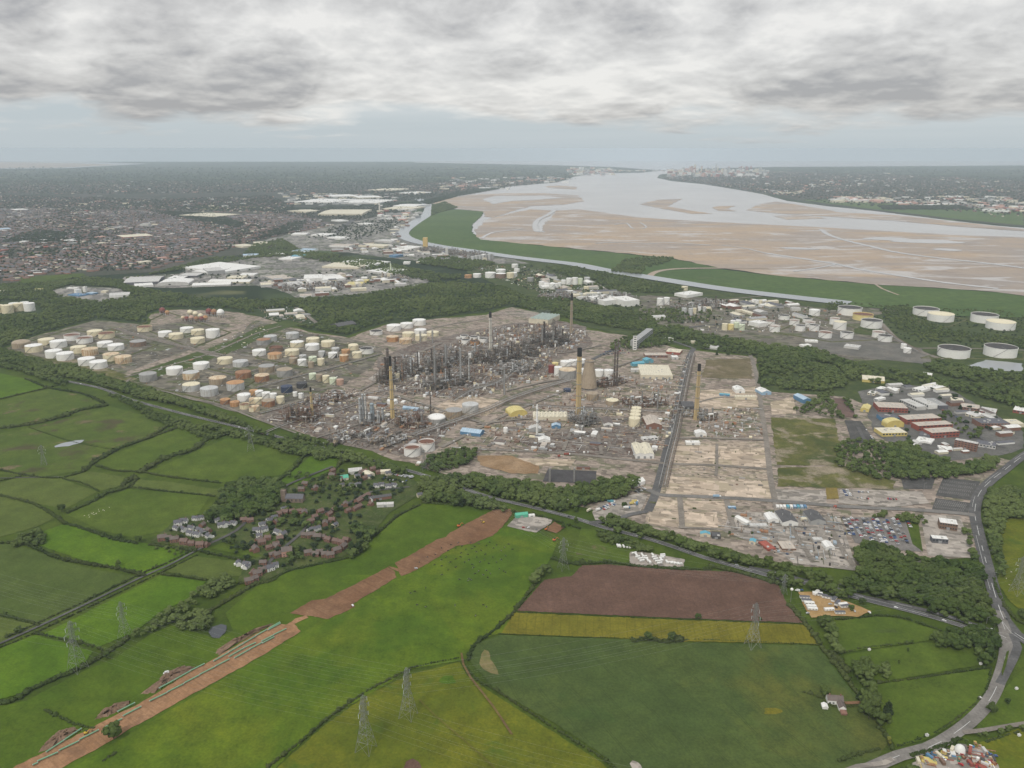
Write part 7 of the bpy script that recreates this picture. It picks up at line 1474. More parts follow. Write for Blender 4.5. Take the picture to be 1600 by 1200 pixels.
# ---- sheds and blocks farther off
FARB = [
 (193,446,248,444,433,10, 'gablex', 'slate', 'pale', 'long grey shed with pale roof at the left of the estate'),(211,450,240,448,443,7, 'flat', 'white', 'white', 'white low shed before the long grey shed'),(246,447,295,446,438,8, 'curve', 'pale', 'white', 'white round roofed shed in the estate'),(300,428,325,430,418,11, 'flat', 'pale', 'white', 'pale end of the large grey factory'),(325,430,352,428,414,16, 'flat', 'grey', 'pale', 'tall grey factory with flat roof'),(352,428,408,419,409,9, 'flat', 'white', 'white', 'long white factory wing'),(325,443,390,443,437,6, 'gablex', 'cream', 'white', 'long thin white shed in the estate'),(300,449,360,447,442,6, 'gablex', 'pale', 'white', 'long white shed at the estate front'),(278,434,308,434,427,8, 'flat', 'slate', 'pale', 'dark walled shed behind the round roofed shed'),(260,438,285,438,431,7, 'flat', 'dark', 'white', 'black and white shed in the estate'),(354,436,380,436,431,5, 'flat', 'cream', 'cream', 'cream low shed in the estate'),(373,432,397,432,427,6, 'flat', 'white', 'white', 'white low shed under the factory wing'),
 (171,466,203,464,458,8, 'gablex', 'white', 'pale', 'pale shed in the small works among the woods'),(120,460,128,459,454,16, 'flat', 'white', 'white', 'white block silo house in the small works'),(130,457,134,457,455,20, 'flat', 'white', 'white', 'thin white tower in the small works'),(104,452,120,452,449,5, 'flat', 'white', 'white', 'low white shed in the small works'),(158,458,166,458,454,7, 'flat', 'cream', 'cream', 'cream block in the small works'),(106,462,124,464,459,4, 'flat', 'blue', 'blue', 'blue store in the small works'),(134,460,144,461,457,5, 'flat', 'blue', 'sky', 'blue skip store in the small works'),
 (475,441,504,440,430,14, 'flat', 'white', 'white', 'big white factory at the trading estate'),(455,395,478,396,389,9, 'flat', 'white', 'sky', 'pale blue roofed shed behind the wood'),(454,403,474,403,398,7, 'flat', 'blue', 'teal', 'bright blue shed behind the wood'),(435,406,456,407,401,6, 'flat', 'white', 'white', 'long white shed left of the bright blue shed'),(420,399,445,399,394,7, 'flat', 'white', 'white', 'white shed behind the diagonal belt'),(503,419,560,421,411,8, 'flat', 'cream', 'cream', 'long cream shed row behind the trading estate'),(520,413,575,418,407,7, 'flat', 'white', 'white', 'long white shed row behind the trading estate'),(572,426,604,430,420,8, 'flat', 'pale', 'white', 'grey and white sheds near the pale green stack'),(540,448,565,448,441,8, 'flat', 'cream', 'yellow', 'cream shed with yellow roof at the trading estate'),(560,442,575,442,437,8, 'flat', 'yellow', 'yellow', 'yellow shed at the trading estate'),(505,441,540,438,430,8, 'gablex', 'white', 'white', 'white gabled shed right of the big white factory'),(450,450,476,448,440,8, 'gablex', 'pale', 'pale', 'pale shed left of the big white factory'),(430,440,460,437,431,7, 'flat', 'grey', 'beige', 'beige roofed sheds at the left of the trading estate'),(605,437,613,437,434,24, 'flat', 'cream', 'cream', 'cream tower block at the pale green stack'),
 (497,337,566,337,325,14, 'gablex', 'cream', 'cream', 'huge cream distribution shed near the dual carriageway'),(479,333,500,331,327,10, 'gablex', 'cream', 'cream', 'cream shed left of the huge distribution shed'),(520,309,558,308,302,13, 'gablex', 'white', 'white', 'white car factory shed, upper one'),(560,311,598,310,303,13, 'gablex', 'cream', 'white', 'white car factory shed, right one'),(460,317,520,318,311,11, 'flat', 'white', 'white', 'long white car factory shed, lower left one'),(525,318,590,319,312,11, 'flat', 'pale', 'white', 'long white car factory shed, lower right one'),(596,328,640,329,321,10, 'flat', 'cream', 'cream', 'cream shed row left of the canal bend'),(614,324,648,325,317,13, 'gablex', 'white', 'white', 'white twin shed left of the canal bend'),(575,298,612,299,293,12, 'flat', 'cream', 'cream', 'pale far shed behind the car factory'),(620,303,650,304,299,12, 'flat', 'white', 'white', 'white far shed above the canal bend'),(651,303,664,303,296,14, 'flat', 'cream', 'cream', 'tall cream far shed above the canal bend'),
 (530,347,545,346,341,8, 'flat', 'white', 'white', 'white shed beside the dual carriageway'),(572,352,584,351,347,8, 'flat', 'white', 'white', 'small white shed beside the canal works'),(532,375,550,373,369,8, 'flat', 'white', 'white', 'white shed right of the dual carriageway foot'),(455,368,478,368,364,8, 'flat', 'white', 'white', 'white sheds at the edge of town'),(486,369,510,370,365,8, 'flat', 'white', 'white', 'white sheds near the dual carriageway foot'),(400,383,420,382,378,8, 'flat', 'cream', 'cream', 'cream shed at the edge of town'),
 (193,374,240,371,367,11, 'flat', 'red', 'cream', 'red and cream shopping hall in the town'),(219,355,232,355,352,20, 'flat', 'pale', 'pale', 'grey tower block in the town'),(234,354,248,353,350,9, 'flat', 'cream', 'cream', 'cream block beside the grey tower block'),(107,379,120,378,375,9, 'flat', 'white', 'white', 'white hall in the middle of the town'),(0,361,18,360,356,10, 'flat', 'white', 'sky', 'white and blue hall at the left edge of the town'),(25,330,45,329,325,10, 'flat', 'white', 'white', 'white hall in the upper town'),(335,341,375,337,332,12, 'flat', 'cream', 'cream', 'long cream hall at the top of the town'),(55,456,68,455,451,8, 'flat', 'cream', 'yellow', 'yellow roofed shed in the left woods'),(0,459,11,458,454,8, 'flat', 'cream', 'cream', 'cream shed at the left edge of the woods'),(380,388,400,386,382,9, 'flat', 'cream', 'cream', 'cream shed at the lower edge of town'),(380,402,405,401,397,8, 'flat', 'pale', 'sky', 'pale blue shed above the diagonal belt'),
 (661,391,668,391,388,62, 'flat', 'ochre', 'ochre', 'tall ochre block tower beside the canal'),(696,399,700,399,396,34, 'flat', 'pale', 'pale', 'grey block tower along the canal'),(608,402,618,403,398,10, 'flat', 'blue', 'blue', 'bright blue shed among the canal works'),(560,386,600,388,382,10, 'flat', 'cream', 'cream', 'long cream shed in the canal works'),(515,386,545,387,382,9, 'flat', 'white', 'beige', 'beige roofed shed in the canal works'),(620,389,645,391,385,10, 'flat', 'white', 'white', 'white shed before the ochre tower'),(585,378,612,380,375,9, 'flat', 'pale', 'pale', 'pale shed near the canal quay'),(630,413,640,413,409,8, 'flat', 'white', 'white', 'white hut by the canal wood'),(650,411,660,412,408,7, 'flat', 'cream', 'white', 'pale hut by the canal wood'),
 (1073,466,1098,462,457,10, 'flat', 'white', 'white', 'long white shed beside the canal'),(945,478,976,474,463,16, 'flat', 'white', 'white', 'white works building behind the wood'),(976,480,999,478,465,20, 'flat', 'white', 'white', 'tall white works building behind the wood'),(1020,500,1040,499,494,8, 'gablex', 'white', 'pale', 'white hut before the scrub'),(1185,512,1200,510,502,12, 'flat', 'white', 'white', 'white block near the right tank farm'),(1318,544,1341,547,539,6, 'flat', 'pale', 'pale', 'grey shed on the derelict ground'),(1254,543,1268,542,538,5, 'flat', 'white', 'white', 'white shed at the belt edge'),(1258,535,1278,536,531,5, 'flat', 'white', 'white', 'second white shed at the belt edge'),(1040,533,1052,533,528,8, 'flat', 'white', 'white', 'white hut by the office block road'),(1237,486,1251,486,481,9, 'flat', 'pale', 'pale', 'pale silo house in the right tank farm'),(1080,537,1087,537,533,6, 'flat', 'cream', 'cream', 'cream hut at the end of main street'),(1101,545,1120,547,540,5, 'flat', 'beige' if False else 'pale', 'pale', 'pale hut row at the end of main street')]
for q in FARB: B(*q[:10], name='factory_building' if 'factory' in q[9] else 'warehouse' if 'distribution' in q[9] else 'tower_block' if 'tower' in q[9] else 'industrial_building', doors=0)
# many more sheds of the two estates
def estate(pl, n, lab, grp, seed, hm=(5,10), rotb=0.35, wm=(20,60), cs=('white', 'cream', 'pale', 'grey', 'white', 'brown', 'beige', 'slate')):
 g = random.Random(seed); pts = scatter_px(pl, 46 if wm[1] > 50 else wm[1] * 1.1, .9); nrg.shuffle(pts); k = 0
 for (x, y) in pts:
  if k >= n: break
  u, v = proj(Vector((x, y, 0)))
  if not 0 < u < 1600: continue
  w, D, h = g.uniform(*wm), g.uniform(wm[0] * .6, wm[1] * .55), g.uniform(*hm); c = g.choice(cs); q = rotb + g.choice([0,1.5708])
  T = thing('industrial_building', (x, y, .8), c + ' roofed shed ' + lab, 'building', grp, q); m = MB(); m.box(0,0,-.5, w, D, h + .5); m.build('wall', BM[g.choice(['white', 'pale', 'brick', 'grey', 'cream'])], T)
  r = MB(); r.add([(-w / 2 - .3,-D / 2 - .3, h + .05),(w / 2 + .3,-D / 2 - .3, h + .05),(w / 2 + .3,0, h + D * .14),(-w / 2 - .3,0, h + D * .14),(-w / 2 - .3, D / 2 + .3, h + .05),(w / 2 + .3, D / 2 + .3, h + .05)],[(0,1,2,3),(3,2,5,4),(0,3,4),(1,5,2)]); r.build('roof', RF[c], T); k += 1
estate([(400,448),(440,438),(500,430),(600,434),(650,442),(600,452),(520,460),(470,466),(440,452)],46, 'in the trading estate', 'sheds of the trading estate', 3)
estate([(500,392),(560,380),(620,376),(690,390),(800,406),(780,410),(690,408),(600,400)],46, 'along the canal', 'sheds along the canal', 4)
estate([(600,372),(620,350),(650,335),(655,338),(632,358),(636,372)],14, 'on the canal bend quay', 'sheds of the canal quay', 5,(8,14))
estate([(840,424),(920,444),(1000,470),(900,470),(840,448)],22, 'among the canal side tanks', 'sheds among the canal side tanks', 6)
estate([(1080,478),(1180,470),(1280,480),(1260,500),(1140,505)],24, 'in the canal side works', 'sheds of the canal side works', 7)
estate([(404,494),(430,484),(466,484),(486,500),(420,502)],12, 'in the clearing behind the tanks', 'sheds of the clearing', 8,(3,6))
estate([(405,640),(520,610),(600,615),(700,655),(690,690),(640,710),(480,675)],22, 'among the southern process units', 'low sheds among the southern units', 9,(3,5), GRID, (7,22),('grey', 'brown', 'beige', 'slate', 'pale'))
estate([(760,700),(800,660),(900,640),(1040,640),(1030,712)],30, 'in the brown yards of the refinery', 'low sheds of the brown yards', 10,(3,5), GRID, (7,22),('grey', 'brown', 'beige', 'pale', 'slate', 'white'))
estate([(1350,612),(1400,602),(1470,606),(1480,622),(1400,622)],9, 'at the top of the office park', 'small blocks of the office park', 21,(3,6), .2,(14,34),('white', 'cream', 'pale', 'slate'))
estate([(1485,628),(1560,652),(1600,690),(1570,698),(1500,655)],14, 'on the right of the office park', 'small blocks of the office park', 22,(3,7), .2,(14,34),('white', 'beige', 'pale', 'slate', 'brown'))
estate([(1400,690),(1460,690),(1530,708),(1480,716)],7, 'at the foot of the office park', 'small blocks of the office park', 23,(3,4), .2,(8,20),('white', 'pale', 'white'))
# ---- village houses
def house_proto(wall, roof, w, d, h, name='house'):
 T = bpy.data.objects.new(name, None); COL.objects.link(T); rise = d * .36; m = MB()
 m.add([(-w / 2,-d / 2,-.5),(w / 2,-d / 2,-.5),(w / 2, d / 2,-.5),(-w / 2, d / 2,-.5),(-w / 2,-d / 2, h),(w / 2,-d / 2, h),(w / 2, d / 2, h),(-w / 2, d / 2, h),(-w / 2,0, h + rise),(w / 2,0, h + rise)],[(0,1,5,4),(1,2,6,9,5),(2,3,7,6),(3,0,4,8,7)]); m.build('wall', BM[wall], T)
 r = MB(); o = .4; z = .08; dz = o * .72
 r.add([(-w / 2 - o, -d / 2 - o, h - dz + z),(w / 2 + o, -d / 2 - o, h - dz + z),(w / 2 + o, 0, h + rise + z),(-w / 2 - o, 0, h + rise + z),(-w / 2 - o, d / 2 + o, h - dz + z),(w / 2 + o, d / 2 + o, h - dz + z)],[(0,1,2,3),(3,2,5,4)]); ro = r.build('roof', RF[roof], T)
 c = MB(); c.box(w * .32,0, h + rise * .6, .9, .9, rise * .4 + 1.3); c.build('chimney', BM['brick'], ro)
 for sy in (-1,1):
  for x in (-w * .28, w * .28):
   for z in (.9,3.4):
    if z + 1.2 > h: continue
    q = MB(); q.box(x, sy * (d / 2 + .03), z, 1.5, .08,1.15); q.build('window', GLASS, T)
  q = MB(); q.box(0, sy * (d / 2 + .03),0,1.0, .08,2.1); q.build('door', BM['dark'], T)
 p = MB(); p.box(w * .3, d / 2 + 1.6,-.4, w * .36,3.1,2.9); p.build('extension', BM[wall], T)
 return T
HP = {'white': house_proto('white', 'slate', 10,8,5.2), 'brick': house_proto('brick', 'tile', 10,8,5.2), 'brown': house_proto('brick', 'brown', 11,8.5,5.4), 'pink': house_proto('pink', 'brown', 13,11,8), 'cream': house_proto('cream', 'slate', 10,8,5.0)}
HUSED = set()
HLAB = {'white': 'white house with grey slate roof', 'brick': 'brick house with tiled roof', 'brown': 'brick house with dark roof', 'pink': 'large square pink walled house', 'cream': 'cream walled house with grey roof'}
def house(u, v, kind, rot, where, sc=1.0):
 p = G(u, v); lab = HLAB[kind] + ' ' + where
 if kind not in HUSED: HUSED.add(kind); o = HP[kind]; o.location = (p.x, p.y, .8); o.rotation_euler = (0,0, rot); tag(o, lab, 'house', 'village houses')
 else: o = dup(HP[kind],(p.x, p.y, .8), rot, sc, lab, 'house', 'village houses')
V1, V2, V3, V4 = 'in the white housing estate', 'in the old village', 'in the red brick close', 'beside the trunk road hamlet'
for (k, r, wh, pts) in [
 ('white', .15, V1,[(278,821),(288,818),(305,813),(315,812),(331,816),(340,817),(346,824),(356,822),(365,820)]),('white', -.5, V1,[(275,829),(286,830),(297,836),(308,838),(318,836),(327,842),(312,832),(300,829)]),
 ('brown', .1, V1,[(253,844),(263,845),(274,846)]),('brick', -.1, V1,[(288,850),(300,852),(313,854),(322,853)]),('brick', .3, V2,[(381,816),(391,816)]),
 ('brick', .1, V2,[(435,806),(445,804),(456,803),(467,802)]),('white', .4, V2,[(402,832),(410,822),(420,817),(428,813),(406,840),(414,830)]),('brick', .5, V2,[(410,851),(420,858),(431,853),(437,845)]),('pink', .3, V2,[(450,867)]),('brown', .6, V2,[(425,870),(434,872)]),('white', .6, V2,[(429,888),(421,891)]),('brown', .7, V2,[(402,900),(412,895),(396,908),(388,911)]),
 ('brick', .8, V2,[(486,817),(493,810),(500,803),(515,806),(522,800)]),('white', .5, V2,[(485,833),(497,829),(490,831)]),('brown', 0, V3,[(476,840),(486,840),(497,842),(504,843)]),('brick', -.2, V3,[(513,847),(525,848),(534,852),(541,846)]),('brown', .9, V3,[(535,858),(527,864)]),('brown', .1, V3,[(482,868),(493,870),(501,867),(508,871),(517,870)]),
 ('brick', .9, V2,[(545,802),(554,798),(562,794)]),('white', .1, V4,[(588,761),(597,761),(606,762),(615,761),(551,761),(561,761)]),('cream', .3, V4,[(666,759),(655,776),(560,748),(578,747),(606,742)]),('brick', .7, V4,[(568,740),(571,750),(583,736),(593,742)])]:
 for (u, v) in pts: house(u + rng.uniform(-1.5,1.5), v + rng.uniform(-1.2,1.2), k, r + rng.uniform(-.3, .3), wh, rng.uniform(.78, .98))
for q in range(34):
 u, v = rng.choice([(420,850),(450,800),(500,815),(440,830),(560,785),(540,750),(395,890),(330,830),(480,770)]); house(u + rng.uniform(-26,26), v + rng.uniform(-12,12), rng.choice(['brick', 'brown', 'white', 'cream', 'brown']), rng.uniform(0,3), V2, rng.uniform(.7, .95))
for k in list(HP):
 if k not in HUSED: bpy.data.objects.remove(HP[k])
B(577,785,612,780,775,5, 'gablex', 'brick', 'dark', 'dark roofed farm barn beside the village', 'barn'); B(589,794,615,793,786,5, 'gablex', 'pale', 'pale', 'pale roofed farm barn beside the village', 'barn'); B(560,788,580,776,0,4, 'gablex', 'brick', 'tile', 'long tiled farm range beside the village', 'barn', depth_m=9)
B(545,743,566,741,733,6, 'gablex', 'pale', 'pale', 'grey roofed workshop in the hamlet', 'shed'); B(532,753,545,751,744,5, 'gablex', 'cream', 'green', 'greenish glazed shed in the hamlet', 'shed'); B(576,748,586,745,736,5, 'gabley', 'cream', 'cream', 'cream shed in the hamlet yard', 'shed'); B(595,742,610,741,735,5, 'gablex', 'cream', 'cream', 'long cream shed in the hamlet yard', 'shed')
# church with a tower
p = G(446,786); T = thing('church', (p.x, p.y, .7), 'old stone church with square tower and dark roof', 'church', None, -.05); STN = plain('church_stone', (.25, .19, .15), .9, .2, .3)
m = MB(); m.add([(0,0,-.5),(26,0,-.5),(26,11,-.5),(0,11,-.5),(0,0,7),(26,0,7),(26,11,7),(0,11,7),(0,5.5,12),(26,5.5,12)],[(0,1,5,4),(1,2,6,9,5),(2,3,7,6),(3,0,4,8,7)]); m.build('nave', STN, T)
m = MB(); m.add([(-.3,-.6,6.6),(26.4,-.6,6.6),(26.4,5.5,12.2),(-.3,5.5,12.2),(-.3,11.6,6.6),(26.4,11.6,6.6)],[(0,1,2,3),(3,2,5,4)]); m.build('roof', RF['slate'], T)
m = MB(); m.box(-3.6,5.5,-.5,7,7,17.5)
for x in (-6.6,-3.6,-.6):
 for y in (2.5,5.5,8.5): m.box(x, y, 17.0,1,1,1.2) if (x, y) != (-3.6,5.5) else None
m.build('tower', STN, T)
for i in range(4): m = MB(); m.box(4 + i * 6,-.06,2,1.4, .12,3.4); m.build('window', GLASS, T)
# lone farmhouse
p = G(1293,1101); T = thing('farmhouse', (p.x, p.y, .6), 'lone white farmhouse with brown tiled roofs in the wheat field', 'house', None, -.12)
m = MB(); m.add([(0,0,-.5),(14,0,-.5),(14,8,-.5),(0,8,-.5),(0,0,4.6),(14,0,4.6),(14,8,4.6),(0,8,4.6),(0,4,7.6),(14,4,7.6)],[(0,1,5,4),(1,2,6,9,5),(2,3,7,6),(3,0,4,8,7)])
m.add([(8,-9,-.5),(14.2,-9,-.5),(14.2,-.1,-.5),(8,-.1,-.5),(8,-9,3.4),(14.2,-9,3.4),(14.2,-.1,3.4),(8,-.1,3.4),(11.1,-9,5.8),(11.1,-.1,5.8)],[(0,1,5,8,4),(1,2,6,5),(3,0,4,7)]); m.build('wall', BM['white'], T)
m = MB(); m.add([(-.5,-.5,4.3),(14.5,-.5,4.3),(14.5,4,7.75),(-.5,4,7.75),(-.5,8.5,4.3),(14.5,8.5,4.3)],[(0,1,2,3),(3,2,5,4)]); m.add([(7.6,-9.4,3.2),(11.1,-9.4,6),(11.1,2,6),(7.6,2,3.2),(14.6,-9.4,3.2),(14.6,2,3.2)],[(0,1,2,3),(1,4,5,2)]); ro = m.build('roof', RF['brown'], T)
m = MB(); m.box(2,4,6.6,1,1,2.4); m.box(12,4,6.6,1,1,2.4); m.build('chimney', BM['brick'], ro)
for x in (2,5.2): m = MB(); m.box(x, -.05,1,1.6, .1,1.3); m.build('window', GLASS, T)
m = MB(); m.box(-4,-5,-.4,5,6,2.6); m.add([(-6.8,-8.2,2.2),(-1.2,-8.2,2.2),(-1.2,-1.8,2.2),(-6.8,-1.8,2.2),(-4,-8.2,3.6),(-4,-1.8,3.6)],[(0,1,4),(1,2,5,4),(2,3,5),(3,0,4,5)]); m.build('conservatory', BM['white'], T)
m = MB(); m.box(11,-12,-.4,5,5,2.6); m.add([(8,-15,2.2),(14,-15,2.2),(14,-9.2,2.2),(8,-9.2,2.2),(11,-12,4)],[(0,1,4),(1,2,4),(2,3,4),(3,0,4)]); m.build('garage', BM['brick'], T)
# ---- town and far cities: houses nobody could count
def houses(name, pl_list, sp, lab, keep=.85, size=(9,42), hh=(5,7), cols=None, rotn=0.004):
 V, F, I = [],[],[]; k = 0
 cols = cols or ['brick', 'tile', 'brown', 'white', 'slate', 'cream']; mats = [BM['brick'], BM['cream'], RF['tile'], RF['brown'], RF['slate'], BM['white'], BM['pale']]
 for pl, dens in pl_list:
  pts = scatter_px(pl, sp, keep * dens); pts = pts[nrg.random(len(pts)) < .25 + 1.1 * np.sin(pts[:, 0] * .0031 + 2 * np.sin(pts[:, 1] * .0011)) ** 2]
  for (x, y) in pts:
   w, d, h = nrg.uniform(*size), nrg.uniform(7,10), nrg.uniform(*hh); q = .4 + math.sin(x * rotn) * .6 + math.cos(y * rotn) * .6; c, s = math.cos(q), math.sin(q); rise = d * .35
   L = np.array([(-w / 2,-d / 2,0),(w / 2,-d / 2,0),(w / 2, d / 2,0),(-w / 2, d / 2,0),(-w / 2,-d / 2, h),(w / 2,-d / 2, h),(w / 2, d / 2, h),(-w / 2, d / 2, h),(-w / 2,0, h + rise),(w / 2,0, h + rise)])
   V.append(np.stack([x + L[:, 0] * c - L[:, 1] * s, y + L[:, 0] * s + L[:, 1] * c, L[:, 2] + .4],1))
   F.append(np.array([(0,1,5,4),(2,3,7,6),(1,2,6,5),(3,0,4,7),(4,5,9,8),(6,7,8,9),(5,6,9,9),(7,4,8,8)][:6] ) + k); k += 10
   wi = nrg.choice([0,0,0,0,0,2,2,1]); ri = nrg.choice([2,3,3,4,4]) if nrg.random() > .03 else 6; I += [wi] * 4 + [ri] * 2
 o = bpy.data.objects.new(name, np_mesh(name, np.concatenate(V), np.concatenate(F), mats, np.array(I))); COL.objects.link(o)
 tag(o, lab, 'houses', kind='stuff')
TOWN = [(-150,440),(-200,330),(60,326),(230,330),(370,336),(470,336),(500,345),(520,352),(470,362),(400,376),(340,396),(240,420),(130,426),(20,440)]
houses('town_houses', [(TOWN, 1.0)],23, 'thousands of red roofed houses of the town', .66)
houses('suburb_houses', [([(-600,325),(-600,300),(0,305),(240,312),(420,306),(470,335),(230,329),(60,325)], .55),([(540,300),(700,284),(880,284),(800,290),(700,300),(610,310)], .5),([(-800,299),(-800,284),(200,282),(560,284),(500,300),(200,304)], .18)],42, 'scattered far suburban houses', .7,(12,26))
houses('city_houses', [([(1035,279),(1090,271),(1200,268),(1500,276),(1700,292),(1700,350),(1560,340),(1430,322),(1300,316),(1190,300),(1100,286)], .55)],52, 'hazy houses of the city on the far bank', .5,(12,30),(5,9))
def far_blocks(name, items, lab, seed=1):
 g = random.Random(seed); m = MB(); mats = [BM['white'], BM['cream'], BM['pale'], BM['grey'], BM['pink'], BM['red']]
 for (u0, u1, v0, v1, n, w0, w1, h0, h1, red) in items:
  for i in range(n):
   u, v = g.uniform(u0, u1), g.uniform(v0, v1); p = G(u, v); m.box(p.x, p.y, 0, g.uniform(w0, w1), g.uniform(w0, w1) * .7, g.uniform(h0, h1), g.uniform(0,1.5),5 if g.random() < red else g.randrange(5))
 tag(m.build(name, mats), lab, 'buildings', kind='stuff')
far_blocks('city_buildings', [(1045,1200,266,277,170,30,110,15,60, .04),(1060,1140,265,272,26,20,50,60,130,0),(1150,1400,270,292,60,25,80,10,24, .05),(1250,1600,275,300,40,25,80,8,18, .05),(1150,1190,263,266,14,20,50,40,90, .8)], 'hazy towers and blocks of the city at the river mouth', 5)
far_blocks('dock_buildings', [(888,960,264,274,90,30,120,15,50, .05),(960,1060,266,268,40,30,80,10,25,0),(800,890,276,286,40,40,110,12,26,0),(690,800,278,296,60,40,120,10,24,0)], 'pale far dock buildings on the left bank', 6)
far_blocks('far_works', [(1300,1390,309,317,60,40,140,10,22, .02),(1400,1600,308,322,80,40,130,8,16, .03),(1540,1600,324,332,24,40,120,8,16, .1),(1205,1255,299,304,20,30,80,8,16, .1)], 'pale sheds on the far right bank', 7)
far_blocks('far_sheds', [(100,560,284,324,40,25,70,8,14, .1),(0,330,330,420,36,20,60,7,12, .15),(440,620,303,322,70,30,90,8,16,0),(590,655,325,345,30,30,80,8,16, .05)], 'scattered pale sheds and schools far off', 8)
# far trees as one mass
FT = []
def ft(pl, sp, keep, h): p = scatter_px(pl, sp, keep); FT.append((p, nrg.uniform(h * .7, h * 1.3, len(p))))
ft(TOWN, 24, .66,10); ft([(-600,330),(-600,300),(0,305),(240,312),(420,306),(480,332),(230,330),(60,326)],42, .8,13); ft([(-900,300),(-900,284),(200,282),(900,280),(800,292),(660,312),(560,305),(500,300),(200,304)],80, .75,18)
ft([(-1500,284),(-1500,272),(600,270),(900,272),(890,280),(200,282)],160, .7,26); ft([(-2000,272),(-2000,262),(250,262),(900,262),(890,272),(600,270)],320, .6,34)
ft([(1035,280),(1090,272),(1250,270),(1700,280),(1900,330),(1900,390),(1600,340),(1500,332),(1400,326),(1300,319),(1190,302),(1100,287)],75, .75,17); ft([(1250,270),(2200,280),(2200,268),(1300,264)],220, .6,26)
ft([(480,372),(520,356),(600,340),(640,338),(610,360),(560,376)],24, .5,10); ft([(400,330),(560,322),(650,316),(655,326),(560,345),(480,340)],28, .6,11); ft([(460,320),(470,300),(640,300),(690,300),(660,312),(600,318)],40, .55,12)
for pl in ([(230,330),(330,334),(380,350),(372,356),(300,344)],[(0,380),(60,360),(110,366),(90,380)],[(400,375),(450,350),(480,345),(470,360)],[(1370,322),(1500,322),(1520,328),(1380,328)],[(655,316),(720,300),(780,292),(790,294),(720,306),(670,320)]): ft(pl, 16, .9,12)
ft([(1000,470),(1180,468),(1310,486),(1260,505),(1140,510),(1060,506)],26, .4,7); ft([(720,410),(830,416),(960,446),(990,466),(860,468)],24, .4,7); ft([(400,440),(540,420),(650,440),(520,462)],38, .5,8); ft([(500,392),(640,380),(800,406),(700,410)],40, .4,8); ft([(190,445),(300,422),(400,406),(400,446),(270,449)],34, .5,8); ft([(1340,612),(1480,608),(1560,655),(1540,700),(1410,690)],26, .35,8)
ft([(830,470),(860,455),(1000,470),(1010,490),(930,482)],16, .5,6); ft([(1340,500),(1430,480),(1600,500),(1600,560),(1440,540)],20, .55,5); ft([(240,846),(310,806),(420,772),(560,730),(650,760),(560,800),(570,845),(470,885),(400,905),(380,870)],11, .5,6)
def keepout(p, h):
 k = np.ones(len(p), bool)
 for e in EXCL: k &= ~inpoly(p[:, 0], p[:, 1], e)
 tx = np.array(TANKXY)
 for i in range(len(p)):
  if p[i, 1] < 4500 and k[i] and np.min((tx[:, 0] - p[i, 0]) ** 2 + (tx[:, 1] - p[i, 1]) ** 2) < 900: k[i] = False
 return p[k], h[k]
FT = [keepout(*q) for q in FT]
gn_scatter('distant_trees', np.concatenate([q[0] for q in FT]), np.concatenate([q[1] for q in FT]), PROTOS, LEAFF, 'countless dark trees among the town and the far countryside', 'trees', (1.0,1.7))
# ================================================================ PYLONS AND CABLES
PYL = plain('pylon_steel', (.26, .27, .26), .55, .12, .4, .3); WIRE = plain('aluminium_cable', (.30, .31, .30), .5, .1, .3); INS = plain('insulator_glass', (.55, .60, .60), .3, .1, .3)
def pylon(u, vb, vt, face, lab, kind='tower', group='electricity pylons'):
 p = G(u, vb); h = H(u, vb, vt); T = thing('electricity_pylon', (p.x, p.y, .3), lab, 'pylon', group, face)
 wb = h * .125; wt = h * .022; zw = h * .58; ww = h * .034; m = MB(); t = max(.08, h * .0021)
 half = lambda z: wb + (ww - wb) * z / zw if z < zw else ww + (wt - ww) * (z - zw) / (h - zw)
 lv = [0, .2, .34, .46, .58, .66, .74, .82, .9, .97]
 cs = [(-1,-1),(1,-1),(1,1),(-1,1)]
 for a, b in zip(lv[:-1], lv[1:]):
  za, zb = a * h, b * h; ra, rb = half(za), half(zb)
  for i in range(4):
   (x, y),(x2, y2) = cs[i], cs[(i + 1) % 4]
   m.bar((x * ra, y * ra, za),(x * rb, y * rb, zb), t * 1.7,4); m.bar((x * ra, y * ra, za),(x2 * rb, y2 * rb, zb), t, 3); m.bar((x2 * ra, y2 * ra, za),(x * rb, y * rb, zb), t, 3); m.bar((x * rb, y * rb, zb),(x2 * rb, y2 * rb, zb), t, 3)
 r = half(.97 * h)
 for x, y in cs: m.bar((x * r, y * r, .97 * h),(0,0, h), t, 3)
 m.build('tower_frame', PYL, T)
 ends = []; ins = MB()
 for z, L in ((.62, .125),(.76, .155),(.89, .11)):
  z *= h; L *= h; r = half(z)
  for s in (-1,1):
   m = MB()
   for y in (-1,1): m.bar((s * r, y * r, z),(s * L, 0, z), t * 1.2,3); m.bar((s * r, y * r, z + h * .045),(s * L, 0, z), t, 3)
   for k in (.33, .66):
    m.bar((s * (r + (L - r) * k), r * (1 - k), z),(s * (r + (L - r) * k),-r * (1 - k), z), t, 3); m.bar((s * (r + (L - r) * k),0, z),(s * (r + (L - r) * k),0, z + h * .045 * (1 - k)), t, 3)
   m.build('crossarm', PYL, T); ins = MB(); ins.bar((s * L, 0, z),(s * L, 0, z - h * .07), t * 2.2,6); ins.build('insulator', INS, T)
   ends.append(Vector((s * L, 0, z - h * .07)))
 ends.append(Vector((0,0, h)))
 M = Matrix.Translation(p) @ Matrix.Rotation(face, 4, 'Z')
 return [M @ e for e in ends]
def hd(a, b): return wdir(a, b) - math.pi / 2
PY = {}
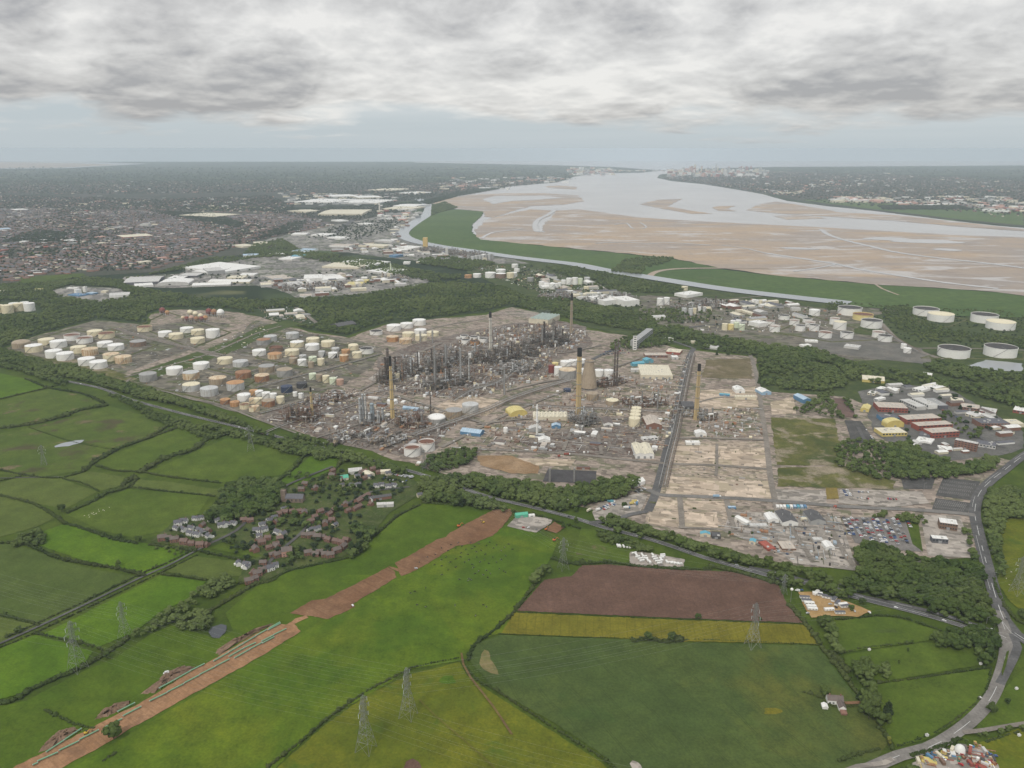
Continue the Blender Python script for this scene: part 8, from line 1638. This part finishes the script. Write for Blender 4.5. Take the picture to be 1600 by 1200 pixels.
for k, a in {'A': (122,1047,970, hd((122,1047),(571,1172)), 'tall pale pylon above the bright green field and long hedge'), 'B': (196,996,940, hd((196,996),(638,1120)), 'pylon behind the tall pale one in the bright green field'),
             'C': (572,1172,1086, hd((122,1047),(571,1172)), 'nearest pylon standing in the buttercup meadow'), 'D': (638,1120,1043, hd((196,996),(638,1120)), 'brownish pylon behind the nearest one in the buttercup meadow'),
             'E': (880,889,840, .5, 'pylon at the corner of the ploughed field'), 'F': (1176,1010,942, hd((638,1120),(1176,1010)), 'brown pylon between the yellow crop and the wheat'), 'G': (1224,928,897, .3, 'pylon at the right end of the ploughed field'),
             'H': (392,704,664, .3, 'pylon in the large smooth green field'), 'I': (69,727,695, .4, 'thin pylon in the boggy pasture'), 'J': (663,736,702, .5, 'thin pylon beside the open topped white tanks'), 'K': (1588,928,870, hd((1176,1010),(1588,928)), 'pylon in the field right of the main road')}.items(): PY[k] = pylon(*a)
def cable(a, b, sag, lab, r=.036):
 n = 18; L = []
 for i in range(n + 1):
  t = i / n; q = a.lerp(b, t); q.z -= 4 * sag * t * (1 - t); L.append(q)
 m = MB(); m.path([tuple(q - a) for q in L], r, 3); o = m.build('power_cable', WIRE, None, tuple(a)); tag(o, lab, 'cable', 'overhead power cables')
POS = ['lower left', 'lower right', 'middle left', 'middle right', 'upper left', 'upper right', 'topmost']
def span(A_, B_, sag, lab):
 for i, (a, b) in enumerate(zip(A_, B_)): cable(a, b, sag if i < 6 else sag * .6, '%s power cable %s' % (POS[i], lab))
def off(E, d): return [e + d for e in E]
def along(k1, k2, s): return (sum(PY[k2], Vector()) - sum(PY[k1], Vector())) / 7 * s
def flat(v): return Vector((v.x, v.y, 0))
span(PY['A'], PY['C'],9, 'from the tall pale pylon to the nearest pylon'); span(PY['B'], PY['D'],9, 'between the two rear meadow pylons'); span(PY['D'], PY['F'],9, 'crossing the wheat field'); span(PY['F'], PY['K'],9, 'from the crop pylon to the right hand pylon')
span(PY['C'], off(PY['C'], flat(along('A', 'C', .9))),9, 'leaving the nearest pylon to the right'); span(off(PY['A'], flat(along('C', 'A', .8))), PY['A'],9, 'reaching the tall pale pylon from the left'); span(off(PY['B'], flat(along('D', 'B', .8))), PY['B'],9, 'reaching the rear pylon from the left'); span(PY['E'], PY['G'],7, 'over the ploughed field'); span(PY['K'], off(PY['K'], flat(along('F', 'K', .6))),9, 'leaving the right hand pylon'); span(PY['J'], PY['E'],9, 'over the village pipe field')
# substation masts, sign mast, lamp posts
for (u, v, vt, lab) in [(859,754,733, 'left steel mast of the dark substation'),(897,754,733, 'right steel mast of the dark substation')]: lattice(u, v, vt, 2.2, lab, None, 'substation_mast', 'mast')
def post(u, v, vt, lab, name='lamp_post', cat='lamp post', ball=False):
 p = G(u, v); h = H(u, v, vt); T = thing(name, (p.x, p.y, 1), lab, cat, None if ball else 'road lamp posts'); m = MB(); m.cyl(0,0,0, h, .22, .14,8); m.build('pole', RAIL, T); m = MB()
 if ball: m.ball(0,0, h, 1.8,10,6); m.build('dish', WHI, T)
 else: m.bar((0,0, h),(2.2,0, h + .3), .12,5); m.box(2.4,0, h + .2,1.2, .4, .25); m.build('lamp_arm', RAIL, T)
post(1235,942,922, 'slender mast with round white head by the caravan yard', 'radio_mast', 'mast', True)
for (u, v, vt) in [(1309,923,914),(1541,976,966),(1443,768,756),(1371,808,798),(1516,842,833),(1552,905,896),(1545,870,861),(1527,835,827),(1558,1000,990),(1330,805,797)]: post(u, v, vt, 'grey street lamp post beside the road')
# ================================================================ PIPES OF THE PIPELINE
GPIPE = plain('green_pipe_coating', (.17, .36, .22), .45, .08, .3); JOINT = plain('pipe_joint', (.42, .44, .40), .5, .1, .5); SKID = plain('timber_skid', (.30, .22, .13), .9, .2, .5)
def pipe_string(a, b, lab):
 A_, B_ = G(*a), G(*b); o = A_.copy(); d = B_ - A_; L = d.length; d.normalize(); r = .62; T = thing('steel_pipe', (o.x, o.y, 1.2), lab, 'pipe', 'green pipe strings', math.atan2(d.y, d.x))
 m = MB(); m.bar((0,0,1.3),(L, 0,1.3), r, 10,0, False); m.build('pipe_barrel', GPIPE, T, smooth=True); n = max(1, int(L / 12))
 for i in range(n + 1):
  x = L * i / n; m = MB(); m.bar((max(0, x - .35),0,1.3),(min(L, x + .35),0,1.3), r + .04,10); m.build('joint', JOINT, T)
  m = MB(); m.box(min(max(x, 1), L - 1),0,-.4, .35,2.2,1.1); m.build('timber_skid', SKID, T)
zz = lambda x, y: (x / 4,900 + y / 4); z6 = lambda x, y: (400 + x / 4,900 + y / 4)
PS = [((205,1196),(240,1180)),((235,1172),(365,1115)),((370,1105),(495,1045)),((497,1037),(620,975)),((655,960),(765,905)),((770,888),(885,828)),((290,1115),(400,1042)),((402,1040),(512,966)),((735,862),(845,805)),((935,795),(1045,742)),((1047,738),(1150,686)),((1152,682),(1246,633)),((1248,629),(1345,580)),((1347,577),(1435,532)),((995,715),(1092,662)),((1095,660),(1188,608)),((1190,605),(1280,560)),((1335,545),(1428,492)),((1430,489),(1518,437)),((1520,435),(1600,387)),((1432,516),(1520,466)),((1522,464),(1600,428)),((1465,526),(1560,472)),((1562,469),(1640,428))]
for i, (a, b) in enumerate(PS): pipe_string(zz(*a), zz(*b), 'long green pipe string lying on the orange strip')
for a, b in [((0,385),(70,346)),((75,350),(155,306)),((80,340),(150,300)),((35,421),(110,382)),((110,380),(190,341)),((40,432),(115,392))]: pipe_string(z6(*a), z6(*b), 'green pipe string at the upper end of the orange strip')
# ================================================================ VEHICLES
CARC = {'white': (.75, .75, .74), 'silver': (.45, .46, .47), 'grey': (.20, .205, .21), 'black': (.02, .02, .022), 'blue': (.05, .10, .25), 'red': (.40, .03, .03)}
TYRE = plain('tyre_rubber', (.025, .025, .025), .9, .1, .3); VG = plain('car_glass', (.03, .035, .04), .1, .05, .3)
VP = {k: plain('car_paint_' + k.replace(' ', '_'), c, .3, .04, .3) for k, c in CARC.items()}
def car_proto(col, name='parked_car', L=4.3, W=1.8, h=1.45, van=False):
 T = bpy.data.objects.new(name, None); COL.objects.link(T); m = MB()
 pr = [(-L / 2, .35),(-L / 2, .85),(-L * .42, h * (.98 if van else .66)),(-L * .33, h),(L * .06 if not van else L * .22, h),(L * .24 if not van else L * .36, .92),(L * .47, .78),(L / 2, .6),(L / 2, .35)]
 vs = [(x, s * W / 2 * (1 if z < .95 else .86), z) for s in (-1,1) for x, z in pr]; n = len(pr)
 m.add(vs, [tuple(range(n)), tuple(range(2 * n - 1, n - 1,-1))] + [(i, i + n, (i + 1) % n + n, (i + 1) % n) for i in range(n)]); m.build('body', VP[col], T)
 g = MB(); zt = h - .08
 for s in (-1,1): g.add([(-L * .38, s * W * .475, .98),(L * .2, s * W * .475, .98),(L * .06, s * (W * .43 + .03), zt),(-L * .31, s * (W * .43 + .03), zt)],[(0,1,2,3) if s < 0 else (3,2,1,0)])
 x1, x2 = (L * .235, L * .075) if not van else (L * .355, L * .235); g.add([(x1 + .03,-W * .4, .98),(x1 + .03, W * .4, .98),(x2 + .03, W * .37, zt),(x2 + .03,-W * .37, zt)],[(0,1,2,3)]); g.build('window', VG, T)
 for x in (-L * .31, L * .31):
  for s in (-1,1): w = MB(); w.bar((x, s * (W / 2 - .18), .32),(x, s * (W / 2 + .02), .32), .32,10); w.build('wheel', TYRE, T)
 return T
CP_ = {c: car_proto(c) for c in CARC}; CP_['van'] = car_proto('white', 'parked_van', 5.6,2.0,2.3, True); CUSED = set()
def car(p, rot, where, group, col=None, name=None):
 col = col or rng.choices(['white', 'silver', 'grey', 'black', 'blue', 'red', 'van'],[5,5,4,4,4,2.5,1])[0]; nm = 'white van' if col == 'van' else col + ' car'; lab = nm + ' ' + where; src = CP_[col]
 if col not in CUSED: CUSED.add(col); src.location = (p[0], p[1],1.45); src.rotation_euler = (0,0, rot); tag(src, lab, 'van' if col == 'van' else 'car', group)
 else: dup(src, (p[0], p[1],1.45), rot, None, lab, 'van' if col == 'van' else 'car', group)
ROWN = ['first', 'second', 'third', 'fourth', 'fifth', 'sixth', 'seventh', 'eighth']
FARCARS = MB()
def car_row(a, b, n, where, group, keep=.85, side=90, double=True, far=False):
 A_, B_ = G(*a), G(*b); d = B_ - A_; q = math.atan2(d.y, d.x)
 for i in range(n):
  for s in ((-1,1) if double else (1,)):
   if rng.random() > keep: continue
   p = A_ + d * ((i + .5) / n); nn = Vector((-d.y, d.x, 0)).normalized() * 2.7 * s
   if far:
    p += nn; k = rng.randrange(6); FARCARS.box(p.x, p.y, 1.5,4.3,1.8, .7, q + 1.57, k); FARCARS.box(p.x, p.y, 2.2,2.2,1.6, .6, q + 1.57,6); continue
   car((p + nn)[:2], q + R(side) + (math.pi if rng.random() < .5 else 0) + rng.uniform(-.04, .04), where, group)
for i, (a, b, n, kp) in enumerate([((1321,810),(1331,838),15, .72),((1333,810),(1350,842),16, .8),((1351,811),(1366,848),18, .8),((1366,811),(1382,850),18, .75),((1382,813),(1400,853),18, .7),((1398,812),(1417,856),18, .55)]): car_row(a, b, n, 'in the %s row of the staff car park' % ROWN[i], 'cars in the staff car park', kp)
car_row((1412,811),(1420,826),6, 'in the end row of the car park', 'cars in the staff car park', .9,90, False)
car_row((1320,766),(1326,777),5, 'in the short row of the emptier car park', 'cars in the part filled car park', .95); car_row((1335,771),(1358,772),11, 'in the upper row of the emptier car park', 'cars in the part filled car park', .55,90, False); car_row((1335,780),(1358,782),11, 'in the lower row of the empty lot', 'cars in the part filled car park', .6,90, False); car_row((1385,782),(1402,783),8, 'at the end of the emptier car park', 'cars in the part filled car park', .4,90, False)
car_row((938,555),(984,552),26, 'in the front row of the refinery car park', 'cars in the refinery car park', .6, far=True); car_row((944,551),(980,548),20, 'in the back row of the refinery car park', 'cars in the refinery car park', .6, far=True); tag(FARCARS.build('parked_cars', [VP[k] for k in list(CARC)] + [VG]), 'cars packed in the refinery car park', 'cars', kind='stuff')
car_row((1478,829),(1496,831),8, 'before the gatehouse office', 'cars at the gatehouse', .5,90, False); car_row((1342,660),(1366,694),14, 'along the office park lane', 'cars in the office park', .5,0, False); car_row((1470,642),(1500,657),14, 'beside the laboratory strips', 'cars in the office park', .4,90, False)
car_row((938,798),(960,788),10, 'in the lorry yard', 'cars in the lorry yard', .8); car_row((992,772),(1006,764),8, 'by the gate road', 'cars in the lorry yard', .7)
car_row((600,738),(645,748),22, 'crammed into the hamlet yard', 'cars in the hamlet yard', .5); car_row((600,748),(640,755),16, 'behind the white terrace', 'cars in the hamlet yard', .25)
def on_road(key, u, where, col=None, lane=2.0):
 L = ROADS[key]; i = min(range(len(L) - 1), key=lambda k: abs(proj(L[k])[0] - u) + (0 if key != 'main' else 0)); d = (L[i + 1] - L[i]).normalized(); p = L[i] + Vector((d.y, -d.x, 0)) * lane
 car(p[:2], math.atan2(d.y, d.x) + (math.pi if lane < 0 else 0), where, 'cars driving on the roads', col)
for u in (33,60,105,130,340,372,395,590,612,632,660,850,885,1075,1140,1305,1405,1468): on_road('trunk', u, 'driving along the trunk road', None, rng.choice([-2.2,2.2]))
for v, c in ((968, 'white'),(973, 'white'),(977, 'black')):
 L = ROADS['main']; i = min(range(len(L) - 1), key=lambda k: abs(proj(L[k])[1] - v)); d = (L[i + 1] - L[i]).normalized(); p = L[i] + Vector((d.y, -d.x, 0)) * -2.5; car(p[:2], math.atan2(d.y, d.x), 'queueing on the main road by the junction', 'cars driving on the roads', c)
p = G(1549,987); car(p[:2],2.5, 'turning at the end of the trunk road', 'cars driving on the roads', 'van')
for k in list(CP_):
 if k not in CUSED and k != 'van': bpy.data.objects.remove(CP_[k])
# coaches, lorries
def lorry(u, v, rot, L, col, lab, name='lorry', h=3.1):
 p = G(u, v); T = thing(name, (p.x, p.y, 1.4), lab, name.replace('_', ' '), None, rot); m = MB(); m.box(-.1 * L, 0,1.0, L * .78,2.5, h - .6); m.build('cargo_body' if name == 'lorry' else 'body', BM[col], T)
 m = MB(); m.box(L * .4,0, .6, L * .18,2.4, h - 1.0); m.build('cab', BM['white'] if col != 'white' else BM['blue'], T); m = MB(); m.box(L * .495,0,1.7, .06,2.1, .8); m.build('windscreen', VG, T); m = MB(); m.box(0,0, .55, L * .95,1.0, .4); m.build('chassis', DARKS, T)
 for x in (-.36,-.26, .36):
  for s in (-1,1): w = MB(); w.bar((x * L, s * .95, .5),(x * L, s * 1.25, .5), .5,10); w.build('wheel', TYRE, T)
lorry(946,783,-.3,12, 'blue', 'blue coach at the lorry yard, left one', 'coach'); lorry(955,786,-.3,12, 'teal', 'turquoise coach at the lorry yard, right one', 'coach'); lorry(935,799, .6,9, 'white', 'white lorry beside the trees at the lorry yard'); lorry(920,800, .9,9, 'cream', 'cream lorry left in the lorry yard'); lorry(979,796, .1,10, 'white', 'white lorry beside the round tree'); lorry(992,786, .1,10, 'yellow', 'yellow crane lorry in the lorry yard', 'crane_lorry'); lorry(988,789, .3,9, 'yellow', 'second yellow crane lorry in the lorry yard', 'crane_lorry'); lorry(995,789,1.4,9, 'blue', 'blue lorry beside the yellow crane lorries'); lorry(1120,778,0,12, 'sky', 'light blue lorry on the works road'); lorry(886,712, .1,11, 'red', 'red lorry in the sandy compound'); lorry(874,715, .2,6, 'red', 'short red lorry in the sandy compound')
lorry(1515,1176,1.0,12, 'red', 'big bright red lorry in the scrapyard')
def digger(u, v, rot, lab, sc=1.0, col='yellow'):
 p = G(u, v); T = thing('excavator', (p.x, p.y, 1.1), lab, 'excavator', 'excavators', rot); T.scale = (sc,) * 3; Y_ = plain('excavator_' + col, (.62, .40, .04) if col == 'yellow' else (.60, .16, .03), .5, .1, .4); m = MB()
 for s in (-1,1):
  m = MB(); m.box(0, s * 1.2,0,4.2, .7, .9); m.build('track', TYRE, T)
 m = MB(); m.box(-.4,0,1.0,3.6,2.7,1.3); m.build('body', Y_, T); m = MB(); m.box(.6, .7,2.3,1.6,1.2,1.4); m.build('cab', VG, T); m = MB(); m.bar((1.2,-.4,2),(4.0,-.4,5.0), .3,4); m.bar((4.0,-.4,5.0),(6.2,-.4,2.4), .24,4); m.build('boom', Y_, T); m = MB(); m.box(6.0,-.4,1.3,1.2,1.3,1.0, .2); m.build('bucket', DARKS, T)
digger(717,824, .4, 'orange excavator at the edge of the upper pipeline strip', 1.1, 'orange'); digger(755,818,2.4, 'yellow excavator in the middle of the upper pipeline strip', .9); digger(866,846, .2, 'orange excavator below the compound', 1.0, 'orange'); digger(853,829,1.0, 'orange excavator on the brown earth by the compound', .9, 'orange'); digger(135,1148, .5, 'dark small excavator beside the green pipes', .8)
for i, (u, v, c, l) in enumerate([(818,826, 'red', 'parked at the compound edge'),(826,826, 'white', 'parked at the compound edge'),(838,829, 'black', 'parked at the compound edge'),(551,948, 'white', 'beside the middle pipeline strip'),(650,890, 'silver', 'beside the upper pipeline strip'),(260,1054, 'van', 'beside the topsoil heap')]):
 p = G(u, v); car(p[:2], i * .7, l, 'vehicles of the pipeline crew', c)
# caravans
def caravan(u, v, rot, lab, grp, static=False, dark=False):
 p = G(u, v); L, W, h = (11,4,3.0) if static else (6.2,2.4,2.5); T = thing('static_caravan' if static else 'touring_caravan', (p.x, p.y, 1.3), lab, 'caravan', grp, rot); m = MB(); m.add([(-L / 2,-W / 2, .4),(L / 2,-W / 2, .4),(L / 2, W / 2, .4),(-L / 2, W / 2, .4),(-L / 2,-W / 2, h * .85),(L / 2,-W / 2, h * .85),(L / 2, W / 2, h * .85),(-L / 2, W / 2, h * .85)],[(0,3,2,1),(0,1,5,4),(1,2,6,5),(2,3,7,6),(3,0,4,7)]); m.build('body', BM['white'], T)
 m = MB(); m.add([(-L / 2 - .1,-W / 2 - .1, h * .85),(L / 2 + .1,-W / 2 - .1, h * .85),(L / 2 + .1,0, h * 1.02),(-L / 2 - .1,0, h * 1.02),(-L / 2 - .1, W / 2 + .1, h * .85),(L / 2 + .1, W / 2 + .1, h * .85)],[(0,1,2,3),(3,2,5,4),(0,3,4),(1,5,2)]); m.build('roof', RF['slate'] if dark else RF['white'], T)
 for s in (-1,1):
  for x in (-.28, .05, .34): w = MB(); w.box(x * L, s * (W / 2 + .02), h * .42, L * .14, .06, .7); w.build('window', VG, T)
 w = MB(); w.box(0,0,0, L * .8, W * .7, .45); w.build('chassis', DARKS, T)
for (a, b) in [((962,855),(986,857)),((990,865),(1004,880)),((1002,868),(1016,882)),((1018,868),(1032,884)),((1036,868),(1032,880)),((1040,880),(1064,884))]:
 A_, B_ = Vector(a), Vector(b)
 for i in range(5): q = A_.lerp(B_, (i + .5) / 5); caravan(q[0] + rng.uniform(-.8, .8), q[1], rng.choice([.2, .3,1.7]), 'white touring caravan in the roadside caravan park', 'caravans in the caravan park')
for i, (u, v, r, dk) in enumerate([(1257,936,-.1,1),(1260,941,-.1,1),(1264,945,-.1,0),(1267,950,-.1,0),(1269,954,-.1,0),(1303,939, .9,1),(1308,945, .9,1),(1316,947, .2,0),(1320,950, .2,1),(1312,960,0,1),(1285,933,-.4,1),(1292,936,-.4,1),(1277,930,-.2,0),(1295,955, .1,0),(1275,929, .8,0)]): caravan(u, v, r, ('dark roofed' if dk else 'white') + ' static caravan in the orange gravel yard', 'static caravans in the orange yard', True, bool(dk))
for u, v in [(1262,960),(1280,930),(1297,946),(1306,951),(1335,957),(1358,959),(1246,925),(1252,924)]: p = G(u, v); car(p[:2], rng.uniform(0,3), 'in the orange gravel yard', 'cars in the orange yard')
# ---- scrapyard
def skip(u, v, rot, L, col, lab, name='waste_skip'):
 p = G(u, v); T = thing(name, (p.x, p.y, 1.35), lab, 'skip' if 'skip' in name else 'container', 'scrapyard skips and containers', rot); m = MB()
 if 'skip' in name:
  m.add([(-L * .36,-1.1,0),(L * .36,-1.1,0),(L * .36,1.1,0),(-L * .36,1.1,0),(-L / 2,-1.2,1.9),(L / 2,-1.2,1.9),(L / 2,1.2,1.9),(-L / 2,1.2,1.9)],[(0,1,5,4),(1,2,6,5),(2,3,7,6),(3,0,4,7)]); m.build('skip_body', BM[col], T); m = MB(); m.ball(0,0,1.5,1.0,9,5,0, .7); m.box(.3, .2,1.4,1.6,1, .9, .4); m.build('scrap_load', TM['rusty'], T)
 else:
  m.box(0,0,0, L, 2.5,2.7); m.build('container_body', BM[col], T); m = MB()
  for i in range(int(L / .6)): m.box(-L / 2 + .3 + i * .6,0, .2, .25,2.58,2.3)
  m.build('corrugation', BM[col], T); m = MB(); m.box(L / 2 + .04,0, .2, .08,2.2,2.3); m.build('door', BM['grey'], T)
for i, (u, v, c) in enumerate([(1434,1192, 'cream'),(1440,1188, 'orange' if False else 'yellow'),(1447,1194, 'pale'),(1452,1186, 'blue'),(1459,1181, 'blue'),(1458,1190, 'teal'),(1466,1183, 'cream'),(1474,1180, 'yellow'),(1481,1178, 'dark'),(1487,1174, 'cream'),(1524,1166, 'yellow'),(1530,1170, 'cream'),(1537,1176, 'pale'),(1542,1182, 'blue'),(1548,1190, 'cream'),(1472,1194, 'brown'),(1498,1190, 'green'),(1505,1187, 'brick'),(1515,1196, 'red'),(1522,1198, 'red'),(1530,1195, 'red'),(1538,1198, 'pale'),(1552,1196, 'red'),(1545,1201, 'white')]):
 skip(u, v, rng.uniform(0,3), rng.choice([4,5,6]) if i % 3 else 6.1, c, '%s %s in the scrapyard' % (c, 'skip of scrap' if i % 3 else 'container'), 'waste_skip' if i % 3 else 'shipping_container')
p = G(1499,1176); T = thing('tarpaulin_stack', (p.x, p.y, 1.3), 'tall white sheeted stack beside the red lorry', 'stack', None, .4); m = MB(); m.lathe([(4.6,0),(4.4,2.5),(3.2,5.2),(1.2,6.6),(.1,6.9)],10); m.build('sheet', BM['white'], T, smooth=True); m = MB(); m.lathe([(4.7,-.2),(4.75, .5),(4.6, .5)],10); m.build('base', BM['grey'], T)
for i in range(9): u, v = rng.uniform(1440,1555), rng.uniform(1180,1200); p = G(u, v); car(p[:2], rng.uniform(0,6), 'dumped in the scrapyard', 'cars in the scrapyard', rng.choice(['red', 'white', 'blue', 'silver', 'red']))
clutter('scrap_pile', [[(1432,1196),(1455,1182),(1500,1172),(1530,1166),(1550,1186),(1560,1205),(1530,1204),(1500,1182),(1460,1196)]],3.2, 'low heaps of mixed scrap', 1.6,31, .5,[TM['rusty'], STM[0], WHI, BM['blue'], BM['red'], BM['yellow'], DARKS])
# white objects and horses' shelters in the meadows
for (u, v, l) in [(1448,1151, 'white trough by the curving hedge'),(1532,1039, 'white shelter in the green meadow'),(1531,1093, 'white post box by the curving hedge'),(1588,1078, 'white tank in the garden plots'),(1592,1151, 'white crate in the corner field'),(1358,1017, 'small white box in the upper meadow')]:
 p = G(u, v); T = thing('field_shelter', (p.x, p.y, .6), l, 'shelter', None, .3); m = MB(); m.box(0,0,0,2.6,1.8,1.6); m.build('wall', BM['white'], T); m = MB(); m.add([(-1.5,-1.1,1.65),(1.5,-1.1,1.65),(1.5,1.1,2.1),(-1.5,1.1,2.1)],[(0,1,2,3)]); m.build('roof', RF['pale'], T)
# ================================================================ CATTLE AND SHEEP
def beast(name, verts, edges, radii, mat):
 """one skinned body grown over a skeleton, root at the hips"""
 me = bpy.data.meshes.new(name); me.from_pydata(verts, edges, []); o = bpy.data.objects.new(name, me); COL.objects.link(o)
 o.modifiers.new('skin', 'SKIN'); s = o.modifiers.new('sub', 'SUBSURF'); s.levels = 1
 for v, r in zip(me.skin_vertices[0].data, radii): v.radius = (r, r) if not isinstance(r, tuple) else r
 me.skin_vertices[0].data[0].use_root = True; bpy.context.view_layer.update(); ev = o.evaluated_get(bpy.context.evaluated_depsgraph_get()); m2 = bpy.data.meshes.new_from_object(ev); bpy.data.objects.remove(o); m2.name = name; m2.materials.clear(); m2.materials.append(mat); return m2
def four_legs(L, hgt, r, graze, neck):
 hip, sh = (-L / 2,0, hgt),(L / 2,0, hgt * 1.0); V = [hip, (0,0, hgt * .97), sh]; E = [(0,1),(1,2)]; Rr = [r * .85, r, r * .92]
 hd_ = (L / 2 + neck * .8,0, .25) if graze else (L / 2 + neck * .75,0, hgt * 1.22); V += [(L / 2 + neck * .45,0, hgt * (.75 if graze else 1.15)), hd_, (hd_[0] + neck * .35,0, hd_[2] - .12)]; E += [(2,3),(3,4),(4,5)]; Rr += [r * .5, r * .36, r * .24]
 for s in (-1,1):
  k = len(V); V += [(-L / 2 - .02, s * r * .6, hgt * .62),(-L / 2 - .14, s * r * .6, hgt * .34),(-L / 2 - .08, s * r * .6,0)]; E += [(0, k),(k, k + 1),(k + 1, k + 2)]; Rr += [r * .34, r * .16, r * .14]
  k = len(V); V += [(L / 2, s * r * .55, hgt * .58),(L / 2 + .02, s * r * .55, hgt * .3),(L / 2, s * r * .55,0)]; E += [(2, k),(k, k + 1),(k + 1, k + 2)]; Rr += [r * .28, r * .16, r * .14]
  k = len(V); V += [(V[4][0] - .05, s * r * .6, V[4][2] + .14)]; E += [(4, k)]; Rr += [r * .14]
 k = len(V); V += [(-L / 2 - .3,0, hgt * .9),(-L / 2 - .34,0, hgt * .45)]; E += [(0, k),(k, k + 1)]; Rr += [r * .12, r * .08]
 return V, E, Rr
def hide(name, a, b, lo, hi):
 m, t, bs, vec = newmat(name); n = t.noise(vec, 1.3,2); oi = t.new('ShaderNodeObjectInfo'); t.link(t.mix(t.ramp(t.math('ADD', n, t.math('MULTIPLY', oi.outputs['Random'], .1)), lo, hi), a, b), bs.inputs['Base Color']); bs.inputs['Roughness'].default_value = .9; return m
CM = [beast('cow', *four_legs(1.7,1.15, .42, gz, .8), hide('cow_hide', (.02, .018, .017),(.55, .53, .5), .62, .66)) for gz in (True, False)]
SM = [beast('sheep', *four_legs(.9, .62, .34, gz, .45), hide('fleece', (.66, .62, .52),(.55, .51, .42), .3, .7)) for gz in (True, False)]
def animal(u, v, kind, lab, grp):
 p = G(u, v); me = rng.choice(CM if kind == 'cow' else SM); o = bpy.data.objects.new(kind, me); COL.objects.link(o); o.location = (p.x, p.y, .78); o.rotation_euler = (0,0, rng.uniform(0,6.28)); o.scale = (1.12,) * 3; tag(o, lab, kind, grp)
herd = [(655,880),(668,872),(680,868),(690,858),(700,862),(705,853),(712,858),(716,850),(722,855),(728,860),(735,850),(742,856),(748,851),(752,862),(760,854),(765,849),(771,858),(776,853),(783,862),(788,857),(795,852),(801,860),(690,876),(697,872),(704,880),(712,875),(720,872),(726,880),(733,876),(738,884),(745,872),(750,880),(757,876),(764,882),(770,872),(776,880),(783,876),(790,870),(733,906),(736,908),(731,909),(742,898),(748,894),(755,900),(760,893),(766,898),(740,888),(700,892),(712,888),(690,886),(679,884),(641,928),(665,920),(711,947),(690,900),(762,904),(780,890),(790,896),(760,950),(755,947),(665,950),(648,926),(720,866),(731,868),(744,864),(758,868)]
for u, v in herd: animal(u, v, 'cow', 'dark cow grazing in the large cattle pasture', 'grazing cattle')
for u, v in [(718,907),(652,947),(743,964),(787,894),(737,859)]: animal(u, v, 'cow', 'dark cow standing apart from the herd', 'grazing cattle')
for u, v in [(132,807),(140,809),(143,803),(147,805),(150,804),(151,803),(155,800),(146,802),(161,798),(163,799),(171,794),(139,806),(154,797),(145,804)]: animal(u, v, 'sheep', 'white sheep in the green sheep field', 'grazing sheep')
for u, v in [(1520,860),(1572,905),(1580,895),(1590,885),(1577,915)]:
 if u > 1560: animal(u, v, 'sheep', 'white sheep in the field right of the main road', 'grazing sheep')
# ================================================================ HAZE
def haze():
 mb = MB(); mb.box(0,(Y0 + Y1) / 2,-1.0, X1 - X0 + 2000, Y1 - Y0 + 2000,1.0 + max(TOPZ, CAM_H) + 6)
 m = bpy.data.materials.new('haze_air'); m.use_nodes = True
 t = NT(m.node_tree); t.n.clear(); out = t.new('ShaderNodeOutputMaterial')
 v = t.new('ShaderNodeVolumePrincipled'); v.inputs['Color'].default_value = (0.80,0.91,1.0,1); v.inputs['Density'].default_value = HAZE
 v.inputs['Anisotropy'].default_value = 0.1
 t.link(v.outputs[0], out.inputs['Volume'])
 o = mb.build('haze', m); tag(o, 'thin blue grey haze lying over the whole plain', 'haze', kind='stuff')
TOPZ = 330.0; HAZE = 4.0e-5
haze()
finish_labels()
